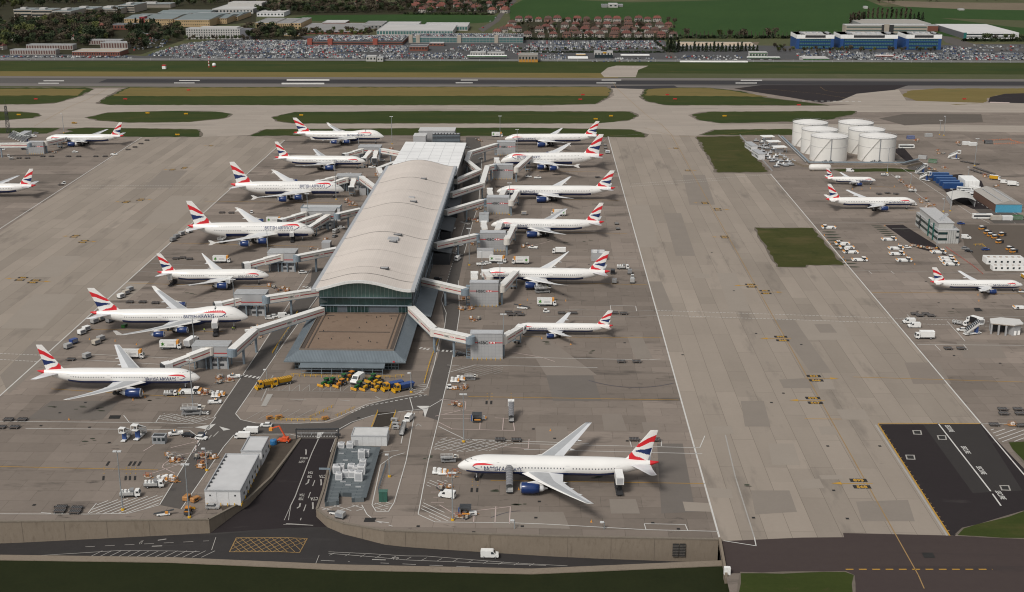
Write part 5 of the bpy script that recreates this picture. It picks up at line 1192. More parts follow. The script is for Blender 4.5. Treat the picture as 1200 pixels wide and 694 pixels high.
# ================================================================ TANK FARM
TW=mat('tank white',(.66,.645,.61),.4,var=.06,scale=.08)
def make_tank():
    t=thing('storage_tank','tank','storage tank');r,h=13.6,18.0;n=48
    MB().lathe([(r,0),(r,h)],n).build('shell',TW,t,smooth=True)
    MB().lathe([(r+.05,h),(r*.6,h+1.15),(.05,h+2.3)],n).build('roof',mat('tank roof white',(.68,.665,.64),.5,var=.04,scale=.1),t,smooth=True)
    MB().lathe([(r+.02,h*.60),(r+.10,h*.60+.05),(r+.10,h*.60+.2),(r+.02,h*.60+.25)],n).build('weld_ring',mat('ring grey',(.40,.40,.39),.6),t)
    MB().lathe([(r+.02,h-.3),(r+.22,h-.28),(r+.22,h+.06),(r,h+.08)],n).build('rim',mat('rim grey',(.36,.36,.36),.6),t)
    m=MB();m.lathe([(r+.12,h+1.0),(r+.18,h+1.0),(r+.18,h+1.1),(r+.12,h+1.1)],n)
    rl=m.build('handrail',LGRY,t)
    m=MB()
    for k in range(32):a=2*math.pi*k/32;m.cyl(((r+.15)*math.cos(a),(r+.15)*math.sin(a),h),((r+.15)*math.cos(a),(r+.15)*math.sin(a),h+1.05),.05,n=4)
    m.build('handrail_post',LGRY,rl)
    a=R(-95);MB().at((0,0,0),a).box(r,r+.35,-.28,.28,0,h).build('ladder',mat('ladder grey',(.22,.23,.24),.6),t)
    m=MB()
    for k in range(46):
        a=R(-150+k*1.15);m.at((0,0,0),a).box(r,r+.9,-.14,.14,.3+k*h/46,.42+k*h/46)
    m.build('spiral_stair',mat('pale stair',(.56,.54,.51),.5),t)
    m=MB()
    for k in range(7):a=R(-118+k*5);m.at((0,0,0),a).box(r+.4,r+1.8,-.35,.35,0,1.2+(k%3)*.5)
    m.build('valve_gear',DGRY,t)
    return t
for(x,y,lab)in[(974.8,191,'white storage tank at the front left of the six'),(1031.8,191,'white storage tank at the front right of the six'),(963.2,182.2,'middle left white storage tank, partly hidden by the front left one'),(1018.6,182.2,'middle right white storage tank, partly hidden by the front right one'),
                    (952,173.2,'farthest left white storage tank'),(1005.8,173.2,'farthest right white storage tank')]:
    p=G(x,y);place((make_tank,),(p.x,p.y+13.6,0),0,lab)
def wallrun(name,label,cat,pts,h,wd,mt,z=0):
    P=[G(*p)for p in pts];t=thing(name,label,cat,(P[0].x,P[0].y,0));m=MB()
    for a,b in zip(P,P[1:]):m.bar(a-P[0],b-P[0],wd,h,0,z)
    m.build('run',mt,t);return t,P
wallrun('bund_wall','low concrete bund wall round the front of the white tanks','wall',[(905,181),(942,196),(1063,196.2),(1080,192.5)],1.6,.5,wallc)
wallrun('pipe_run','blue grey pipe rack running along the front of the tank bund','pipe',[(916,162),(948,192.5),(1060,193),(1076,189)],.8,1.1,STEEL,1.2)
wallrun('pipe_run','thin pale pipe line along the left side of the tank yard','pipe',[(912,160),(944,191)],.6,.6,LGRY,.8)
t,P=wallrun('fence','low pale fence between the square of grass and the fuel yard','fence',[(867,159),(905,201)],1.1,.15,LGRY)
rq=random.Random(11)
for i,(x,y)in enumerate([(899,166),(906,172),(913,178.5)]):
    p=G(x,y);t=thing('canopy',('far','middle','near')[i]+' one of three flat white canopies over the fuel loading bays','canopy',p,R(8))
    MB().box(-5,5,-4,4,4.2,4.6).build('roof',WPT,t)
    for sx in(-4.5,4.5):
        for sy in(-3.5,3.5):MB().cyl((sx,sy,0),(sx,sy,4.2),.15,n=6).build('post',STEEL,t)
    MB().box(-3,3,-1.2,1.2,0,2.4).build('loading_skid',LGRY,t)
for i,(x,y,l)in enumerate([(880,175,10),(888.5,184.5,10)]):
    p=G(x,y);t=thing('portable_building',('far','near')[i]+' one of two long pale sheds beside the square of grass','shed',p,R(97))
    MB().box(-9,9,-2.5,2.5,0,4.2).build('wall',WHT,t);MB().prof([(-9.2,4.2),(9.2,4.2),(9.2,4.5),(-9.2,4.5)],-2.8,2.8).build('roof',LGRY,t)
    for k in range(5):MB().box(-8+k*3.4,-6.4+k*3.4,2.5,2.56,1.2,2.6).build('window',GLASS,t)
for i,(x,y)in enumerate([(893,178),(900,184),(896,171),(905,190),(912,193),(921,187),(925,193),(918,194),(886,166),(929,190),(909,184),(890,173),(896,164),(893,168),(899,175),(903,180),(907,187),(911,189),(915,190),(923,190),(919,185),(914,183),(907,176),(903,170),(898,181),(902,187),(895,174),(921,195),(910,196),(927,194)]):
    p=G(x,y);t=thing('pump_skid','pipework and pump skid in the fuel yard, '+('beside the canopies','near the bund corner','by the pale sheds')[i%3],'pump skid',p,rq.uniform(-.2,.2),'fuel pump skids '+('by canopies','by bund corner','by sheds')[i%3])
    MB().box(-2.2,2.2,-1.2,1.2,0,.5).build('base',DGRY,t)
    for k in range(3):MB().cyl((-1.9,-.8+k*.8,1.0),(1.9,-.8+k*.8,1.0),.28,n=8).build('pipe',LGRY if k!=1 else STEEL,t)
    MB().cyl((0,0,.5),(0,0,2.4),.7,n=10).build('vessel',[LGRY,WPT,GRYC][i%3],t)
p=G(961.5,201);t=thing('storage_vessel','low round-ended white vessel in front of the front left tank','vessel',p)
MB().lathe([(.05,-8),(1.6,-7.6),(2.3,-6.4),(2.4,0),(2.3,6.4),(1.6,7.6),(.05,8)],16,0,'x',(0,2.4,2.5)).build('shell',TW,t,smooth=True)
for s in(-5,5):MB().box(s-.4,s+.4,.8,4,0,1.6).build('saddle',wallc,t)
# ================================================================ BUILDINGS ON THE APRON
def simple(name,label,cat,x0,x1,yb,yt,yr,wallm,roofm,parapet=.5,wins=(),dep=None,z0=0.0,rz=0):
    P0,P1=G(x0,yb,z0),G(x1,yb,z0);zt=zat(P0,yt);dp=dep or max(2.0,yat(P0,yr,zt)-P0.y);h=zt-z0;w2=(P1.x-P0.x)/2
    t=thing(name,label,cat,((P0.x+P1.x)/2,P0.y,z0),rz)
    w=MB().box(-w2,w2,0,dp,0,h).build('wall',wallm,t)
    MB().box(-w2+.25,w2-.25,.25,dp-.25,h,h+.08).build('roof',roofm,t)
    if parapet:
        m=MB();m.box(-w2-.06,w2+.06,-.06,.25,h-.1,h+parapet).box(-w2-.06,w2+.06,dp-.25,dp+.06,h-.1,h+parapet).box(-w2-.06,-w2+.25,.25,dp-.25,h-.1,h+parapet).box(w2-.25,w2+.06,.25,dp-.25,h-.1,h+parapet);m.build('parapet',LGRY,t)
    return t,w2,dp,h,w
RW_=mat('pale warehouse roof',(.50,.50,.50),.6,var=.06,scale=.25)
t,w2,dp,h,w=simple('warehouse','long white warehouse with flat pale roof beside the ramp','warehouse',240.8,282.8,592,576,533,WHT,RW_)
g=MB();[g.box(w2,w2+.05,k*dp/9-.04,k*dp/9+.04,0,h)for k in range(1,9)];[g.box(-w2+k*2*w2/3-.04,-w2+k*2*w2/3+.04,-.05,0,0,h)for k in(1,2)];g.build('cladding_joint',GRYC,w)
for k in range(6):MB().box(w2+.02,w2+.07,4+k*dp/7,5.2+k*dp/7,1.6,2.6).build('window',GLASS,t)
for k in(-.7,.7):MB().box(w2*k-.25,w2*k+.25,-.07,0,h-1.6,h-1.1).build('vent_grille',DGRY,t)
for k in range(9):MB().box(-w2+.45,-w2+.9,3+k*dp/10,3.8+k*dp/10,h+.08,h+.5).build('roof_box',DGRY,t)
for k in range(6):bollard(G(243+k*8,593.3),'yellow bollard in front of the long white warehouse','yellow bollards before the warehouse')
for k in range(11):bollard(G(284.5+k*3.2,591-k*6.6),'yellow bollard along the right side of the white warehouse','yellow bollards beside the warehouse')
t,w2,dp,h,w=simple('warehouse','smaller white box building behind the long warehouse','warehouse',283.2,307.5,545,529.6,513,WHT,RW_)
MB().box(w2-1,w2-.1,-.06,0,0,2.2).build('door',GRYC,t)
for k in range(3):MB().box(w2+.02,w2+.07,2+k*4,3+k*4,1.8,2.8).build('window',GLASS,t)
t,w2,dp,h,w=simple('portable_building','white portable building with door at the head of the ramp','portable building',411.8,453.6,522.5,511.6,501.5,mat('grey white panel',(.55,.56,.56),.5,var=.05),mat('cabin roof',(.52,.52,.51),.6,var=.06,scale=.4),.35)
MB().box(-w2+1.2,-w2+2.4,-.06,0,0,2.3).build('door',LGRY,t);[MB().box(-w2+4+k*2.2,-w2+4.06+k*2.2,-.04,0,0,h).build('panel_joint',GRYC,w)for k in range(4)]
t,w2,dp,h,w=simple('hut','small grey hut with three dark windows on the west apron edge','hut',178.5,193.5,520.5,512,508,mat('hut grey',(.25,.26,.27),.6),DGRY,.2)
for k in range(3):MB().box(-w2+.5+k*w2*.66,-w2+.5+k*w2*.66+w2*.45,-.06,0,1.2,2.3).build('window',GLASS,t)
t,w2,dp,h,w=simple('container_cabin','pale container with grey flat roof before the third east block','container',559,578,302.5,294,291,WHT,GRYC,.2)
t,w2,dp,h,w=simple('hut','small pale grey hut between two east blocks','hut',561.5,572.5,260.5,251.5,249,mat('pale hut',(.45,.48,.50),.5),LGRY,.15)
t,w2,dp,h,w=simple('equipment_cabin','grey lift-on cabin with two roof units behind the raked-wing airliner','cabin',693,709,306,297,293,GRYC,LGRY,.2)
for k in(-.5,.5):MB().box(w2*k-1.2,w2*k+1.2,.8,2.6,h+.08,h+1.4).build('roof_unit',WHT,t)
t,w2,dp,h,w=simple('equipment_room','small white cube by the far left pier airliner nose','store',20,29,164,157.5,153.5,mat('pale green grey',(.42,.45,.44),.5),LGRY,.2)
t,w2,dp,h,w=simple('store','grey ribbed store beside the farther west double-decker nose','store',421.5,429,229,221,218,GRYC,DGRY,.1)
t,w2,dp,h,w=simple('store','grey ribbed store by the nearer west double-decker nose','store',377,387,291.5,284.5,281.5,GRYC,LGRY,.1)
dz=1.5
dk_=[G(396,521,dz),G(443.6,523.7,dz),G(426.3,583.4,dz),G(412,584,dz),G(412,577.5,dz),G(397,577,dz),G(397,587,dz),G(380.5,589,dz)]
o=Vector((dk_[1].x,dk_[1].y,0));t=thing('plant_deck','grey louvred plant deck crowded with white ventilation boxes beside the ramp','plant deck',o)
deckm=ground_mat('louvred deck',(.105,.122,.130),(.150,.168,.176),[(.2,.3,1,1),(1,.2,1,1)],brick=[(5.2,1.0,.09,(.55,.58,.6),.12,0)],rough=.6)
MB().prism([(p.x-o.x,p.y-o.y)for p in dk_],-1.4,dz).build('deck',deckm,t)
m=MB()
for a,b in[(dk_[0],dk_[7])]:m.bar(a-o,b-o,.12,1.1,0,0)
m.build('guard_screen',mat('dark screen',(.05,.065,.07),.6),t)
m=MB();m.bar(dk_[1]-o,dk_[2]-o,1.6,.08,0,.02);m.build('walkway',mat('deck walkway',(.085,.10,.108),.7),t)
UN=[(399.5,524,2.2,1.6),(409.8,524,2.2,1.9),(423.5,537,2.3,3.0),(429,534,2,2),(425,546,2.2,2.2),(394.5,554,2.6,2.6),(399,553,2.4,2.6),(411.3,552.6,2.2,2.6),(416.8,553.6,2.0,2.2),(423,554.6,2.6,2.8),(397,561.5,2.2,2.2),(404.7,558.8,2.2,2.2),(412.2,558.7,2.0,2.2),(420,562.8,2.6,3.0)]
for x,y,s,h in UN:
    p=G(x,y+1.5,dz)-o;c=MB().box(p.x-s/2,p.x+s/2,p.y,p.y+s*.9,dz,dz+h).build('ventilation_box',WHT,t)
    MB().cyl((p.x,p.y+s*.45,dz+h),(p.x,p.y+s*.45,dz+h+.25),s*.36,n=10).build('fan_cowl',LGRY,c);MB().box(p.x-s*.38,p.x+s*.38,p.y-.05,p.y,dz+.4,dz+h-.4).build('grille',LGRY,c)
for(x,y)in[(402,565),(408,569),(400,532),(415,530),(405,540),(420,571)]:
    p=G(x,y,dz)-o;MB().box(p.x-.9,p.x+.9,p.y-.15,p.y+.15,dz,dz+.35).build('duct',LGRY,t)
zone('dark_yard',[(443.5,483),(463,483),(455.5,503),(436,503)],ground_mat('dark bay',(.035,.03,.025),(.055,.047,.04),[(.2,.3,1,1),(2,.2,1,1)]),.05)
def rail(label,pts,mt=YEL,h=1.0,post=2.0,name='guard_rail',z=0.0):
    P=[G(x,y,z)for x,y in pts];t=thing(name,label,'guard rail',P[0]);o=P[0];m=MB()
    for a,b in zip(P,P[1:]):
        m.bar(a-o,b-o,.07,.08,0,h-.08);m.bar(a-o,b-o,.05,.06,0,h*.5)
    m.build('rail',mt,t)
    for a,b in zip(P,P[1:]):
        n=max(1,int((b-a).length/post))
        for k in range(min(n,40)):q=a+(b-a)*(k+.5)/n-o;MB().box(q.x-.09,q.x+.09,q.y-.09,q.y+.09,0,h).build('post',mt,t)
    return t
rail('yellow guard rail on the left edge of the dark bay',[(442.8,483),(435,503)]);rail('yellow guard rail on the right edge of the dark bay',[(464,483),(455,508)])
rail('yellow guard rail of the small equipment corner beside the west road',[(319,415),(340,383),(349,366)]);rail('grey railing along the west flank of the podium',[(322,417),(329,402),(345,378)],STEEL,1.4,3)
rail('yellow guard rail curving round the parking bay by the east road',[(497,450),(503,428),(511,405),(517,392)])
rail('yellow oblique guard rail in the middle of the snow plough yard',[(362,491),(391,477)]);rail('yellow rail along the south edge of the plough yard',[(320,492.5),(345,493.5),(383,493)]);rail('yellow rail slanting up at the yard corner by the road',[(393,489),(416,479)])
rail('yellow rail behind the row of ploughs below the podium',[(341,441),(380,442.5),(440,444),(474,442)],YEL,1.2,2.2)
rail('grey pipe barrier between the portable building and the east road',[(443,577),(453,544)],mat('barrier grey',(.12,.14,.16),.5),1.6,1.2)
rail('white railing along the head of the ramp',[(347,510),(395,510)],LGRY,1.0,3)
rail('red and white barrier line at the brown yard edge',[(1108,290),(1140,312),(1152,322)],mat('red white barrier',(.45,.12,.09),.5),.7,2)
rail('yellow barrier stub in the brown yard',[(1140.5,288),(1151,287.5),(1155,291)],YEL,1.0,2)
for i,(pts,lab)in enumerate([([(1151,166),(1170,164.5),(1185,164)],'far row'),([(1164,169.5),(1182,169),(1200,168.5)],'near row'),([(1183,164.5),(1196,168)],'slanted end')]):
    rail('orange and white barrier blocks on the far right apron, '+lab,pts,mat('orange barrier',(.62,.17,.05),.5),1.0,1.5)
a,b=G(347.5,514.5),G(397,514);hz=zat(a,502.5);t=thing('height_gantry','dark steel height gantry spanning the head of the ramp','gantry',a)
d=b-a
for k in(0,1):q=d*k;MB().box(q.x-.2,q.x+.2,q.y-.2,q.y+.2,0,hz).build('post',DGRY,t)
MB().bar((0,0,hz-.5),(d.x,d.y,hz-.5),.35,.5).build('beam',DGRY,t);m=MB();[m.box(d.x*k/14-.05,d.x*k/14+.05,-.05,.05,hz-1.3,hz-.5)for k in range(1,14)];m.build('hanging_bar',DGRY,t)
MB().box(d.x-1.0,d.x+.8,-.4,.4,hz*.35,hz*.55).build('signal_box',DARK,t)
a=G(387,560,0);t=thing('sign_gantry','cantilever sign arm reaching over the right ramp lane','sign gantry',a)
zz=zat(a,548.5);MB().cyl((0,0,-3),(0,0,zz),.15,n=8).build('post',STEEL,t);MB().box(-3.6,0,-.1,.1,zz-.6,zz).build('sign_panel',STEEL,t)
p=G(449,588.5);t=thing('cabinet','dark green equipment cabinet on the hatched island','cabinet',p);MB().box(-1.3,1.3,0,1.8,0,3.4).build('casing',mat('dark green paint',(.03,.10,.075),.5),t);MB().box(-.05,.05,-.04,0,.3,3.2).build('door_gap',DARK,t);MB().box(-1.4,1.4,-.1,1.9,3.4,3.55).build('lid',mat('green lid',(.05,.13,.10),.5),t)
t,w2,dp,h,w=simple('office_block','three storey pale office with green window bands on the east apron','office',1098.3,1122.5,285.5,270,250,mat('pale panel',(.40,.40,.385),.6),mat('office roof',(.42,.42,.42),.6),.3,dep=44)
o0=t.location
for k,z in enumerate((1.8,5.2)):
    if z+1.4<h:
        MB().box(-w2-.08,-w2,.5,dp-.5,z,z+1.4).build('window_band',GGLD,t);MB().box(-w2,-w2*.1,-.08,0,z,z+1.4).build('window_band',GGLD,t);MB().box(w2*.75,w2,-.08,0,z+1.2,z+2.4).build('window_band',GLASS,t)
for y in(8,17):MB().box(-w2-.5,-w2,y,y+1.2,0,h+2.2).build('green_pier',mat('green pier',(.02,.10,.085),.5),t)
for k in range(5):MB().box(-w2*.2+k*w2*.22,-w2*.2+k*w2*.22+.12,-.06,0,0,h).build('panel_joint',DGRY,w)
u=MB().box(-w2+1,w2-2.2,4,dp-3,h+.1,h+3.2).build('upper_storey',mat('pale panel',(.4,.4,.385)),t)
MB().box(-w2+.6,w2-1.8,3.6,dp-2.6,h+3.2,h+3.5).build('upper_roof',mat('office roof',(.42,.42,.42)),u)
for k in range(4):MB().box(-w2+3+k*2.2,-w2+4.6+k*2.2,8+k*4,10+k*4,h+3.5,h+4.6).build('roof_unit',LGRY,u)
MB().box(w2,w2+1.2,2,7,0,h*.7).build('stair_tower',GRYC,t)
t=thing('spiral_stair','dark fire escape stair at the far left corner of the pale office','stair',G(1077,268))
for k in range(14):MB().at((0,0,.5+k*.5),k*.5).box(.2,2.0,-.35,.35,0,.12).build('tread',DGRY,t)
MB().cyl((0,0,0),(0,0,8),.2,n=8).build('post',DGRY,t)
t,w2,dp,h,w=simple('shed','brick shed with light blue front and pitched grey roof on the right','shed',1166,1196.5,249,239.5,226,mat('dark brick',(.13,.075,.055),.8),mat('corrugated roof',(.33,.31,.285),.7),0,dep=42)
MB().box(-w2,w2,-.2,0,0,h).build('blue_front',mat('light blue paint',(.075,.30,.44),.5,var=.08),t)
rb_=MB().add([(-w2-.3,-.5,h),(w2+.3,-.5,h),(w2+.3,dp+.3,h),(-w2-.3,dp+.3,h),(0,-.5,h+2.6),(0,dp+.3,h+2.6)],[(0,4,5,3),(1,2,5,4),(0,1,4),(2,3,5)]).build('pitched_roof',mat('corrugated roof',(.33,.31,.285)),t)
for k in(-.45,.35):MB().add([(w2*k-.6,2,h+2.7*(1-abs(k))+.15),(w2*k+.6,2,h+2.7*(1-abs(k))+.05),(w2*k+.6,dp-3,h+2.7*(1-abs(k))+.05),(w2*k-.6,dp-3,h+2.7*(1-abs(k))+.15)],[(0,1,2,3)]).build('rooflight',LGRY,rb_)
p=G(1127,240);t=thing('arched_shelter','open shelter with curved pale roof left of the blue fronted shed','shelter',p,R(-8));m=MB();n=10
m.v=[(-7.5+15*i/n,y,4.0+2.0*math.sin(math.pi*i/n))for y in(-6,16)for i in range(n+1)]
m.f=[(i,i+1,n+2+i,n+1+i)for i in range(n)];m.m=[0]*n;m.build('curved_roof',mat('pale arched roof',(.50,.49,.46),.6),t,smooth=True)
for sx in(-7,7):
    for k in range(5):MB().cyl((sx,-5+k*5,0),(sx,-5+k*5,4.1),.18,n=6).build('post',GRYC,t)
MB().box(-7.2,-7,-5,15,0,2.6).build('side_screen',GRYC,t);MB().box(7,7.2,-5,15,0,2.6).build('side_screen',GRYC,t)
p=G(1112,209)
for i in range(5):
    q=G(1101.0-i*2.2+9,221-i*2.9+0);q=G(1117-i*4.0,221.2-i*3.0);t=thing('shipping_container',('nearest','second','third','fourth','farthest')[i]+' of the dark blue containers in a staggered row','container',q,R(1))
    MB().box(-6.5,6.5,0,2.9,0,3.6).build('box',mat('container blue',(.018,.062,.19),.5,var=.1),t);MB().box(-6.6,6.6,-.1,3.0,3.6,3.75).build('roof',mat('container blue top',(.05,.12,.28),.5),t)
    m=MB();[m.box(-6.3+k*.7,-6.15+k*.7,-.06,0,.2,3.4)for k in range(18)];m.build('corrugation',mat('container blue dark',(.013,.045,.15),.5),t)
t,w2,dp,h,w=simple('marquee','large plain white box store right of the blue containers','store',1130.5,1147,220.5,212,208.5,WPT,WPT,0,dep=18,rz=R(-3))
g=MB();[g.box(-w2+k*w2/2-.04,-w2+k*w2/2+.04,-.04,0,0,h)for k in(1,2,3)];g.build('panel_joint',GRYC,w)
for i in range(2):
    t,w2,dp,h,w=simple('portable_cabins',('back','front')[i]+' row of joined white portable cabins at the right edge','portable cabin',(1156,1163.5)[i],(1200,1206)[i],(310,317.5)[i],(303,312)[i],(299,308.7)[i],WPT,mat('cabin roof white',(.62,.62,.60),.6,var=.05),0,dep=(7,4.5)[i])
    for k in range(6):
        MB().box(-w2+1+k*w2*.32,-w2+2+k*w2*.32,-.06,0,1.0,2.0).build('window',GLASS,t);MB().box(-w2+1+k*w2*.32,-w2+2.2+k*w2*.32,dp*.3,dp*.45,h+.08,h+.3).build('roof_vent',mat('brown vent',(.25,.16,.10),.6),t)
p=G(1177,391);t=thing('shelter','open-fronted grey shelter with pale faceted roof near the right edge','shelter',p)
pts=[(-7,-1),(-5.5,4.5),(0,6.5),(7.5,4),(7,-2.2),(2.5,-4)]
MB().prism(pts,5.0,5.5).build('roof',mat('shelter roof',(.55,.54,.52),.6,var=.05),t);MB().prism([(a*.92,b*.92)for a,b in pts],4.6,5.0).build('fascia',mat('tan fascia',(.35,.29,.23),.6),t)
MB().prism([(1.2,0),(6.4,3.4),(6.2,-1.6),(2.4,-3.2)],0,4.6).build('wall',GRYC,t)
for a,b in[(-6.2,-.6),(-3.4,-1.8),(-.6,-2.9),(-5,4),(0,5.6)]:MB().box(a-.35,a+.35,b-.35,b+.35,0,4.6).build('column',GRYC,t)
MB().box(-5.5,4,2.6,2.9,0,4.6).build('back_wall',DGRY,t)
for k in range(2):MB().box(3.0+k*1.9,4.0+k*1.9,-3.1+k*.7,-2.9+k*.7,.2,2.2).build('notice_board',WPT,t)
# ================================================================ MASTS
def make_mast(hh,heads):
    t=thing('floodlight_mast','mast','lamp mast')
    MB().cyl((0,0,0),(0,0,hh),.24,.13,8).build('pole',mat('galvanised pole',(.30,.32,.33),.5,.3),t)
    MB().cyl((0,0,0),(0,0,.6),.55,n=8).build('base',YEL,t)
    for k in range(heads):
        s=(-1,1)[k%2];MB().box(-1.3 if s<0 else .1,-.1 if s<0 else 1.3,-.35,.35,hh-.1+.0,hh+.25).build('lamp_head',mat('lamp head',(.55,.56,.56),.4),t)
    return t
MASTS=[(144,598,531,2,'striped corner of the near west apron'),(222,607,543,2,'road corner left of the white warehouse'),(242.5,551.7,525,1,'verge behind the white warehouse'),(226.5,481,424.5,2,'front west airliner nose'),(229,421,375,2,'hump-backed airliner engine'),(276,377,330,2,'small west twin-jet nose'),(421,186,156,2,'farthest west block'),(394,234,187,2,'farther double-decker nose'),(361.5,266,228,2,'roof of the long white shed'),(315,309,272,2,'nearer double-decker engine'),(459.5,169,137,2,'farthest hump-backed airliner nose'),
         (586,165,135.5,2,'farthest east block'),(606,186,152,2,'east double-decker back'),(597,252,214,2,'fourth east block'),(586,356,310,2,'raked-wing airliner nose'),(590,416,366,2,'front east block corner'),(550,311,270,2,'east road by the pale container'),(543.5,518,460,2,'stand next to the open airliner'),(530.5,610,551,2,'open airliner nose'),(707.5,640,611,1,'retaining wall below the open airliner'),(603,638,611,1,'white van in the sunken road'),
         (1142,194.5,164,2,'far right dolly park'),(1134.7,207.5,196,1,'white box store'),(1113.6,247.5,220,1,'arched shelter'),(1039.7,203,175,1,'front right tank'),(1067,217,203,1,'steps by the blue containers'),(1105.6,248,232,1,'pale office roof'),(1097.5,291,276,1,'pale office front'),(1101,158,140,2,'far tarred patch'),(1106,159,136,1,'far barrier line'),(75,156,134,1,'far left pier airliner'),(313.5,453,436,1,'yellow gritter lorries'),(456.5,559,533,1,'hatched island'),(482,460,440,1,'blue-topped ploughs'),(565,331,296,1,'second east block left corner')]
for x,y,yt,hd,lab in MASTS:
    p=GR(x,y)if y>630 else G(x,y);zb=p.z;h=max(7,round((zat(p,yt)-zb)/2)*2)
    place((make_mast,h,hd),p,0,'tall grey lamp mast standing by the '+lab)
p=G(10,156);t=thing('radar_tower','lattice mast with antennas at the far left pier','mast',p)
hh=zat(p,124)
for a,b in((-1,-1),(1,-1),(1,1),(-1,1)):MB().cyl((a*1.3,b*1.3,0),(a*.6,b*.6,hh),.22,n=5).build('leg',DGRY,t)
m=MB()
for k in range(9):
    z0,z1=hh*k/9,hh*(k+1)/9;f0,f1=1.3-.7*k/9,1.3-.7*(k+1)/9
    m.tube([(-f0,-f0,z0),(f1,-f1,z1)],.1,4).tube([(f0,f0,z0),(-f1,f1,z1)],.1,4)
m.build('bracing',DGRY,t);MB().box(-1,1,-1,1,hh*.72,hh*.76).build('platform',DGRY,t);MB().cyl((0,0,hh),(0,0,hh+5),.12,n=5).build('aerial',DGRY,t)
# ================================================================ VEHICLES AND GROUND EQUIPMENT
VG=mat('vehicle glass',(.03,.036,.042),.12,var=0,spec=.7)
VW=mat('vehicle white',(.72,.72,.70),.3,var=.04)
VOR=mat('beacon orange',(.62,.27,.05),.5,var=.05)
VY=mat('gritter yellow',(.50,.27,.012),.4,var=.08,scale=2)
VO=mat('plough orange',(.52,.20,.02),.45,var=.08)
GOR=mat('worn orange',(.36,.17,.055),.7,var=.15)
VGN=mat('tractor green',(.02,.105,.022),.4,var=.08)
VBL=mat('hopper blue',(.035,.075,.22),.5,var=.08)
VGR=mat('vehicle grey',(.22,.22,.22),.5,var=.08)
VSI=mat('container silver',(.48,.48,.47),.4,.4,var=.08)
VRD=mat('vehicle red',(.42,.03,.025),.4,var=.06)
VGL=mat('leaf green',(.05,.22,.02),.5,var=.1)
VBE=mat('equipment beige',(.42,.38,.32),.6,var=.1)
COLM={'white':VW,'silver':VSI,'grey':VGR,'black':mat('vehicle black',(.02,.02,.022),.3,var=0),'blue':mat('vehicle blue',(.02,.05,.20),.3,var=.05),'red':VRD,'green':VGN,'yellow':VY,'beige':VBE}
def wheels(t,pts,r=.35,wd=.25):
    for x,y in pts:
        w_=MB().cyl((x,y-wd/2,r),(x,y+wd/2,r),r,n=10).build('wheel',TYRE,t);MB().cyl((x,y+(wd/2 if y>0 else-wd/2)*1.02,r),(x,y+(wd/2 if y>0 else-wd/2)*1.08,r),r*.5,n=8).build('rim',LGRY,w_)
def w4(t,l,wd,r=.35):wheels(t,[(l,wd),(l,-wd),(-l,wd),(-l,-wd)],r)
def make_van(c='white'):
    t=thing('van','van','van');m=MB().prof([(-2.7,.4),(2.6,.4),(2.75,.9),(2.6,1.25),(1.75,1.45),(1.1,2.35),(.8,2.45),(-2.6,2.45),(-2.75,2.2)],-1.0,1.0)
    b=m.build('body',COLM[c],t);MB().add([(1.72,-.85,1.52),(1.72,.85,1.52),(1.16,.8,2.3),(1.16,-.8,2.3)],[(0,1,2,3)]).at((.06,0,.03)).build('windscreen',VG,t)
    for s in(-1,1):MB().add([(1.5,s*1.02,1.45),(.4,s*1.02,1.45),(.4,s*1.02,2.2),(1.0,s*1.02,2.2)],[(0,1,2,3)]).build('side_window',VG,t)
    MB().box(-2.8,-2.74,-.8,.8,1.5,2.2).build('rear_window',VG,t);MB().box(2.7,2.8,-.95,.95,.4,.7).build('bumper',DARK,t);w4(t,1.75,.92);return t
def make_car(c='white'):
    t=thing('car','car','car');MB().prof([(-2.1,.35),(2.1,.35),(2.2,.65),(2.0,.9),(1.1,1.0),(-1.6,1.05),(-2.15,1.0)],-.88,.88).build('body',COLM[c],t)
    g=MB().prof([(1.05,1.0),(.4,1.45),(-1.3,1.48),(-1.95,1.03)],-.78,.78).build('cabin_glass',VG,t);MB().prof([(.42,1.46),(-1.3,1.49),(-1.3,1.55),(.35,1.53)],-.74,.74).build('roof',COLM[c],t);w4(t,1.35,.82,.32);return t
def make_pickup(c='white'):
    t=thing('pickup','pickup','pickup');MB().prof([(-2.6,.45),(2.5,.45),(2.55,.9),(2.4,1.1),(1.4,1.2),(-.1,1.2),(-.1,.95),(-2.6,.95)],-.92,.92).build('body',COLM[c],t)
    g=MB().prof([(1.4,1.2),(.8,1.75),(-.1,1.8),(-.25,1.2)],-.82,.82).build('cabin_glass',VG,t);MB().box(-.15,.8,-.8,.8,1.76,1.85).build('roof',COLM[c],t)
    m=MB();m.box(-2.6,-.2,.84,.92,.95,1.2).box(-2.6,-.2,-.92,-.84,.95,1.2).box(-2.6,-2.5,-.84,.84,.95,1.2);m.build('load_bed',COLM[c],t);MB().box(.1,.5,-.5,.5,1.85,2.0).build('light_bar',VOR,t);w4(t,1.6,.86,.38);return t
def cab(t,x,c=None,z=.6,h=2.0,wd=1.15,l=1.6):
    c=c or VW
    b=MB().prof([(x-l/2,z),(x+l/2,z),(x+l/2+.05,z+h*.45),(x+l/2-.35,z+h),(x-l/2,z+h)],-wd,wd).build('cab',c,t)
    MB().add([(x+l/2+.07,-wd*.9,z+h*.47),(x+l/2+.07,wd*.9,z+h*.47),(x+l/2-.28,wd*.85,z+h*.94),(x+l/2-.28,-wd*.85,z+h*.94)],[(0,1,2,3)]).build('windscreen',VG,b)
    for s in(-1,1):MB().add([(x-.4,s*(wd+.02),z+h*.5),(x+l/2-.15,s*(wd+.02),z+h*.5),(x+l/2-.4,s*(wd+.02),z+h*.9),(x-.4,s*(wd+.02),z+h*.9)],[(0,1,2,3)]).build('side_window',VG,b)
    return b
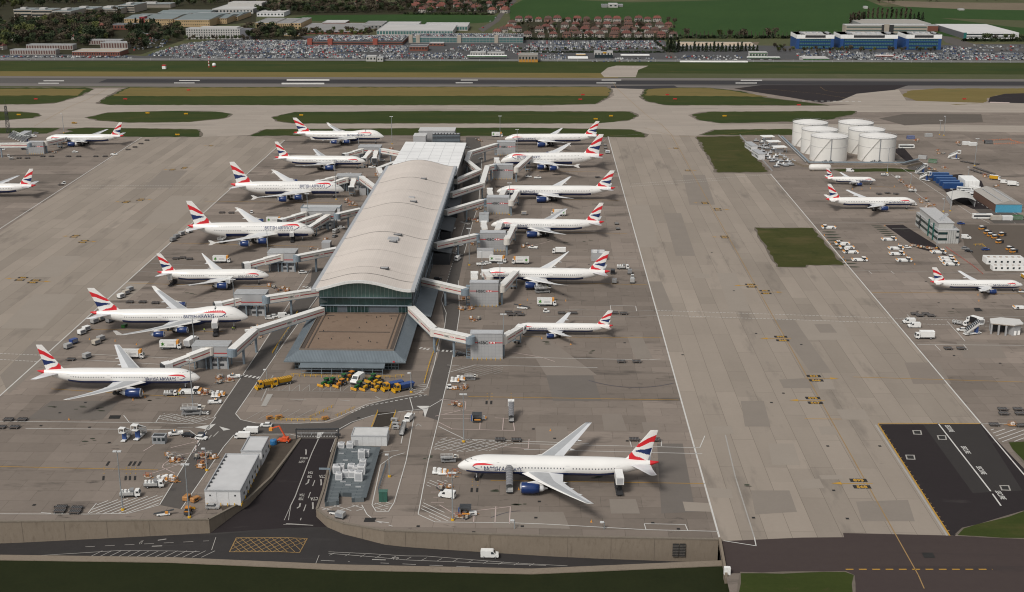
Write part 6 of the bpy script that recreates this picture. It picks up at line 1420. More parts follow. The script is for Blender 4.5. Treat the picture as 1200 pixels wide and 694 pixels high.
def make_catering(raised=False):
    t=thing('catering_truck','truck','truck');MB().box(-4.6,4.2,-1.0,1.0,.6,.95).build('chassis',DGRY,t);cab(t,3.6,VW,.7,1.9)
    z=1.1 if not raised else 3.4
    b=MB().box(-4.7,2.4,-1.25,1.25,z,z+2.7).build('box_body',VW,t);MB().box(-4.75,2.45,-1.28,1.28,z+2.7,z+2.78).build('box_roof',mat('box roof',(.60,.60,.58),.5),b)
    for s in(-1,1):
        m=MB();yy=s*1.28
        for a in(35,-35,90):m.at((-3.2,yy,z+1.35),0,R(a)).add([(-1.1,0,0),(-.3,0,.32),(1.1,0,0),(-.3,0,-.32)],[(0,1,2,3)])
        m.build('leaf_emblem',VGL,b)
        n=MB();[n.box(-1.4,1.5,yy-.01,yy+.01,z+.9+k*.5,z+1.1+k*.5)for k in range(2)];n.build('side_lettering',LGRY,b)
    MB().box(2.4,3.4,-1.1,1.1,z+1.2,z+2.9).build('front_platform',VOR if not raised else VW,b)
    if raised:m=MB();m.at((-1,0,2.1),0,R(28)).box(-2.8,2.8,-.9,-.75,-.1,.1).box(-2.8,2.8,.75,.9,-.1,.1).at((-1,0,2.1),0,R(-28)).box(-2.8,2.8,-.9,-.75,-.1,.1).box(-2.8,2.8,.75,.9,-.1,.1);m.build('scissor_lift',DGRY,t)
    MB().box(-3.4,-.4,-1.3,-1.1,.3,.9).build('side_skirt',DGRY,t);wheels(t,[(3.4,1.0),(3.4,-1.0),(-2.6,1.0),(-2.6,-1.0),(-3.7,1.0),(-3.7,-1.0)],.48,.3);return t
def make_tug():
    t=thing('pushback_tug','tug','tug');MB().prof([(-4.2,.35),(4.2,.35),(4.4,.9),(4.2,1.35),(-4.2,1.25),(-4.4,.8)],-1.6,1.6).build('body',VW,t)
    MB().prof([(1.4,1.3),(3.5,1.3),(3.2,2.3),(1.6,2.3)],-1.2,1.2).build('cab_glass',VG,t);MB().box(1.4,3.4,-1.3,1.3,2.3,2.45).build('cab_roof',VW,t)
    MB().box(3.4,4.4,-1.5,1.5,1.36,1.75).build('end_panel',VOR,t);MB().box(-4.3,-3.7,-1.5,1.5,1.28,1.5).build('end_panel',VOR,t);MB().box(-3.0,.6,-1.1,1.1,1.28,1.5).build('engine_cover',VW,t);MB().cyl((2.4,0,2.45),(2.4,0,2.75),.18,n=6).build('beacon',VOR,t);w4(t,2.5,1.5,.75);return t
def make_tractor_small():
    t=thing('baggage_tractor','tractor','tractor');MB().prof([(-1.4,.35),(1.5,.35),(1.5,.95),(.3,1.0),(-1.4,.95)],-.75,.75).build('body',VW,t);MB().box(-.9,.3,-.65,.65,1.0,1.75).build('cab_glass',VG,t);MB().box(-1.0,.4,-.72,.72,1.75,1.87).build('cab_roof',VW,t);MB().box(1.45,1.6,-.7,.7,.4,.7).build('bumper',DARK,t);w4(t,.9,.65,.35);return t
def make_dolly():
    t=thing('baggage_dolly','dolly','dolly');MB().box(-1.75,1.75,-1.2,1.2,.5,.68).build('deck',mat('dolly deck',(.052,.05,.05),.7),t)
    m=MB();[m.cyl((-1.6+k*.53,-1.1,.74),(-1.6+k*.53,1.1,.74),.06,n=5)for k in range(7)];m.build('roller',VGR,t);MB().box(-1.75,1.75,1.14,1.22,.68,.9).box(-1.75,1.75,-1.22,-1.14,.68,.9).build('side_rail',mat('dolly rail',(.10,.08,.07),.6),t);MB().box(1.75,2.7,-.06,.06,.4,.5).build('tow_bar',DGRY,t);w4(t,1.2,.95,.25);return t
def make_uld(c='silver'):
    t=thing('container_dolly','dolly','dolly');MB().box(-1.75,1.75,-1.2,1.2,.45,.65).build('deck',DGRY,t);MB().add([(-1.55,-1.1,.66),(1.55,-1.1,.66),(1.55,1.1,.66),(-1.55,1.1,.66),(-1.55,-1.1,2.3),(1.55,-1.1,2.3),(1.55,1.1,2.3),(-1.55,1.1,2.3)],[(0,3,2,1),(4,5,6,7),(0,1,5,4),(1,2,6,5),(2,3,7,6),(3,0,4,7)]).build('freight_container',COLM[c],t)
    MB().box(-1.3,1.3,-1.13,-1.1,.9,2.1).build('canvas_door',mat('canvas',(.22,.23,.25),.8),t);MB().box(1.75,2.7,-.06,.06,.4,.5).build('tow_bar',DGRY,t);w4(t,1.2,.95,.25);return t
def make_stairs(style='white'):
    t=thing('passenger_stairs','stairs','stairs');L_=8.5;hz_=4.6
    MB().box(-4.6,3.8,-1.0,1.0,.5,.8).build('chassis',DGRY if style!='white' else VW,t);f=MB().prof([(-4.2,.8),(-3.4,.8),(2.4,hz_-.2),(4.2,hz_-.2),(4.2,hz_),(2.3,hz_)],-1.05,1.05).build('flight',VSI,t)
    m=MB();[m.box(-3.9+k*.42,-3.55+k*.42,-1.0,1.0,.95+k*.255,1.03+k*.255)for k in range(15)];m.build('tread',DGRY,f)
    for s in(-1,1):MB().add([(-4.2,s*1.06,1.0),(2.3,s*1.06,hz_),(2.3,s*1.06,hz_+1.15),(-4.2,s*1.06,2.1)],[(0,1,2,3)]).build('side_panel',VW if style=='white' else VSI,f)
    MB().box(2.3,4.4,-1.3,1.3,hz_+.02,hz_+.1).build('top_platform',VW,t)
    if style!='open':
        for k in range(9):
            x=-3.9+k*.78;z=2.6+k*.455;g=MB();n=8
            g.v=[(x+dx,1.15*math.cos(math.pi*i/n),z+.75*math.sin(math.pi*i/n))for dx in(0,.22)for i in range(n+1)];g.f=[(i,i+1,n+2+i,n+1+i)for i in range(n)];g.m=[0]*n;g.build('hoop',VSI if style=='hoop' else VW,t)
        MB().box(2.2,4.4,-1.3,1.3,hz_+2.1,hz_+2.35).build('canopy',VW,t);MB().box(4.2,4.4,-1.3,-1.1,hz_,hz_+2.1).box(4.2,4.4,1.1,1.3,hz_,hz_+2.1).build('canopy_post',VW,t)
        g=MB();n=8;g.v=[(x,1.1*math.cos(math.pi*i/n),zz+.7*math.sin(math.pi*i/n))for x,zz in((-4.0,2.5),(2.6,6.3))for i in range(n+1)];g.f=[(i,i+1,n+2+i,n+1+i)for i in range(n)];g.m=[0]*n;g.build('cover',mat('stair cover',(.16,.16,.17),.4)if style=='hoop' else VG,t)
    MB().box(1.2,2.0,-.9,.9,.8,3.6).build('lift_frame',VBL if style=='white' else DGRY,t);w4(t,2.7,.9,.45);return t
def make_highloader():
    t=thing('high_loader','truck','truck');MB().box(-4.0,4.0,-1.1,1.1,.55,.95).build('chassis',DARK,t);cab(t,3.2,DARK,.95,1.6)
    m=MB()
    for s in(-1,1):
        for k in range(2):m.at((-.6,s*.9,1.7+k*1.5),0,R(26)).box(-1.9,1.9,-.08,.08,-.12,.12).at((-.6,s*.7,1.7+k*1.5),0,R(-26)).box(-1.9,1.9,-.08,.08,-.12,.12)
    m.build('scissor_lift',DARK,t);b=MB().box(-3.6,2.8,-1.25,1.25,4.0,6.6).build('box_body',VW,t);MB().box(2.8,3.9,-1.1,1.1,4.0,4.2).build('front_platform',VGR,b);MB().box(-3.65,-3.6,-1.0,1.0,4.2,6.3).build('shutter',LGRY,b);MB().box(2.8,2.86,-.8,.8,4.3,6.2).build('doorway',DARK,b);w4(t,2.7,.95,.5);return t
def make_loader():
    t=thing('cargo_loader','loader','loader');MB().box(-4.2,3.0,-1.7,1.7,.6,1.1).build('chassis',VGR,t);MB().box(-4.4,1.6,-1.6,1.6,2.2,2.5).build('rear_deck',VGR,t);MB().box(1.8,4.4,-1.7,1.7,2.6,2.85).build('front_deck',VBE,t)
    m=MB()
    for s in(-1,1):m.at((-1.4,s*1.5,1.6),0,R(24)).box(-2.2,2.2,-.1,.1,-.12,.12).at((-1.4,s*1.3,1.6),0,R(-24)).box(-2.2,2.2,-.1,.1,-.12,.12)
    m.build('scissor_lift',DGRY,t);MB().box(2.2,3.3,-2.2,-1.2,2.85,4.4).build('operator_cab',VW,t);MB().box(2.15,3.35,-2.25,-1.15,3.4,4.2).build('cab_glass',VG,t)
    m=MB();[m.box(-4.4,1.6,s*1.55-.04,s*1.55+.04,z,z+.08)for s in(-1,1)for z in(3.0,3.5)];[m.box(x-.04,x+.04,s*1.55-.04,s*1.55+.04,2.5,3.55)for s in(-1,1)for x in(-4.3,-2.3,-.3,1.5)];m.build('handrail',VW,t);w4(t,2.6,1.4,.45);return t
def make_belt():
    t=thing('belt_loader','loader','loader');MB().prof([(-2.6,.4),(2.4,.4),(2.4,.9),(-2.6,.95)],-.95,.95).build('body',VW,t);b=MB().prof([(-3.8,.8),(4.0,2.0),(4.0,2.2),(-3.8,1.05)],-.5,.5).build('conveyor',DGRY,t);MB().box(.6,1.8,-.92,-.5,.9,1.9).build('operator_cab',VOR,t);w4(t,1.7,.85,.35);return t
def make_bowser():
    t=thing('fuel_dispenser','truck','truck');MB().box(-3.2,3.0,-1.0,1.0,.55,.9).build('chassis',DGRY,t);cab(t,2.4,VW,.7,1.7);b=MB().box(-3.2,1.2,-1.1,1.1,.9,1.7).build('pump_body',VSI,t)
    m=MB();[m.cyl((-2.6+k*1.2,0,1.7),(-2.6+k*1.2,0,2.5),.42,n=10)for k in range(3)];m.build('filter_vessel',VW,b);MB().box(-.2,1.2,-1.05,1.05,2.5,2.62).build('lift_platform',VGR,b);w4(t,2.0,.95,.42);return t
def make_gpu(c='beige'):
    t=thing('ground_power_unit','unit','power unit');MB().prof([(-1.5,.4),(1.5,.4),(1.5,1.5),(-1.2,1.7),(-1.5,1.4)],-.8,.8).build('casing',COLM[c]if c!='orange' else GOR,t);MB().box(-1.0,.6,-.82,-.8,.7,1.3).build('grille',DARK,t);MB().box(1.5,2.6,-.06,.06,.4,.5).build('tow_bar',VOR,t);w4(t,1.0,.7,.28);return t
def make_gear(v=0):
    """loose stand equipment: chocks, towbars, cones, steps on wheels"""
    rr=random.Random(v);t=thing('stand_equipment','equipment','equipment');m=MB().box(-1.5,1.5,-.9,.9,.25,.4).build('base_frame',[GOR,DGRY,VBE][v%3],t)
    f=MB();[f.cyl((x,y,.4),(x+rr.uniform(-.2,.2),y,1.5),.07,n=5)for x in(-1.3,0,1.3)for y in(-.8,.8)];f.tube([(-1.3,-.8,1.5),(1.3,-.8,1.4)],.07,5).tube([(-1.3,.8,1.5),(1.3,.8,1.4)],.07,5);f.build('rack',[GOR,VGR,mat('faded red',(.30,.09,.06),.6)][v%3],m)
    MB().at((rr.uniform(-.6,.3),0,.4),rr.uniform(0,1)).box(-.5,.6,-.45,.45,0,.9).build('locker',[VW,VBE,GOR][v%3],t);MB().cyl((.9,.3,.4),(.9,.3,1.2),.28,.16,8).build('drum',[GOR,VW,VSI][v%3],t);MB().cyl((-2.8,.2,.3),(1.9,-.3,.35),.09,n=6).build('tow_bar',[GOR,VGR,GOR][v%3],t);wheels(t,[(-1.1,.8),(-1.1,-.8),(1.1,.8),(1.1,-.8)],.22,.14);return t
def make_asu():
    t=thing('air_start_unit','unit','air unit');MB().box(-1.8,1.8,-1.0,1.0,.35,.6).build('base',VW,t);m=MB();m.cyl((-1.0,0,.6),(-1.0,0,2.1),.6,n=10).build('left_vessel',VW,t);MB().cyl((.5,0,.6),(.5,0,1.9),.65,n=10).build('vessel',VW,t);MB().box(1.2,1.8,-.8,.8,.6,1.4).build('locker',VOR,t);w4(t,1.3,.85,.3);return t
def make_gritter(hop='yellow'):
    t=thing('gritter_lorry','lorry','lorry');MB().box(-4.2,3.6,-1.1,1.1,.7,1.05).build('chassis',DGRY,t);cab(t,2.9,VY,.8,2.3,1.25,1.9)
    h=MB().frus((-3.6,1.2,-.7,.7),(-4.2,1.6,-1.3,1.3),1.1,2.9).build('hopper',COLM[hop]if hop!='blue' else VBL,t);m=MB();[m.box(-3.9+k*.9,-3.8+k*.9,-1.2,1.2,2.9,2.98)for k in range(7)];m.build('hopper_grid',DGRY if hop!='blue' else VBL,h)
    MB().prof([(4.3,.15),(4.9,.2),(4.6,1.1),(4.4,1.3),(4.45,.7)],-1.7,1.7).build('plough_blade',VY,t);MB().box(3.7,4.4,-.4,.4,.5,.8).build('plough_arm',DGRY,t);MB().box(2.3,2.9,-.8,.8,3.1,3.28).build('light_bar',VOR,t);wheels(t,[(2.7,1.05),(2.7,-1.05),(-1.8,1.05),(-1.8,-1.05),(-3.1,1.05),(-3.1,-1.05)],.52,.35);return t
def make_farm(c='green'):
    t=thing('plough_tractor','tractor','tractor');mc={'green':VGN,'yellow':VY,'orange':VO}[c]
    MB().prof([(.3,.8),(2.2,.8),(2.3,1.6),(.3,1.75)],-.5,.5).build('bonnet',mc,t);g=MB().prof([(-1.2,1.0),(.4,1.0),(.3,2.5),(-1.1,2.6)],-.75,.75).build('cab_glass',VG,t);MB().box(-1.3,.5,-.85,.85,2.55,2.78).build('cab_roof',mc,t);MB().box(-1.6,-.2,-1.0,1.0,1.3,1.5).build('mudguard',mc,t)
    MB().prof([(3.0,.15),(3.5,.2),(3.3,.95),(3.1,1.1),(3.12,.6)],-1.55,1.55).build('plough_blade',mat('worn yellow blade',(.46,.23,.02),.6,var=.2,scale=2),t);MB().box(2.2,3.1,-.3,.3,.5,.75).build('plough_arm',DGRY,t);wheels(t,[(1.5,.8),(1.5,-.8)],.5,.35);wheels(t,[(-.9,.95),(-.9,-.95)],.8,.5);MB().box(-2.4,-1.5,-.9,.9,.5,1.2).build('rear_spreader',DGRY,t);return t
def make_boom():
    VO=mat('lift red orange',(.58,.09,.03),.5)
    t=thing('boom_lift','lift','lift');MB().box(-2.2,2.2,-1.1,1.1,.5,1.0).build('chassis',VO,t);MB().box(-1.6,.6,-.9,.9,1.0,1.9).build('turret',VO,t);m=MB().at((-.6,0,1.9),0,R(-62)).box(0,4.6,-.22,.22,-.22,.22).build('lower_boom',VO,t);MB().at((1.55,0,5.9),0,R(20)).box(-.2,3.0,-.18,.18,-.18,.18).build('upper_boom',VO,m);MB().box(4.0,5.2,-.7,.7,4.0,5.0).build('basket',VOR,t);w4(t,1.5,1.0,.45);return t
def make_coach():
    t=thing('coach','coach','coach');MB().prof([(-6,.4),(6,.4),(6.1,1.5),(5.8,3.1),(-6,3.1)],-1.25,1.25).build('body',VW,t)
    for s in(-1,1):MB().box(-5.6,5.2,s*1.27-.01,s*1.27+.01,1.4,2.5).build('window_row',VG,t)
    MB().add([(6.12,-1.1,1.4),(6.12,1.1,1.4),(5.87,1.1,2.8),(5.87,-1.1,2.8)],[(0,1,2,3)]).build('windscreen',VG,t);MB().box(-4,2,-.8,.8,3.1,3.3).build('roof_unit',LGRY,t);wheels(t,[(4,1.1),(4,-1.1),(-3.5,1.1),(-3.5,-1.1)],.5,.3);return t
def make_container(c='white'):
    t=thing('freight_container','container','container');MB().box(-3.05,3.05,-1.2,1.2,.15,2.7).build('box',COLM[c],t);m=MB();[m.box(-2.9+k*.5,-2.75+k*.5,-1.24,-1.2,.3,2.5)for k in range(12)];m.build('corrugation',LGRY,t);MB().box(3.05,3.1,-1.1,1.1,.3,2.6).build('door',LGRY,t);return t
def make_lorry(c='white'):
    t=thing('lorry','lorry','lorry');MB().box(-3.6,3.4,-.95,.95,.55,.85).build('chassis',DGRY,t);cab(t,2.9,VW,.65,1.8);MB().box(-3.7,1.9,-1.2,1.2,.95,3.2).build('box_body',COLM[c],t);MB().box(-3.75,1.95,-1.22,1.22,3.2,3.28).build('box_roof',WPT,t);MB().box(-3.76,-3.7,-1.0,1.0,1.1,3.0).build('shutter',LGRY,t);wheels(t,[(2.6,.95),(2.6,-.95),(-2.3,.95),(-2.3,-.95)],.45,.3);return t
def make_flatbed():
    t=thing('flatbed_truck','truck','truck');MB().box(-3.4,1.7,-1.1,1.1,.75,1.0).build('load_bed',VGR,t);cab(t,2.6,VW,.6,1.7);m=MB();[m.box(-3.4+k*1.25,-3.3+k*1.25,-1.1,1.1,1.0,1.9)for k in range(5)];m.box(-3.4,1.7,1.05,1.12,1.4,1.5).box(-3.4,1.7,-1.12,-1.05,1.4,1.5);m.build('side_rack',VW,t);wheels(t,[(2.4,.9),(2.4,-.9),(-2.2,.9),(-2.2,-.9)],.4,.28);return t
def make_yardtug():
    t=thing('yard_tractor','tractor','tractor');MB().prof([(-1.3,.4),(1.4,.4),(1.5,1.2),(-1.3,1.2)],-.9,.9).build('body',VOR,t);MB().prof([(-1.0,1.2),(1.2,1.2),(.9,2.2),(-.9,2.2)],-.8,.8).build('cab_glass',VG,t);MB().box(-1.0,1.0,-.88,.88,2.2,2.4).build('cab_roof',VW,t);MB().box(-2.9,-1.3,-.9,.9,.5,1.9).build('rear_unit',mat('tug black',(.03,.03,.033),.5),t);w4(t,.95,.8,.42);return t
def make_walkshelter():
    t=thing('mobile_shelter','shelter','shelter');MB().box(-1.7,1.7,-1.5,1.5,.4,.6).build('floor',DGRY,t);MB().box(-1.7,-1.5,-1.5,1.5,.6,3.0).box(-1.5,1.7,1.35,1.5,.6,3.0).build('grey_panel',GRYC,t);MB().box(-1.8,1.8,-1.6,1.6,3.0,3.15).build('roof',DGRY,t);MB().box(-.9,1.4,-1.5,-1.45,1.0,1.5).build('orange_band',VOR,t);MB().box(-2.2,-1.8,-.9,.6,.5,2.4).build('blue_locker',VBL,t);w4(t,1.2,1.2,.35);return t
def make_trailer():
    t=thing('trailer','trailer','trailer');MB().box(-3,3,-1.1,1.1,.7,.95).build('deck',VRD,t);m=MB();[m.box(-3+k*1.2,-2.9+k*1.2,-1.1,1.1,.95,1.7)for k in range(6)];m.build('stake',VRD,t);w4(t,2,.9,.38);return t
def make_cone_row(n=6):
    t=thing('traffic_cone','cone','cone');return t
VH={'van':make_van,'car':make_car,'pickup':make_pickup,'catering':make_catering,'tug':make_tug,'btrac':make_tractor_small,'dolly':make_dolly,'uld':make_uld,'stairs':make_stairs,'high':make_highloader,'loader':make_loader,'belt':make_belt,'bowser':make_bowser,'gpu':make_gpu,'gear':make_gear,'asu':make_asu,'gritter':make_gritter,'farm':make_farm,'boom':make_boom,'coach':make_coach,'cont':make_container,'lorry':make_lorry,'flat':make_flatbed,'ytug':make_yardtug,'wsh':make_walkshelter,'trailer':make_trailer}
def V(kind,x,y,deg,label,arg=None,group=None,z=0.0,sc=1.0):
    return place((VH[kind],)if arg is None else(VH[kind],arg),G(x,y,z)+Vector((0,0,.03)),R(deg),label,group,sc)
def train(pts,label,group,kind='dolly',arg=None,deg=0):
    for x,y in pts:V(kind,x,y,deg,label,arg,group)
V('van',574,653,0,'white van driving right in the sunken road below the retaining wall',z=GR(574,654).z)
V('car',312,500,180,'white car driving left along the road between ramp and yard','white');V('van',480,492,75,'white van parked by the give-way triangle, east of the dark bay')
V('van',419,448,250,'tall white van in the middle of the row of snow ploughs',sc=1.35);V('van',524,583,165,'white van parked on the stand corner left of the mobile shelter')
V('car',236,515,350,'dark-topped white pickup car near the grey hut','white');V('pickup',206,510,200,'white pickup right of the grey hut with three windows');V('car',220.5,512,350,'dark car at the far right of the grey hut','black')
V('pickup',274,443,190,'white pickup beside the zebra crossing of the west road');V('pickup',252,473,5,'long white pickup below the front west airliner nose');V('car',289,404,30,'white car under the bend of the long west link bridge','white')
V('pickup',294,389,20,'left white pickup of the cluster between the west bridges');V('pickup',301,386,20,'second white pickup of the cluster between the west bridges');V('car',316,374,15,'white car by the west road, north of the long link bridge','white');V('car',322,372,10,'second white car by the west road, north of the long link bridge','white');V('van',333,372.5,15,'white van at the edge of the west road near the jumbo nose')
V('car',355,320.5,10,'white car on the west road by the third west block','white');V('car',400,268,20,'small white car near the wide three-armed block','white');V('van',394,273,70,'silver van near the wide three-armed block','silver');V('car',392.5,278,70,'grey car near the nearer double-decker nose','grey')
V('car',448,189,10,'white car inside the farthest west bridge loop','white');V('pickup',436,197,10,'white pickup by the farthest west twin-jet nose')
V('car',87,145,0,'yellow and white car driving on the taxiway by the far left pier','yellow');V('car',88,179,5,'round white car below the far left pier airliner','white');V('van',39,161,20,'white van behind the far left pier','white');V('car',42,157,10,'grey car behind the far left pier','grey');V('car',28,175.5,0,'dark car beside the far left bridge block','black');V('car',3,176,0,'white car under the far left link bridge','white')
V('pickup',630,209.5,5,'white pickup below the east double-decker engine');V('car',619.5,208,0,'small white car next to the east double-decker wheels','white');V('pickup',624.5,291.5,170,'white pickup between two east twin-jets');V('lorry',655,297,180,'white box lorry above the raked-wing airliner','white')
V('pickup',564,311,10,'white pickup by the pale container','white');V('car',571,309.5,10,'white car right of the pale container pickup','white');V('car',563.5,187,60,'grey car on the east road near the zigzag bridge','grey');V('van',536.5,305,75,'white van driving up the east road','white');V('car',538.5,288.5,30,'white car behind the third east link bridge','white');V('car',528,290,10,'silver car under the third east link bridge','silver');V('car',529.5,268.5,150,'white car by the lean-to below the fourth link bridge','white');V('flat',516,306,5,'white flatbed with racks along the east wall of the terminal')
V('trailer',517,298,5,'red stake trailer along the east wall of the terminal');V('car',513,328,10,'dark car along the east wall of the terminal','black');V('car',540,417,10,'black car left of the front east block','black');V('car',548,174,30,'grey car below the zigzag bridge','grey')
V('lorry',1083,397,180,'white box lorry with orange marks near the taxi lane edge, largest of three','white',sc=1.1);V('van',1071,384,180,'middle of three white vans near the right taxi lane edge','white');V('van',1065,379,180,'farthest of three white vans near the right taxi lane edge','white')
V('flat',1125,381,320,'white flatbed truck with racks left of the shelter');V('lorry',1142,379,130,'dark lorry behind the passenger stairs by the shelter','black');V('stairs',1140,392,20,'white passenger stairs truck left of the faceted shelter','white');V('car',1127,388,180,'small white car in front of the passenger stairs truck','white')
V('van',1132,280,350,'white van beside the pale office','white');V('car',1131,292.5,330,'grey car at the corner of the pale office','grey');V('car',1135,295.5,340,'dark grey car at the corner of the pale office','black');V('car',1155,293.5,10,'blue car by the yellow barrier in the brown yard','blue');V('van',1190,317,0,'white van before the portable cabins','white');V('car',1126,263,0,'blue car on the road behind the pale office','blue')
V('coach',1062,174,0,'white coach parked right of the tank farm');V('van',996,201.5,0,'white van on the strip in front of the tank bund','white');V('coach',1151,256.5,0,'dark coach with white roof before the blue fronted shed')
V('cont',1167,258,0,'left of three pale containers below the blue fronted shed','beige');V('cont',1180,258,0,'middle of three pale containers below the blue fronted shed','white');V('cont',1192,257.5,0,'right of three pale containers below the blue fronted shed','green');V('cont',1132,170,0,'white container among building materials on the far apron','white');V('cont',1067,163,0,'blue container on the far apron behind the tanks','blue');V('cont',1140,171,5,'second white container among building materials on the far apron','white');V('cont',1158,168.5,5,'black container at the end of the far building materials','black');V('cont',1088,160.5,10,'grey container on the far apron behind the tanks','silver')
V('cont',1081,186.5,325,'pale container at the right corner of the tank yard','silver');V('cont',1093,191,325,'green container at the right corner of the tank yard','green')
V('lorry',1187,218,345,'orange and white lorry on the road at the right','white');V('van',1177,215,345,'white van behind the orange lorry on the right road','white');V('lorry',1166,211,330,'yellow lorry heading up the right road','yellow')
for i,(x,y)in enumerate([(1141,222),(1146,223.5),(1152,225),(1157,227),(1130,223.5),(1134,226.5),(1139,229),(1145,231)]):V('coach' if i>3 else'lorry',x,y,-25,'white coach in the slanted row left of the blue fronted shed' if i>3 else'white lorry in the slanted row below the white box store',None if i>3 else'white','slanted coach row' if i>3 else'slanted lorry row',sc=.8)
V('stairs',1084,212,300,'white passenger stairs left of the blue containers','white');V('stairs',1118,186.5,330,'white passenger stairs with dark base on the dolly park road','white');V('stairs',1079,203.5,20,'white passenger stairs on the corner above the blue containers','white')
V('catering',201,409,0,'catering truck with green leaf mark between the two nearest west airliners');V('catering',157,420,0,'catering truck behind the wing of the front west airliner');V('lorry',225,405,75,'white high-sided truck at the front west bridge block','white',sc=1.15)
V('high',253,392,100,'raised white catering box docked at the hump-backed airliner door');V('high',725,576,92,'raised white box truck docked at the rear door of the open airliner',sc=1.0);V('high',202.5,334,80,'raised white box at the rear door of the small west twin-jet',sc=.85);V('high',270,338,85,'raised white box at the forward door of the small west twin-jet',sc=.85)
V('catering',260.5,308,0,'catering truck behind the wing of the small west twin-jet');V('catering',322,262,0,'catering truck behind the nearer double-decker');V('catering',584,308,350,'catering truck beside the pale container');V('catering',609.5,309.5,180,'catering truck behind the raked-wing airliner nose');V('catering',641,358.5,0,'catering truck with green mark below the raked-wing airliner');V('catering',654,253,180,'catering truck behind the wing of the fourth east airliner');V('catering',583,160.5,0,'catering truck at the nose of the farthest east airliner')
V('high',343,283,95,'raised box at the forward door of the nearer double-decker',sc=.9);V('loader',262,284,80,'cargo loader with red box under the rear of the nearer double-decker');V('high',263.5,279.5,90,'raised dark catering lift at the rear of the nearer double-decker',sc=.7)
V('loader',637,343,10,'cargo loader beside the engine of the raked-wing airliner');V('tug',223,461,2,'white pushback tug under the nose of the front west airliner');V('loader',227,485.5,5,'cargo loader in the hatched corner below the front west nose');V('bowser',200,463.5,5,'white service truck behind the tug under the front west nose',sc=.8)
V('stairs',597,572,92,'covered passenger stairs docked at the open airliner','hoop',sc=1.05);V('stairs',599,491,92,'covered passenger stairs standing free on the empty stand','hoop',sc=.9)
V('stairs',148,515,265,'glazed passenger stairs left of the pair by the grey hut','white',sc=.8);V('stairs',164,513,262,'white covered passenger stairs right of the pair by the grey hut','white',sc=.9)
V('bowser',153,582,5,'white fuel dispenser truck on the striped corner');V('bowser',181,571,5,'white fuel dispenser truck beside yellow steps above the striped corner');V('asu',190,564.5,10,'white twin-vessel air unit above the fuel dispenser trucks');V('asu',199,563,10,'second white twin-vessel air unit by the west road edge')
V('wsh',236,513,180,'orange crate stack at the grey hut',sc=.6)
V('lorry',294,508,180,'pair trailer, white box nearest the ramp head','white',sc=.75);V('lorry',284.5,514,180,'white box trailer left of the small white building','white',sc=.75)
V('wsh',559,494,0,'grey mobile shelter with orange band on the empty stand');V('wsh',545.5,604,0,'grey mobile shelter below the open airliner nose');V('asu',566,491.5,0,'white equipment cart right of the grey mobile shelter',sc=.7);V('gpu',554,604,10,'white equipment cart right of the lower grey mobile shelter','white',sc=.8)
V('asu',533,448,0,'white vessels cart, left of the equipment line by the east road');V('asu',540,446,0,'white vessels cart, right of the equipment line by the east road');V('loader',552,445,0,'white loader with yellow frame by the hatched strip',sc=.6);V('btrac',527.5,456,10,'white baggage tractor at the corner of the equipment line')
V('asu',513,555,0,'white vessels cart left of the open airliner nose');V('asu',519.5,556,0,'second white vessels cart left of the open airliner nose');V('loader',527,541,5,'grey loader with yellow frame above the open airliner nose',sc=.7)
V('asu',253,465.5,0,'white vessels cart beside the long white pickup');V('asu',258.5,464,0,'second white vessels cart beside the long white pickup')
V('gritter',313.5,454,212,'left of two yellow gritter lorries in the plough yard','yellow');V('gritter',330.5,451,212,'right of two yellow gritter lorries in the plough yard','yellow');V('gritter',461,456,212,'left of two yellow lorries with blue hoppers','blue');V('gritter',473.5,457.5,212,'right of two yellow lorries with blue hoppers','blue')
for x,y,c,l in[(382,451,'green','leftmost green plough tractor, dark and low'),(389.5,450.5,'green','second green plough tractor from the left'),(400,452,'orange','orange plough tractor beside the green ones'),(402.5,446,'green','green tractor standing behind the orange plough'),(411.5,443,'orange','orange topped tractor behind the tall white van'),(421,455,'green','green plough tractor in front of the tall white van'),(431,455.5,'yellow','left small yellow plough tractor'),(437,446,'green','green tractor behind the yellow ploughs'),(444.5,456,'yellow','right small yellow plough tractor'),(443,449,'yellow','yellow tractor in the second row of ploughs')]:V('farm',x,y,235,l,c)
for x,y in[(316,491.5),(327,490.5),(381,492)]:V('gpu',x,y,30,'orange compressor cart on the south edge of the plough yard','orange','orange compressor carts',sc=.8)
V('boom',333,518,170,'orange boom lift folded beside the ramp head');V('stairs',473,507,80,'open passenger stairs on the strip beside the east road','open',sc=.75)
for i,(x,y)in enumerate([(462,494),(463,499),(464,503)]):V('gpu',x,y,0,'pale grey cart in the short column right of the dark bay','silver','pale carts right of the dark bay',sc=.8)
p=G(320.5,521);t=thing('water_tank','blue round drum on the yard beside the small white building','drum',p);MB().lathe([(.05,0),(1.1,0),(1.2,.3),(1.2,1.6),(1.0,1.9),(.05,2.0)],14).build('drum',mat('drum blue',(.03,.16,.36),.5),t);MB().cyl((0,0,2),(0,0,2.15),.3,n=8).build('lid',VGR,t)
V('car',249.5,596,0,'pale car parked before the long white warehouse','silver');V('farm',221,602,90,'red machine at the foot of the lamp mast by the wall','orange',sc=.9);V('belt',192,604,12,'orange-topped belt loader at the wall edge',sc=.8)
V('gpu',219,586,80,'orange cart beside the road, left one of two','orange');V('gpu',229,588,60,'orange cart beside the road, right one of two','orange')
V('uld',399,607,340,'flat pale sheet rack at the corner above the right ramp wall','silver',sc=.9);V('belt',393,603,340,'long pale rack at the corner above the right ramp wall',sc=.7)
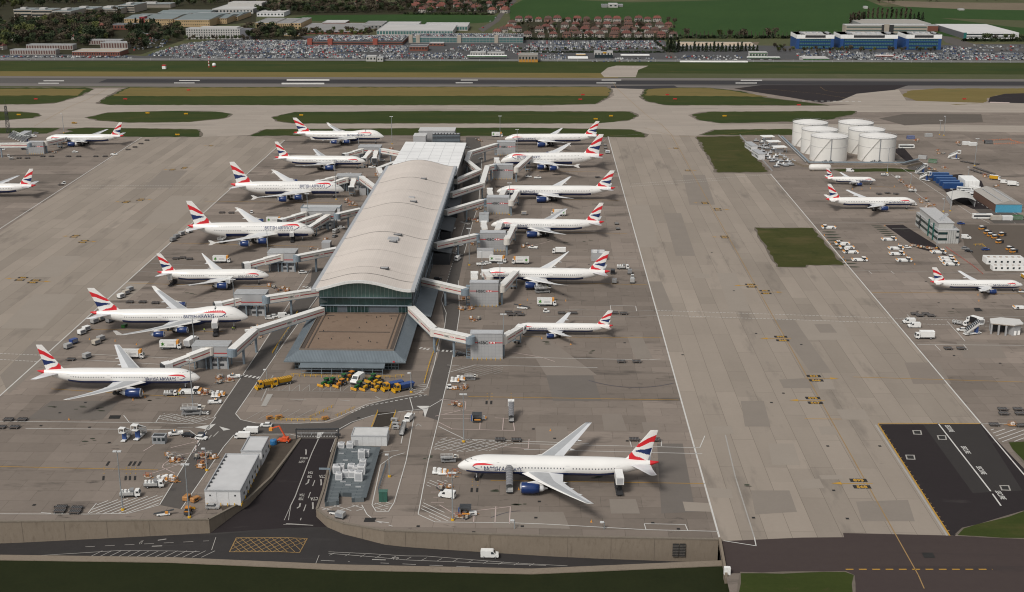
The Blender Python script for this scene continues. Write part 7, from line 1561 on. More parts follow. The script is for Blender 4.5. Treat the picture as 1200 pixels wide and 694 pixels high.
for x,y,d,l in[(971,268,180,'lone white pushback tug at the top corner of the grass square'),(987,287,180,'farthest white tug in the group right of the grass square'),(992,291.5,180,'middle white tug in the group right of the grass square'),(996.5,297,180,'third white tug in the group right of the grass square'),(1007,306,0,'double-ended white tug at the bottom of the group right of the grass square'),
                   (1041.5,282,0,'top white tug of the column left of the pale office'),(1049.5,292.5,0,'second white tug of the column left of the pale office'),(1050.5,299,0,'third white tug of the column left of the pale office, dark sided'),(1059,306.5,0,'lowest white tug of the column left of the pale office'),(1099,297,0,'upper white tug before the pale office'),(1109,304,0,'middle white tug before the pale office'),(1110.5,307,0,'behind-middle white tug before the pale office'),(1114,311,0,'lower white tug before the pale office')]:V('tug',x,y,d,l,sc=.95)
V('car',1063,291,0,'small white car at the line of red carts','white')
for x,y,l in[(1150,269.5,'topmost in the brown yard'),(1156,274.5,'second in the brown yard'),(1160,277.5,'third in the brown yard'),(1165,280,'fourth in the brown yard'),(1173,277,'rightmost of the upper brown yard group'),(1170,285.5,'below the upper brown yard group'),(1182,293.5,'back one of the lower brown yard pair'),(1186.5,296.5,'front one of the lower brown yard pair')]:V('ytug',x,y,200,'orange and white yard tractor, '+l)
for i,(x,y)in enumerate([(1069+k*3.4,288.6+k*.55)for k in range(9)]):V('gear',x,y,20*i,'red and brown loose cart in the line below the dark car bay',i%3,'red carts below dark car bay',sc=.8)
DT=[([(10,493),(26,493)],'flat dark dolly in the upper pair at the left picture edge'),([(1,502),(17,502)],'flat dark dolly in the lower pair at the left picture edge'),([(72,596),(90,597),(70,600.5),(88,601.5)],'flat dark dolly of the block of four near the retaining wall'),([(83,422.5)],'flat dark dolly ahead of the container dolly by the front west tail'),([(152,355),(167,355),(182,356)],'flat dark dolly in the row behind the hump-backed airliner'),([(586,516.5),(605,517)],'flat dark dolly of the pair above the open airliner'),([(743,516.5),(768,517)],'flat dark dolly behind the open airliner fin'),
      ([(596,367),(607,367.5),(599,370),(610,370)],'flat dark dolly in the cluster above the narrow-body nose'),([(658,368),(672,368)],'flat dark dolly towed along the lane above the narrow-body'),([(720,368),(731,368.5)],'flat dark dolly behind the narrow-body fin'),([(728,425),(746,425)],'flat dark dolly of the pair below the narrow-body tail'),([(1072,369),(1085,369),(1078,371),(1091,371.2)],'flat dark dolly of the four on the line near the right vans'),([(1111,409.5),(1126,409.5)],'flat dark dolly of the pair below the passenger stairs truck'),([(1175,481),(1193,481),(1176,486),(1195,486)],'flat dark dolly of the four at the right edge above the dark asphalt'),([(1165,499),(1196,500)],'dark dolly beside yellow cart at the right edge'),
      ([(206,304),(222,304.5),(214,303)],'flat dark dolly on the lane above the small west twin-jet'),([(260,250),(271,250.2)],'flat dark dolly between the two west double-deckers'),([(50,184),(60,184),(80,184),(92,184),(112,184),(123,184)],'flat dark dolly in the row below the far left pier'),([(150,176),(158,173),(165,169),(172,165)],'flat dark dolly in the slanting row at the far left boundary line'),([(700,208.5),(714,210)],'thin dark dolly pair on the line beside the east double-decker'),([(709,171),(709.5,174),(710,177)],'dark dolly in the upright column at the east boundary line'),([(22,186),(32,186)],'flat dark dolly at the left behind the white tractor'),([(722.5,263),(724,269)],'dark box dolly right of the fourth east airliner tail'),([(1040,227),(1030,228),(1050,228)],'dark flat dolly above the slender airliner'),
      ([(583,219.5),(590,220)],'flat dolly behind the third east airliner')]
for pts,lab in DT:train(pts,lab,lab.replace('flat dark dolly','dollies')[:60]if len(pts)>1 else None,'dolly',None,0 if pts[0]not in[(722.5,263),(709,171)]else 90)
for i,(x,y)in enumerate([(1128+k*4.2,190+k*.7)for k in range(5)]):V('dolly',x,y,120,'dark dolly in the upper row of the dolly park',None,'upper dolly park row',sc=.9)
for i,(x,y)in enumerate([(1142+k*4.0,200+k*1.4)for k in range(6)]):
    for j in range(2):V('dolly',x+j*4-3,y-j*2.6,120,'dark dolly in the lower double row of the dolly park',None,'lower dolly park rows',sc=.95)
U=[(102,420,'silver','container dolly with blue end near the front west fin'),(80,408.5,'silver','lower dolly of the pair with dark canvas behind the hump-backed tail'),(86.5,403,'blue','upper dolly of the pair with dark blue container behind the hump-backed tail'),(113,404,'beige','lower dolly of the pair under the hump-backed airliner wing tip'),(118.5,399.5,'silver','upper dolly of the pair under the hump-backed airliner wing tip'),(96,392,'white','lower white box dolly at the hump-backed tail cone'),(101.5,388,'white','upper white box dolly at the hump-backed tail cone'),(111,379,'silver','silver box dolly left below the hump-backed tailplane'),(119,376,'beige','box dolly directly below the hump-backed tailplane'),(129,378,'grey','grey flat box dolly right of the tailplane'),(142,349.5,'white','front box dolly of the string near the west boundary line'),(148,345.5,'beige','middle box dolly of the string near the west boundary line'),(152.5,341.5,'silver','last box dolly of the string near the west boundary line'),
     (718,321,'black','black container dolly just right of the raked-wing airliner tail'),(720,332,'grey','dark container dolly lower right of the raked-wing airliner tail'),(741,331.5,'silver','silver container dolly near the east boundary line, lower'),(738,321,'grey','grey container dolly near the east boundary line, upper'),(213,276,'silver','container dolly behind the nearer double-decker tail'),(222,273,'white','white container dolly behind the nearer double-decker tail'),(207,279.5,'grey','dark container dolly at the boundary line by the nearer double-decker'),(203,283,'grey','last dark container dolly at the boundary line by the nearer double-decker'),(712,180,'white','white box dolly at the east boundary beside the double-decker tail'),(614,252,'beige','beige box on the line near the fourth east airliner'),(125,239.5,'black','x')]
for x,y,c,l in U:
    if l!='x':V('uld',x,y,60 if x<230 else(85 if x>717 else 0),l,c)
V('bowser',730,315.5,0,'silver truck right of the raked-wing airliner tail');V('btrac',741,326,90,'white tractor by the east boundary line');V('btrac',640,366.5,0,'white baggage tractor pulling dollies above the narrow-body');V('btrac',75,216,180,'white tractor alone between the two far left airliners');V('dolly',71.5,217.3,180,'dark flat dolly behind the lone white tractor');V('btrac',295,250,100,'white tractor between the west double-deckers');V('btrac',245,309,0,'white tractor on the lane above the small west twin-jet');V('pickup',134,182,0,'white truck near the far left boundary line');V('btrac',10,184,120,'white tractor at the left edge below the far link bridge');V('loader',14,187,0,'beige loader at the left edge below the far link bridge',sc=.5)
V('gpu',146,384,80,'dark green cart under the hump-backed airliner rear door','green');V('tug',268,358.5,0,'white tug behind the hump-backed airliner nose',sc=.7);V('bowser',408,206,0,'white truck below the farthest twin-jet nose',sc=.8);V('bowser',240,486,0,'white cart by hatched corner',sc=.5)
V('belt',612,362,170,'yellow and black belt loader above the narrow-body');V('tug',425,196.5,0,'low white tug ahead of the farthest twin-jet nose',sc=.7);V('bowser',1070,241,0,'white service truck by the slender airliner nose',sc=.7);V('bowser',1069,225,0,'white service truck above the slender airliner nose',sc=.8);V('gpu',1052,209,0,'round white cart right of the short airliner','white');V('bowser',1036.5,206.5,0,'grey platform cart right of the short airliner',sc=.8)
V('belt',1198,343,180,'orange-ended belt loader under the right edge airliner nose',sc=.8);V('lorry',1199,326,90,'yellow vehicle behind the right edge airliner','yellow',sc=.7);V('tug',1197,362,0,'white tug cut by the right picture edge',sc=.9);V('gear',1186,499,0,'yellow and white equipment cart on the hatched strip at the right edge',0)
EQ=[(202,539,5,'in the kite-shaped box left of the west road'),(183,562,4,'yellow steps group above the fuel dispensers'),(246,462,4,'by the front west nose'),(262,446,5,'red rack corner by the west pickup'),(247,541,8,'in the rack line left of the long white warehouse'),(531,556,4,'before the open airliner nose'),(524,571,3,'red trolleys left of the open airliner'),(537,452,5,'equipment line by the east road'),(532,474,3,'orange steps on the empty stand'),(545,605,3,'beside the lower mobile shelter'),(350,268,0,''),(330,340,5,'between third and second west blocks'),(318,336,3,'orange hoses at the small twin-jet nose'),(370,294,4,'by the nearer double-decker nose'),(380,282,3,'by the ribbed store'),(411,240,5,'below the farther double-decker nose'),(405,236,3,'yellow carts at the farther double-decker nose'),(300,393,3,'red carts under the long link bridge'),(425,210,4,'by the fifth west link bridge'),(455,176,4,'inside the farthest bridge loop'),(440,205,3,'between farthest bridges'),(556,260,3,'by the small pale grey hut'),(551,258,3,'left of the small pale grey hut'),(562,246,3,'by the fourth east block stair'),(556,287,3,'by the third east block stair'),(545,350,3,'by the second east block stair'),(547,365,4,'above the front east block'),(556,376,3,'on the boxed area above the front east block'),(617,288,3,'dotted line below the fourth east airliner'),(590,172,0,''),(575,205,3,'left of the double-decker block'),(560,165,4,'red barriers at the far end of the east road'),(1064,219,5,'orange carts right of the slender airliner'),(1055,213,4,'yellow carts right of the short airliner'),(1082,236,4,'orange carts by the arched shelter'),(1090,242,4,'red carts by the pale office roof'),(1101,179,4,'yellow carts on the dolly park road'),(1154,206,4,'yellow and white carts below the dolly park'),(1105,198,3,'dark carts beside the blue containers'),(1120,169,5,'building materials on the far apron'),(1075,166,4,'materials behind the tanks'),(75,168,4,'yellow frames under the far left pier airliner'),(65,180,3,'beside the far left bridge block'),(1168,218,3,'on the road by the right lorries'),(600,205,2,'by the double-decker bridge leg'),(205,565,2,'dark cart at the west road edge'),(612,186,3,'below the farthest east airliner'),(1092,199,3,'right of the tank yard')]
ci=0
for x,y,n,lab in EQ:
    for k in range(n if lab else 0):
        sx=(y+108)/600;V('gear',x+rq.uniform(-2.2,2.2)*n*sx,y+rq.uniform(-1.2,1.2)*n*sx*.8,rq.uniform(0,180),'loose stand equipment rack, '+lab,ci%3,'equipment '+lab,sc=rq.uniform(.75,1.05));ci+=1
for i,(x,y)in enumerate([(12,155),(14.5,156),(17,157),(20,158),(23,159),(26,160),(29,160.5)]):V('stairs',x+2,y+6,60,'passenger stairs in the slanted row beside the far left pier','white','stairs row at far left pier',sc=.7)
CONE=None
def cone(x,y,lab):
    global CONE
    if CONE is None:CONE=MB().box(-.3,.3,-.3,.3,0,.06).lathe([(.22,.06),(.05,.85)],8).build('traffic_cone',VOR);o=CONE
    else:o=CONE.copy();COL.objects.link(o)
    o.location=G(x,y)+Vector((0,0,.02));tag(o,lab,'cone',lab.replace('orange cone','cones'))
for lab,pts in[('orange cone round the open airliner',[(693,612),(608,574),(660,575),(645,505)]),('orange cone round the front west airliner',[(156,469),(81,492),(168,460),(170,466)]),('orange cone round the hump-backed airliner',[(160,404),(105,398),(135,400)]),('orange cone round the raked-wing airliner',[(663,353),(618,352),(612,368)]),('orange cone round the narrow-body airliner',[(635,397),(669,404)]),('orange cone round the right edge airliner',[(1146,346),(1147,353),(1167,345)]),('orange cone near the short airliner',[(1020,221),(1048,219),(1010,222),(999,222)]),('orange cone along the grass square tugs',[(966,276),(969,282),(973,287),(988,302),(991,306)]),('orange cone by the dark car bay',[(1053,287),(1062,300),(1067,306),(1072,310),(1037,265)])]:
    for x,y in pts:cone(x,y,lab)
BRD=None
for lab,cc,pts in[('red taxi sign board on the runway grass',VRD,[(42,117),(147,117),(221,106.5),(680,117.5),(683,112),(782,112),(791,117),(936,124),(1130,117)]),('yellow taxi sign board on the grass islands',VY,[(22,135.5),(173,133.5),(218,134.5),(353,136),(716,137),(698,140.5),(849,137),(208,159)])]:
    for i,(x,y)in enumerate(pts):
        if i==0:B0=MB().box(-1.8,1.8,-.15,.15,.35,1.5).box(-1.2,-1.1,-.1,.1,0,.35).box(1.1,1.2,-.1,.1,0,.35).build('taxi_sign',cc);o=B0
        else:o=B0.copy();COL.objects.link(o)
        o.location=G(x,y)+Vector((0,0,.04));tag(o,lab,'sign',lab.replace('board','boards'))
p=G(245,79);t=thing('antenna_mast','red and white striped aerial mast on the far grass strip','mast',p);hh=zat(p,66)
for k in range(7):MB().cyl((0,0,hh*k/7),(0,0,hh*(k+1)/7),.7-.06*k,.7-.06*(k+1),6).build('band',VRD if k%2==0 else VW,t)
p=G(192,81);t=thing('instrument_hut','small red and white hut on the far grass strip','hut',p);MB().box(-2,2,0,4,0,3.5).build('wall',VW,t);MB().box(-2.1,2.1,-.1,4.1,3.5,4.6).build('roof',VRD,t)
p=G(251,78.5);t=thing('radome','white dome hut beside the striped aerial mast','radome',p);MB().ball((0,0,2.4),(2.4,2.4,2.4),12).build('dome',VW,t);MB().cyl((0,0,0),(0,0,1.2),2,n=10).build('base',VRD,t)
# ================================================================ PEOPLE
SKIN=mat('skin',(.42,.25,.18),.6,var=0);HIV=mat('hi-vis yellow',(.42,.62,.03),.6,var=.05);TRO=mat('dark trousers',(.02,.025,.045),.8,var=0);HAIR=mat('hair',(.03,.02,.015),.8,var=0)
def make_person(v=0):
    """standing figure grown as one skin over joints; vest and hair are children"""
    t=thing('person','person','person')
    st_=.22 if v%2 else .10
    J=[(0,0,.95,.15),(0,0,1.2,.14),(0,0,1.42,.16),(0,0,1.53,.06),(.02,0,1.66,.105),(.02,0,1.76,.08),
         (st_,.1,.50,.075),(st_*.6,.1,.08,.05),(st_*.6+.16,.11,.04,.04),(-st_,-.1,.50,.075),(-st_*1.3,-.1,.08,.05),(-st_*1.3+.16,-.11,.04,.04),
         (0,.21,1.40,.06),(.06,.27,1.12,.045),(.22,.25,.92,.035),(.30,.25,.86,.03),(0,-.21,1.40,.06),(-.03,-.28,1.12,.045),(.08,-.29,.90,.035),(.12,-.29,.82,.03)]
    E_=[(0,1),(1,2),(2,3),(3,4),(4,5),(0,6),(6,7),(7,8),(0,9),(9,10),(10,11),(2,12),(12,13),(13,14),(14,15),(2,16),(16,17),(17,18),(18,19)]
    me=bpy.data.meshes.new('person');me.from_pydata([j[:3]for j in J],E_,[]);o=bpy.data.objects.new('person',me);COL.objects.link(o)
    md=o.modifiers.new('skin','SKIN');
    for k,j in enumerate(J):me.skin_vertices[0].data[k].radius=(j[3],j[3])
    me.skin_vertices[0].data[0].use_root=True
    o.modifiers.new('sub','SUBSURF').levels=1
    bpy.context.view_layer.update();m2=bpy.data.meshes.new_from_object(o.evaluated_get(bpy.context.evaluated_depsgraph_get()));bpy.data.objects.remove(o)
    for mm_ in(HIV,SKIN,TRO):m2.materials.append(mm_)
    for p in m2.polygons:
        z=p.center.z;p.material_index=1 if z>1.5 or(abs(p.center.y)>.2 and z<.97)else(2 if z<.98 else 0);p.use_smooth=True
    link('body',m2,t)
    MB().ball((.0,0,1.75),(.115,.11,.09),10).build('hair',HAIR,t);MB().box(-.165,.175,-.17,.17,1.14,1.2).build('reflective_band',VSI,t);return t
for i,(x,y,d,l)in enumerate([(272.5,387,40,'person in yellow vest standing under the hump-backed airliner nose, left of two'),(274.5,387.5,200,'person in yellow vest standing under the hump-backed airliner nose, right of two'),(239.5,389,90,'person in yellow vest near the hump-backed airliner engine'),(209.5,465,0,'person in yellow vest behind the tug at the front west nose'),(641,338,250,'person in yellow vest on foot beside the cargo loader at the raked-wing engine'),(618,178,20,'person in yellow vest below the farthest east airliner')]):place((make_person,i%2),G(x,y)+Vector((0,0,.02)),R(d),l)
# ================================================================ BEYOND THE FENCE
rf_=random.Random(21)
TAN=mat('tan brick',(.40,.29,.16),.8,var=.08,scale=.05);PALE=mat('pale stone',(.34,.30,.25),.8,var=.08,scale=.05);BRK=mat('red brown brick',(.17,.065,.045),.85,var=.1,scale=.05)
SLT=mat('slate green roof',(.155,.185,.185),.6,var=.08,scale=.03);FRF=mat('grey flat roof far',(.22,.215,.21),.8,var=.1,scale=.03);WRF=mat('white flat roof far',(.43,.42,.405),.7,var=.06,scale=.03);TEAL=mat('teal glazing',(.07,.15,.145),.2,var=.12,scale=.08);FWH=mat('far white render',(.40,.39,.37),.7,var=.05,scale=.05)
WINM={}
def win_mesh(m):
    if m.name not in WINM:
        me=bpy.data.meshes.new('window');me.from_pydata([(0,0,0),(1,0,0),(1,0,1),(0,0,1),(0,.1,0),(1,.1,0),(1,.1,1),(0,.1,1)],[],[(0,1,2,3),(3,2,6,7),(0,4,5,1),(0,3,7,4),(1,5,6,2)]);me.materials.append(m);WINM[m.name]=me
    return WINM[m.name]
def windows(t,w2,h,nx,nz,fw=.5,fh=.5,m=None,y=-.08,z0=.8,xa=-1,xb=1):
    me=win_mesh(m or GLASS);X0,X1=w2*xa,w2*xb
    for i in range(nx):
        for k in range(nz):
            cx,cz=(X1-X0)/nx,(h-z0)/nz;o=link('window',me,t);o.location=(X0+cx*(i+.5-fw/2),y,z0+cz*(k+.5-fh/2));o.scale=(cx*fw,1,cz*fh)
def bands(t,w2,h,n,m=None,f=.45,z0=.6):
    for k in range(n):c=(h-z0)/n;MB().box(-w2*.98,w2*.98,-.12,0,z0+c*(k+.5-f/2),z0+c*(k+.5+f/2)).build('window_band',m or GLASS,t)
def fb(name,label,cat,x0,x1,yb,yt,yr,wm,rm,nx=0,nz=0,bnd=0,par=.6,wmt=None,fw=.45,fh=.45,dep=None):
    t,w2,dp,h,w=simple(name,label,cat,x0,x1,yb,yt,yr,wm,rm,par,dep=dep)
    if nx:windows(t,w2,h,nx,nz,fw,fh,wmt)
    if bnd:bands(t,w2,h,bnd,wmt)
    return t,w2,dp,h
O='office block'
for x0,x1,yb,yt,yr,l in[(17,38,23.5,11.5,9.5,'leftmost stepped pale office block in the upper left'),(38,62,24,12,9.8,'second stepped pale office block in the upper left'),(62,84,24.5,13.5,9.5,'third stepped pale office block in the upper left'),(84,110,20,10.5,8,'fourth stepped pale office block in the upper left'),(109,139,17.5,11,7,'fifth stepped pale office block in the upper left, long window bands'),(139,158,15,6.5,3,'sixth pale office block behind the slate-roofed complex'),(158,200,9.5,4.8,3.2,'low far white-roofed office wing behind the slate-roofed complex')]:
    t,w2,dp,h=fb('office_block',l,O,x0,x1,yb,yt,yr,PALE,SLT,bnd=3,fw=.5);MB().box(-w2*.5,w2*.1,dp*.3,dp*.6,h,h+3).build('roof_unit',WRF,t)
for x0,x1,yb,yt,yr,n,l in[(12,66,64.2,59,57.6,18,'nearest row of brown and white striped flats at the left'),(31,86,58.5,53.2,51.8,18,'middle row of brown and white striped flats at the left'),(104,142,52.5,47.5,46.3,13,'far row of brown and white striped flats'),(118,150,57,50.5,49,10,'right end row of striped flats by the car park')]:
    t,w2,dp,h=fb('flats',l,'flats',x0,x1,yb,yt,yr,mat('flat white bay',(.30,.275,.25),.8),FRF,par=.8);windows(t,w2,h,n,1,.5,.9,mat('brown bay',(.10,.045,.04),.6))
t,w2,dp,h=fb('flats','low long brown block with flat roof beside the striped flats','block',85,141,66,60.8,57.3,BRK,mat('tan flat roof',(.36,.31,.25),.8),20,1,par=.5)
t,w2,dp,h=fb('school','brick hall with dark roof behind the striped flats','hall',130,160,35,29.5,27.5,BRK,DGRY,8,1)
t,w2,dp,h=fb('house_block','dark brick block with white end wall left of the car park','block',162,181,46,40,38.5,BRK,DGRY,8,1);MB().box(w2-3,w2+.1,-.2,dp,0,h+.4).build('white_end',FWH,t)
for x0,x1,yb,yt,yr,wm,rm,n,l in[(146,166,29.5,22,16.5,TAN,SLT,7,'left tan wing of the slate-roofed complex'),(167,203,30,22.5,15.5,TAN,SLT,14,'second tan wing of the slate-roofed complex, beside the red tower'),(205,246,31.5,23.3,15,TAN,SLT,16,'central tan wing of the slate-roofed complex'),(246,266,28,21.5,16,TAN,SLT,8,'right tan wing of the slate-roofed complex'),(264,279,24.5,19.5,14,TAN,SLT,5,'rightmost tan wing of the slate-roofed complex'),(185,245,19,15.5,11.8,SLT,SLT,0,'flat slate rear roof of the tan complex')]:
    t,w2,dp,h=fb('complex_wing',l,O,x0,x1,yb,yt,yr,wm,rm,n,2 if n else 0,fw=.35,fh=.35)
    MB().add([(-w2,-.6,h),(w2,-.6,h),(w2,dp,h),(-w2,dp,h),(-w2,dp*.5,h+2.6),(w2,dp*.5,h+2.6)],[(0,1,5,4),(2,3,4,5),(0,4,3),(1,2,5)]).build('pitched_roof',SLT,t)
t,w2,dp,h=fb('red_tower','red stair tower on the tan complex','tower',164,170,30,19.5,18.6,mat('red render',(.24,.035,.04),.7),FRF)
t,w2,dp,h=fb('hall','long white hall with curved roof behind the tan complex','hall',249,297,16,10.8,5,FWH,WRF,12,1);MB().box(w2*-.7,w2,dp*.6,dp,h,h+6).build('rear_storey',FWH,t)
t,w2,dp,h=fb('hotel','white hotel with rows of square windows above the big car park','hotel',218.5,282,46,34,32.3,FWH,mat('hotel roof',(.38,.37,.36),.7),22,4,fw=.42,fh=.5);MB().box(w2,w2+16,0,dp,0,h*.96).build('grey_wing',mat('dark render',(.13,.13,.14),.7),t);MB().box(-w2*.5,w2*.9,2,dp-1,h,h+2.2).build('penthouse',WRF,t)
t,w2,dp,h=fb('office_block','tan block with grey roof right of the hotel',O,300,323,34,26.8,21.5,TAN,FRF,8,2);t,w2,dp,h=fb('office_block','tan block stepping forward, right of the hotel',O,323.5,341,35,27.5,22,TAN,FRF,7,2);t,w2,dp,h=fb('office_block','tan corner block with dark windows, right of the hotel',O,341.5,353,34.5,27.2,21.2,TAN,FRF,3,2)
fb('warehouse','long white shed with pale roof in front of the brown trees','warehouse',301,333,19.5,15,12,WHT,WRF,8,1);fb('store','low tan roofed store left of the brick car park','store',333,353,42.5,40.5,39.3,TAN,WRF,6,1)
fb('workshop','wide low grey roofed workshop above the brick car park','workshop',347,425,40,37,27.5,BRK,FRF,14,1,fw=.6);fb('workshop','small red brick workshop with white roof','workshop',378,405,30.5,26.8,24,BRK,WRF,5,1);fb('workshop','grey roofed workshop left of the white-roofed glass building','workshop',425,448,34,29.5,25,FRF,FRF,5,1)
t,w2,dp,h=fb('glass_building','wide white-roofed building with teal glass front','office',441.5,531,41.5,36,29,FWH,WRF,26,1,wmt=TEAL,fw=.75,fh=.75);t,w2,dp,h=fb('glass_building','rear right wing of the white-roofed glass building','office',496,548,36,31,26.7,FWH,WRF,16,1,wmt=TEAL,fw=.75,fh=.75);fb('glass_building','rear left wing of the white-roofed glass building','office',452,491,33,28.5,25.8,FWH,WRF,10,1,wmt=TEAL,fw=.7,fh=.7)
GP,gw,gd,gh=fb('car_park_building','green glazed multi-storey car park with cars on its roof','car park',480,613,50.5,44,40,mat('car park deck',(.20,.21,.21),.8),park,34,2,wmt=TEAL,fw=.88,fh=.72,par=1.1)
for xx in(479,487.5,536,579.5):p=G(xx,50.6);q=G(xx+4.5,50.6);MB().box(p.x-GP.location.x,q.x-GP.location.x,-1.2,8,0,gh+3).build('stair_tower',PALE,GP)
BP,bw,bd,bh=fb('car_park_building','low red brick decked car park with cars on its roof','car park',361,472,52.6,49,42,BRK,park,0,0,par=1.2)
for k in range(2):MB().box(-bw,bw,-.15,0,1.2+k*3.2,2.8+k*3.2).build('open_deck',DARK,BP)
for xx in(360,384,437):p=G(xx,52.8);MB().box(p.x-BP.location.x,p.x-BP.location.x+6.5,-1.5,6,0,bh+4).build('stair_tower',mat('bright brick',(.26,.07,.05),.8),BP)
def canopy(label,x0,x1,yb,yt,dep,roofc,col2=None,sign=None):
    P0,P1=G(x0,yb),G(x1,yb);h=zat(P0,yt);t=thing('canopy',label,'canopy',((P0.x+P1.x)/2,P0.y,0));w2=(P1.x-P0.x)/2
    r=MB().box(-w2,w2,0,dep,h-1.3,h).build('roof',roofc,t);MB().box(-w2-.1,w2+.1,-.15,0,h-1.4,h-.5).build('fascia',col2 or roofc,t)
    for k in range(max(2,int(w2/5))):x=-w2+1+(2*w2-2)*k/max(1,int(w2/5)-1 or 1);MB().cyl((x,dep*.5,0),(x,dep*.5,h-1.3),.3,n=6).build('post',STEEL,t)
    if sign:MB().box(-w2*.15,w2*.2,-.3,-.1,h-1.2,h+.8).build('sign_panel',sign,t)
    return t,w2,h
def depot(label,x0,x1,yb,yt,yr,wm,rm,nm='depot'):return fb(nm,label,'depot',x0,x1,yb,yt,yr,wm,rm,6,1,par=.3)
t,w2,dp,h=depot('white hire depot with stepped roof and green trim at the fence',551,569,67,61.5,60.3,FWH,WRF);canopy('long white canopy with green edge before the stepped depot',547.5,594,69.8,65.3,9,WPT,VGN);depot('white right block of the stepped hire depot',571,591,66,62,60.8,FWH,WRF)
t,w2,dp,h=depot('brown hall with orange doors at the fence',607.5,630,73,64.5,62,mat('grey brown cladding',(.24,.215,.19),.7),mat('brown roof far',(.26,.24,.21),.7));[MB().box(-w2+1+k*w2*.33,-w2+1+k*w2*.33+w2*.28,-.2,0,0,h*.38).build('orange_door',mat('amber door',(.42,.20,.03),.6),t)for k in range(6)]
canopy('white low canopy at the fence right of the brown hall',665.5,689,71.8,67.5,14,WPT);canopy('small white canopy with yellow edge behind the low one',675,686,66,63.4,5,WPT,VY)
t,w2,dp,h=depot('white hire depot with yellow sign and dark roof box',696.5,718,68,60.5,59.5,FWH,WRF);MB().box(-w2*.1,w2*.3,-.4,-.1,h*.72,h*.92).build('sign_panel',VY,t);MB().box(-w2,w2,-.25,0,0,h*.5).build('dark_glazing',GLASS,t);MB().box(-w2*.3,w2*.35,1,4,h,h+2.4).build('roof_box',DGRY,t)
canopy('thin white canopy strip right of the yellow sign depot',727.5,761,66,64,6,WPT);canopy('long white fence-side canopy with green edge at the green depot',876,914,70,67,7,WPT,VGN);t,w2,dp,h=depot('white depot with green bands right of the tan roof',878,899,67.5,61.5,60.4,FWH,WRF);bands(t,w2,h,2,VGN,.25)
t,w2,dp,h=depot('white depot with green edge at the fence below the blue offices',941,971.5,72.5,68.8,66,FWH,WRF);MB().box(-w2,w2,-.3,-.05,h-1.4,h-.5).build('green_edge',VGN,t);canopy('white and red canopy in the right car park',1026,1047,67.5,64.8,6,WPT,mat('faded red',(.5,.16,.1),.6))
canopy('white sloping fence canopy left of the green depot',797,876,73.2,71.6,4,WPT);fb('store','white low store on the left of the fence car park','store',429,441,72,66.3,65,FWH,WRF,3,1);fb('store','small white store beside the low fence store','store',442,449,72.3,67.8,66.8,FWH,WRF,2,1)
fb('house_block','dark pub building with white porch in front of the green car park','building',480,501,60,54.5,52.5,BRK,DGRY,6,1);fb('store','flat white-roofed store below the green car park','store',503,520,54,50.8,49.6,BRK,WRF,4,1)
t,w2,dp,h=fb('tan_roofed_building','long low building with tan roof behind the dark conifers','building',796,886,57.5,54,49.6,mat('grey glazed wall',(.19,.19,.19),.6),mat('tan roof',(.43,.34,.25),.8),24,1)
BLU=mat('bright blue panel',(.02,.065,.20),.4,var=.05)
for x0,x1,yb,l in[(933,976,57.3,'left blue and white office block'),(984.5,1050,57.5,'long middle blue and white office block'),(1061,1101.5,58.4,'right blue and white office block')]:
    P=G(x0,yb);t,w2,dp,h=fb('blue_office',l,O,x0,x1,yb,45.5,39.5,mat('blue glazing',(.02,.06,.11),.25,var=.15,scale=.08),WRF,par=0,dep=42)
    ht=h+5.5;n=9 if x1-x0<50 else 15
    for xa,xb in((-w2,-w2+3.6),(w2-3.6,w2)):MB().box(xa-.3,xb+.3,-.6,dp,0,h+.2).build('blue_end',BLU,t)
    for k in range(3):MB().box(-w2+5,w2-5,-.3,0,.5+k*h/3,.5+k*h/3+1.1).build('blue_spandrel',mat('deep blue band',(.012,.05,.17),.4),t)
    windows(t,w2,h,n*2,3,.7,.5,TEAL,-.15,.5,-.85,.85)
    MB().box(-w2-.5,w2+.5,-.8,dp+.5,h+.2,h+1.2).build('roof_slab',WPT,t);MB().box(-w2*.55,w2*.55,-.2,dp,h+1.2,ht-1).build('top_glazing',DARK,t)
    for xa,xb in((-w2-.5,-w2*.55),(w2*.55,w2+.5)):MB().box(xa,xb,-.8,dp+.4,h+1.2,ht).build('white_corner',WPT,t)
    MB().box(-w2-.3,w2+.3,0,dp,ht-1,ht).build('roof',WRF,t);[MB().box(-w2*.7+k*w2*.35,-w2*.55+k*w2*.35,dp*.3,dp*.6,ht,ht+1.6).build('roof_unit',LGRY,t)for k in range(5)]
t,w2,dp,h=fb('office_block','long stepped beige office behind the blue blocks',O,990,1085,46,30,28.5,PALE,WRF,bnd=4,wmt=mat('grey green glazing',(.09,.12,.11),.3));[MB().box(w2*a,w2*a+6,-.5,1,0,h+1).build('dark_shaft',DARK,t)for a in(-.12,.07)];MB().box(-.06*w2,.06*w2,-1,1,0,h+2).build('pale_core',PALE,t)
fb('office_block','flat grey roof block behind the beige office',O,1009,1090,33,28,23,FRF,mat('grey brown roof',(.30,.28,.25),.8),16,1);fb('warehouse','red brick wall block left of the white warehouse','block',1086,1099,37,30.5,29,BRK,FRF)
t,w2,dp,h=fb('warehouse','big white-roofed warehouse at the upper right','warehouse',1129,1193,45.5,38.3,28.2,WHT,mat('warehouse white roof',(.55,.54,.53),.6,var=.04,scale=.02),0,0,par=0);MB().box(-w2-.2,-w2-.02,0,dp,0,h-.5).build('dark_side',mat('dark grey cladding',(.11,.11,.12),.6),t);[MB().box(-w2*.9,w2*.72,-.15,0,z,z+1.5).build('window_band',GLASS,t)for z in(h*.2,h*.62)];MB().box(-w2-.1,-w2*.9,-.2,0,0,h).build('teal_end',mat('teal panel',(.02,.13,.12),.5),t)
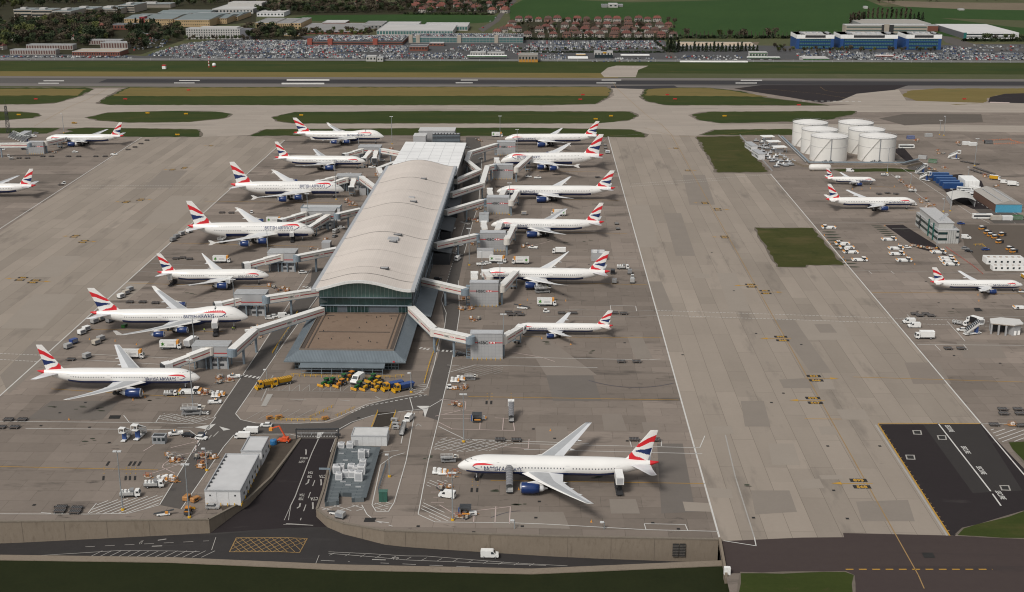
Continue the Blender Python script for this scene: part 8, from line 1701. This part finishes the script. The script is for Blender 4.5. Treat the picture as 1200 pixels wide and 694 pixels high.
fb('barn','white gabled barn among farm sheds in the field','barn',713,724,9,5,3.8,FWH,WRF,2,1);fb('barn','small dark farm shed left of the white barn','barn',705,712,9,6,5,FRF,DGRY);fb('barn','green roofed farm shed right of the white barn','barn',724,730,8.3,5.8,5,FRF,SLT);fb('barn','small lone white hut at the field edge','hut',1013,1017,10.3,8,7.4,FWH,WRF);fb('barn','thin white trailer hut on the far bare field','hut',1124,1130,12.3,10.8,10.3,FWH,WRF)
def make_house(rc=0,wc=0):
    t=thing('house','house','house');wm=[mat('house white',(.34,.315,.28),.8,var=.06),mat('house brick',(.22,.12,.09),.85)][wc];rm=[mat('red tile roof',(.12,.046,.037),.85,var=.15,scale=.2),mat('brown tile roof',(.09,.052,.042),.85,var=.15,scale=.2),mat('orange tile roof',(.155,.055,.04),.85,var=.15,scale=.2)][rc]
    w=MB().box(-6.2,6.2,-4,4,0,5.4).build('wall',wm,t)
    r=MB().add([(-6.7,-4.6,5.3),(6.7,-4.6,5.3),(6.7,4.6,5.3),(-6.7,4.6,5.3),(-4,0,8.9),(4,0,8.9)],[(0,1,5,4),(1,2,5),(2,3,4,5),(3,0,4)]).build('roof',rm,t)
    MB().box(-.6,.6,-.5,.5,8.2,10.2).build('chimney',BRK,r)
    for x in(-4.6,-1.6,1.6,4.6):
        for z in(1.0,3.5):MB().box(x-.8,x+.8,-4.08,-4,z,z+1.3).build('window',GLASS,t)
    for x in(-3.1,3.1):MB().box(x-.5,x+.5,-4.1,-4,0,2.1).build('door',DGRY,t)
    MB().box(-2,2,-5.6,-4,0,2.6).build('porch',wm,t);return t
HL=[('in the back row with red roofs beyond the green car park',25.5,608,770,11.6,(0,0,2,1)),('in the second row below the red roofs',32.5,648,788,12.0,(1,1,0)),('in the third row behind the hedge of the middle car park',38.5,632,790,12.6,(1,0,1)),('in the front row nearest the middle car park',44,618,795,14.5,(1,1,0))]
for lab,y,x0,x1,st_,rcs in HL:
    x=x0;i=0
    while x<x1:
        rc=rcs[i%len(rcs)]
        place((make_house,rc,1 if(i%4==3)else 0),G(x,y+rf_.uniform(-.5,.5)),R(rf_.uniform(-3,3)),('red','brown','orange')[rc]+' roofed '+('brick' if i%4==3 else'white')+' house '+lab,('red','brown','orange')[rc]+('b' if i%4==3 else'w')+' houses '+lab,sc=rf_.uniform(.85,1.1));x+=st_*rf_.uniform(.85,1.15);i+=1
for i in range(34):
    x,y=rf_.uniform(483,596),rf_.uniform(4,15.5);rc=rf_.choice([2,2,0,1]);place((make_house,rc,0),G(x,y),R(rf_.uniform(-40,40)),('red','brown','orange')[rc]+' roofed house among trees in the estate above the long green field',('red','brown','orange')[rc]+' estate houses',sc=1.15)
for i,(x,y)in enumerate([(5,36),(3,41),(19,47),(29,44),(75,45),(80,43),(90,47),(117,33),(122,34),(2,58),(600,30),(597,35),(606,37),(590,38),(583,41),(640,35),(330,8),(340,7),(420,6),(432,5),(445,4)]):place((make_house,i%3,0),G(x,y),R(rf_.uniform(-30,30)),('lone ' if x<130 else'small ')+('red','brown','orange')[i%3]+' roofed house '+('deep in the dark trees at the left' if x<130 else'in the far woods left of the estate' if x<500 else'beside the road to the estate'),('red','brown','orange')[i%3]+(' wood houses' if x<130 else' far wood houses' if x<500 else' roadside houses'))
litter=ground_mat('wood floor',(.022,.022,.012),(.045,.042,.022),[(.02,.4,1,1),(.2,.3,1,1)])
for q in([(-300,64),(-300,-20),(300,-20),(300,5),(340,7),(340,17.5),(300,20),(300,26),(220,33),(216,47),(165,64),(60,64)],[(300,18.5),(300,5),(482,2),(596,1),(594,12),(576,17.5),(480,17)],[(283,34),(345,36),(358,47),(285,47.5)],[(606,46.5),(604,26),(622,23),(770,24.5),(798,45)]):far('wood_floor',q,litter,.065)
LEAF={'dark':[(.014,.026,.010),(.022,.036,.013),(.032,.046,.018)],'mid':[(.034,.048,.016),(.048,.064,.022),(.062,.078,.028)],'brown':[(.046,.036,.022),(.062,.049,.030),(.078,.064,.038)],'lime':[(.058,.070,.018),(.080,.092,.024),(.10,.11,.032)]}
def leafm(k,i):return mat('leaves '+k+' '+('deep','mid','pale')[i],LEAF[k][i],.9,var=.2,scale=.4)
BARK=mat('bark',(.055,.043,.033),.9)
def crown(seed,kind,shape):
    rr=random.Random(seed);m=MB();lobes=[]
    if shape=='round':lobes=[(rr.uniform(-2.6,2.6),rr.uniform(-2.6,2.6),rr.uniform(4.5,9.5),rr.uniform(1.8,3.2))for _ in range(9)]
    elif shape=='cone':lobes=[(rr.uniform(-.3,.3),rr.uniform(-.3,.3),1.5+k*1.15,2.6*(1-k/9.5)+.25)for k in range(9)]
    elif shape=='tall':lobes=[(rr.uniform(-.7,.7),rr.uniform(-.7,.7),2.5+k*1.25,1.35*(1-abs(k-3.5)/7))for k in range(9)]
    else:lobes=[(rr.uniform(-3,3),rr.uniform(-2,2),rr.uniform(.6,1.8),rr.uniform(.8,1.4))for _ in range(6)]
    for li,(x,y,z,r)in enumerate(lobes):
        shade=rr.choice([0,0,1,1,2])
        for _ in range(26):
            a,b=rr.uniform(0,6.283),rr.uniform(-1,1);q=r*rr.uniform(.55,1.05);c=math.sqrt(1-b*b)
            p=Vector((x+q*c*math.cos(a),y+q*c*math.sin(a),z+q*b*.85));s=rr.uniform(.4,.85)
            u=Vector((rr.uniform(-1,1),rr.uniform(-1,1),rr.uniform(-1,1))).normalized();w_=u.orthogonal().normalized()
            m.add([p-u*s-w_*s*.7,p+u*s-w_*s*.6,p+u*s*.8+w_*s*.7,p-u*s*.9+w_*s*.6],[(0,1,2,3)],min(2,max(0,shade+rr.choice([-1,0,0,1]))))
    return m
def trunk(shape,seed):
    rr=random.Random(seed);m=MB().cyl((0,0,0),(.1,0,5.5),.4,.2,6)
    if shape=='round':
        for _ in range(5):a=rr.uniform(0,6.28);m.cyl((0,0,3+rr.uniform(0,1.5)),(2*math.cos(a),2*math.sin(a),7),.16,.05,5)
    return m
TP={}
def tree_proto(kind,shape,v):
    k=(kind,shape,v)
    if k not in TP:TP[k]=(crown(hash(shape)%7+v*13+len(kind),kind,shape),trunk(shape,v))
    return TP[k]
seedfix={'round':1,'cone':2,'tall':3,'hedge':4}
def tree_proto(kind,shape,v):
    k=(kind,shape,v)
    if k not in TP:TP[k]=(crown(seedfix[shape]*100+v*13+len(kind),kind,shape),trunk(shape,v))
    return TP[k]
TREES=[]
def sc_(n,poly,kinds,shape,lab,smin=.9,smax=1.35):
    xs=[p[0]for p in poly];ys=[p[1]for p in poly];c=0;tries=0
    while c<n and tries<n*40:
        tries+=1;x,y=rf_.uniform(min(xs),max(xs)),rf_.uniform(min(ys),max(ys));ins=False;j=len(poly)-1
        for i in range(len(poly)):
            if(ys[i]>y)!=(ys[j]>y)and x<(xs[j]-xs[i])*(y-ys[i])/(ys[j]-ys[i])+xs[i]:ins=not ins
            j=i
        if ins:TREES.append((x,y,rf_.choice(kinds),shape,rf_.randrange(3),rf_.uniform(smin,smax),lab));c+=1
def row_(pts,kinds,shape,lab,smin=.8,smax=1.2):
    for x,y in pts:TREES.append((x,y,rf_.choice(kinds),shape,rf_.randrange(3),rf_.uniform(smin,smax),lab))
sc_(300,[(-5,26),(60,25),(130,27),(132,46),(105,56),(80,50),(30,53),(-5,62)],['dark','dark','dark','mid','brown','brown','lime'],'round','in the dense wood between the pale offices and the striped flats',.9,1.5)
sc_(95,[(60,24),(140,17),(150,28),(120,34),(60,30)],['mid','brown','brown','dark'],'round','on the slope below the stepped pale offices',.9,1.4)
sc_(75,[(150,36),(215,33),(216,46),(160,60),(150,64)],['dark','mid','brown','dark'],'round','left of the white hotel')
sc_(22,[(150,31),(190,31),(190,37),(150,37)],['dark'],'cone','dark conifer group before the tan complex',1,1.3)
sc_(60,[(282,35),(340,37),(358,47),(290,47)],['mid','dark','brown'],'round','right of the white hotel')
row_([(218+i*4.5,47.3+rf_.uniform(-.3,.4))for i in range(17)],['brown','mid','brown'],'round','in the thin row before the white hotel',.5,.8)
sc_(45,[(350,37.5),(440,38),(440,42),(350,42)],['mid','brown','lime'],'round','behind the red brick car park',.55,.85)
sc_(230,[(300,8),(345,7),(450,6),(482,6),(482,16),(400,15.5),(340,17),(300,18)],['brown','brown','mid','dark'],'round','in the brown wood above the left green field',.9,1.4)
sc_(150,[(482,3),(600,2),(598,12),(560,16.5),(482,16.5)],['dark','brown','mid'],'round','among the red roofed estate houses',.7,1.1)
row_([(476+i*4.2,17+i*.02)for i in range(25)],['dark','mid'],'hedge','in the hedge below the estate houses',1.2,1.6)
sc_(90,[(600,26),(790,27),(800,45),(620,46)],['dark','brown','brown','mid'],'round','in the gardens between the house rows',.5,.9)
row_([(612+i*4.4,46.8)for i in range(42)],['dark'],'hedge','in the clipped hedge behind the middle car park',1.2,1.5)
row_([(793+i*4.6,45+rf_.uniform(-.2,.2))for i in range(32)],['dark','dark','mid'],'hedge','in the field-edge hedge behind the tan roof',1.6,2.0)
row_([(805,43.5),(843,44.5),(855,44.3),(868,43.8),(872,44.2),(900,43.8),(908,43.5),(935,44)],['brown','lime','brown'],'round','standing over the field-edge hedge',1.0,1.3)
row_([(782,61),(786,61.5),(790,61.5),(795,61)],['dark'],'cone','dark conifer clump at the left end of the tan roof',1.3,1.7)
row_([(800+i*4.6,60.5+rf_.uniform(-.4,.4))for i in range(20)],['dark'],'cone','dark conifer in the row before the tan roof',.8,1.15)
row_([(996+i*2.6,29-i*.4)for i in range(7)]+[(1017+i*5.5,22.8)for i in range(10)],['brown'],'tall','bare poplar behind the grey roof block',1.3,1.6)
row_([(1006,28.5),(1013,23),(1066,24),(1071,24),(1076,24.2),(1081,24.4)],['dark'],'cone','dark conifer behind the grey roof block',1,1.3)
sc_(60,[(905,53),(935,58),(1115,59),(1115,62.5),(1000,61.5),(905,62)],['brown','lime','mid'],'round','street tree before the blue offices',.4,.6)
row_([(1154,48),(1160,47.5),(1166,48),(1178,47.5),(1187,48),(1197,47.8)],['brown','mid'],'round','standing before the big white warehouse',.9,1.1)
row_([(1130+i*5.5,48.5)for i in range(16)],['dark'],'hedge','in the hedge before the big white warehouse',1.5,1.8)
row_([(610+i*10.5,59.2+rf_.uniform(-.4,.4))for i in range(17)],['lime','brown','mid'],'round','small tree in the planted line through the middle car park',.32,.45)
row_([(606+i*4.6,61.8)for i in range(38)],['dark'],'hedge','low hedge along the middle car park',.8,1.0)
row_([(768+i*2,52+i*1.6)for i in range(7)],['dark','mid'],'round','beside the small road by the middle car park',.45,.65)
sc_(420,[(-60,-14),(300,-14),(300,5),(205,9),(140,4),(20,10),(-60,20)],['brown','mid','dark','lime','brown'],'round','far wood',1.1,1.7)
sc_(300,[(300,-14),(900,-14),(760,-3),(600,-1),(480,3),(300,6)],['brown','dark','brown'],'round','far wood',1.1,1.7)
sc_(40,[(1000,-1),(1210,-4),(1210,0),(1015,5)],['brown','mid'],'round','far wood',.7,1.1)
TREES.sort(key=lambda q:-q[1])
woodm=MB();used=0;TM={}
DESC={'dark':'dark green','mid':'mid green','brown':'brown budding','lime':'yellow green'}
def tparts(kind,shape,v):
    k=(kind,shape,v)
    if k not in TM:
        cm,tm=tree_proto(kind,shape,v);c=cm.build('crown',[leafm(kind,i)for i in range(3)]);t_=tm.build('trunk',BARK);TM[k]=(c.data,t_.data);bpy.data.objects.remove(c);bpy.data.objects.remove(t_)
    return TM[k]
KM={k:i*3 for i,k in enumerate(LEAF)}
for x,y,kind,shape,v,s,lab in TREES:
    p=G(x,y)
    if used<285 and lab!='far wood':
        cd,td=tparts(kind,shape,v);hedge=shape=='hedge'
        word=lab if lab.startswith(('small tree','low hedge','street tree','dark conifer','bare poplar'))else('bush ' if hedge else'tree ')+lab
        if word.startswith(('dark conifer','bare poplar')):l=word
        else:l=DESC[kind]+' '+word
        t=thing('bush' if hedge else'tree',l,'bush' if hedge else'tree',p,rf_.uniform(0,6.28),l[:60]);t.scale=(s,s,s*rf_.uniform(.9,1.1))
        link('crown',cd,t)
        if not hedge:link('trunk',td,t)
        used+=1
    else:
        cm,tm=tree_proto(kind,shape,v);woodm.at(p,rf_.uniform(0,6.28),0,0,s).add(cm.v,cm.f,[q+KM[kind]for q in cm.m]);woodm.add(tm.v,tm.f,12)
wd_=woodm.build('woodland',[leafm(k,i)for k in LEAF for i in range(3)]+[BARK]);tag(wd_,'far woods and hedges massed along the top of the view','woodland',None,'stuff')
CC=[('white',.22),('silver',.30),('grey',.2),('black',.13),('blue',.10),('red',.05)]
def ccol():
    r=rf_.random();a=0
    for k,(c,w_)in enumerate(CC):
        a+=w_
        if r<a:return k
    return 1
CMATS=[VW,mat('car silver',(.40,.42,.44),.35,.4,var=0),VGR,COLM['black'],mat('car blue',(.04,.075,.17),.35,var=0),VRD]
def car_geo():
    m=MB();m.prof([(-2.1,.25),(2.1,.25),(2.15,.8),(1.0,.95),(-1.9,1.0)],-.87,.87,0);m.prof([(1.0,.95),(.35,1.42),(-1.4,1.45),(-1.9,1.0)],-.78,.78,1);m.box(-1.3,.3,-.72,.72,1.44,1.5,0);return m
CG=car_geo();CARS=[]
def inside(x,y,poly):
    ins=False;j=len(poly)-1
    for i in range(len(poly)):
        if(poly[i][1]>y)!=(poly[j][1]>y)and x<(poly[j][0]-poly[i][0])*(y-poly[i][1])/(poly[j][1]-poly[i][1])+poly[i][0]:ins=not ins
        j=i
    return ins
def lot(poly,occ,dx=2.75,z=0.0,aisle=6.5,turn=0):
    P=[G(a,b,z)for a,b in poly];X0,X1=min(p.x for p in P),max(p.x for p in P);Y0,Y1=min(p.y for p in P),max(p.y for p in P);y=Y0+3;k=0;q=[(p.x,p.y)for p in P]
    while y<Y1:
        x=X0
        while x<X1:
            if inside(x,y,q)and rf_.random()<occ:CARS.append((x+rf_.uniform(-.2,.2),y+rf_.uniform(-.4,.4),z+.12,math.pi/2+(math.pi if rf_.random()<.5 else 0)+rf_.uniform(-.05,.05),ccol()))
            x+=dx
        k+=1;y+=5.3 if k%2 else 5.3+aisle
lot([(172,65.5),(195,58),(222,51),(252,48.2),(360,47.2),(360,54),(478,54),(478,61.5),(300,63),(200,66)],.93);lot([(200,70),(205,66.8),(300,64.6),(430,63.2),(430,69.2),(300,69.4)],.9)
lot([(0,69),(0,66.2),(140,65.6),(160,68.8)],.75);lot([(436,69.3),(450,63),(540,62),(548,69.5)],.72);lot([(520,60),(540,53.5),(605,52.5),(610,60)],.5);lot([(612,58.4),(625,49),(775,48.5),(781,57.5),(700,58.2)],.92)
lot([(622,57.5),(600,61),(605,64),(660,64),(660,60)],.45);lot([(632,72),(632,65),(664,65),(664,72)],.7);lot([(692,73),(720,69),(770,69),(775,72.5)],.45);lot([(775,66),(870,66),(870,70.5),(790,70.5)],.38)
lot([(975,70.5),(980,63.5),(1025,62),(1215,62.5),(1215,70.8)],.86);lot([(1103,61),(1105,54.5),(1140,57),(1148,61)],.6);lot([(1145,60),(1140,53),(1215,53),(1215,60)],.22);lot([(930,66),(940,60),(1015,61),(1010,66)],.4);lot([(150,60),(170,47),(200,47),(190,56)],.25)
for gx,n,wv in((GP,2,gw),(BP,2,bw)):
    hh=gh if gx is GP else bh;dd=gd if gx is GP else bd;yy=3.5
    while yy<dd-2:
        x=-wv+3
        while x<wv-3:
            if rf_.random()<.8:CARS.append((gx.location.x+x,gx.location.y+yy,hh+.15,math.pi/2,ccol()))
            x+=2.8
        yy+=5.6 if int(yy)%2 else 9.5
for x,y in[(575,25.5),(581,21),(589,15),(590.5,14),(566,33),(600,6)]:p=G(x,y);CARS.append((p.x,p.y,.15,1.0,rf_.choice([0,5,1])))
for _ in range(24):x=rf_.uniform(0,1200);p=G(x,rf_.choice([70.4,71.1]));CARS.append((p.x,p.y,.15,0,ccol()))
CARS.sort(key=lambda c:c[1])
CM={}
VGLS=VG;mass=MB();mm2=[]
for i,(x,y,z,a,c)in enumerate(CARS):
    if i<290:
        if c not in CM:
            o=CG.build('parked_car',[CMATS[c],VGLS]);CM[c]=o.data;o.data.name='parked_car'
        else:o=link('parked_car',CM[c])
        o.location=(x,y,z);o.rotation_euler=(0,0,a)
        px=PX((x,y,z))[0];reg='along the fence below the striped flats and big car park' if px<430 else'along the fence among the hire depots' if px<900 else'along the fence below the blue offices'
        nm=('white','silver','grey','black','blue','red')[c];tag(o,'small '+nm+' car parked '+reg,'car',nm+' cars '+reg)
    else:mass.at((x,y,z),a).add(CG.v,CG.f,[c if q==0 else 6 for q in CG.m])
o=mass.build('parked_cars',CMATS+[VGLS]);tag(o,'thousands of cars parked in close rows in the car parks beyond the runway','cars',None,'stuff')
print('cars',len(CARS),'trees',len(TREES))
t=thing('perimeter_fence','long pale perimeter fence between the grass strip and the car parks','fence',G(600,72));o=t.location;y=o.y
MB().box(-760,800,-.08,.08,.2,2.6).build('mesh_panel',mat('fence grey',(.20,.20,.20),.7),t);pm=MB().box(0,.3,-.15,.15,0,3).build('post',LGRY,t);pm.location.x=-760
for k in range(1,66):link('post',pm.data,t).location.x=-760+k*24
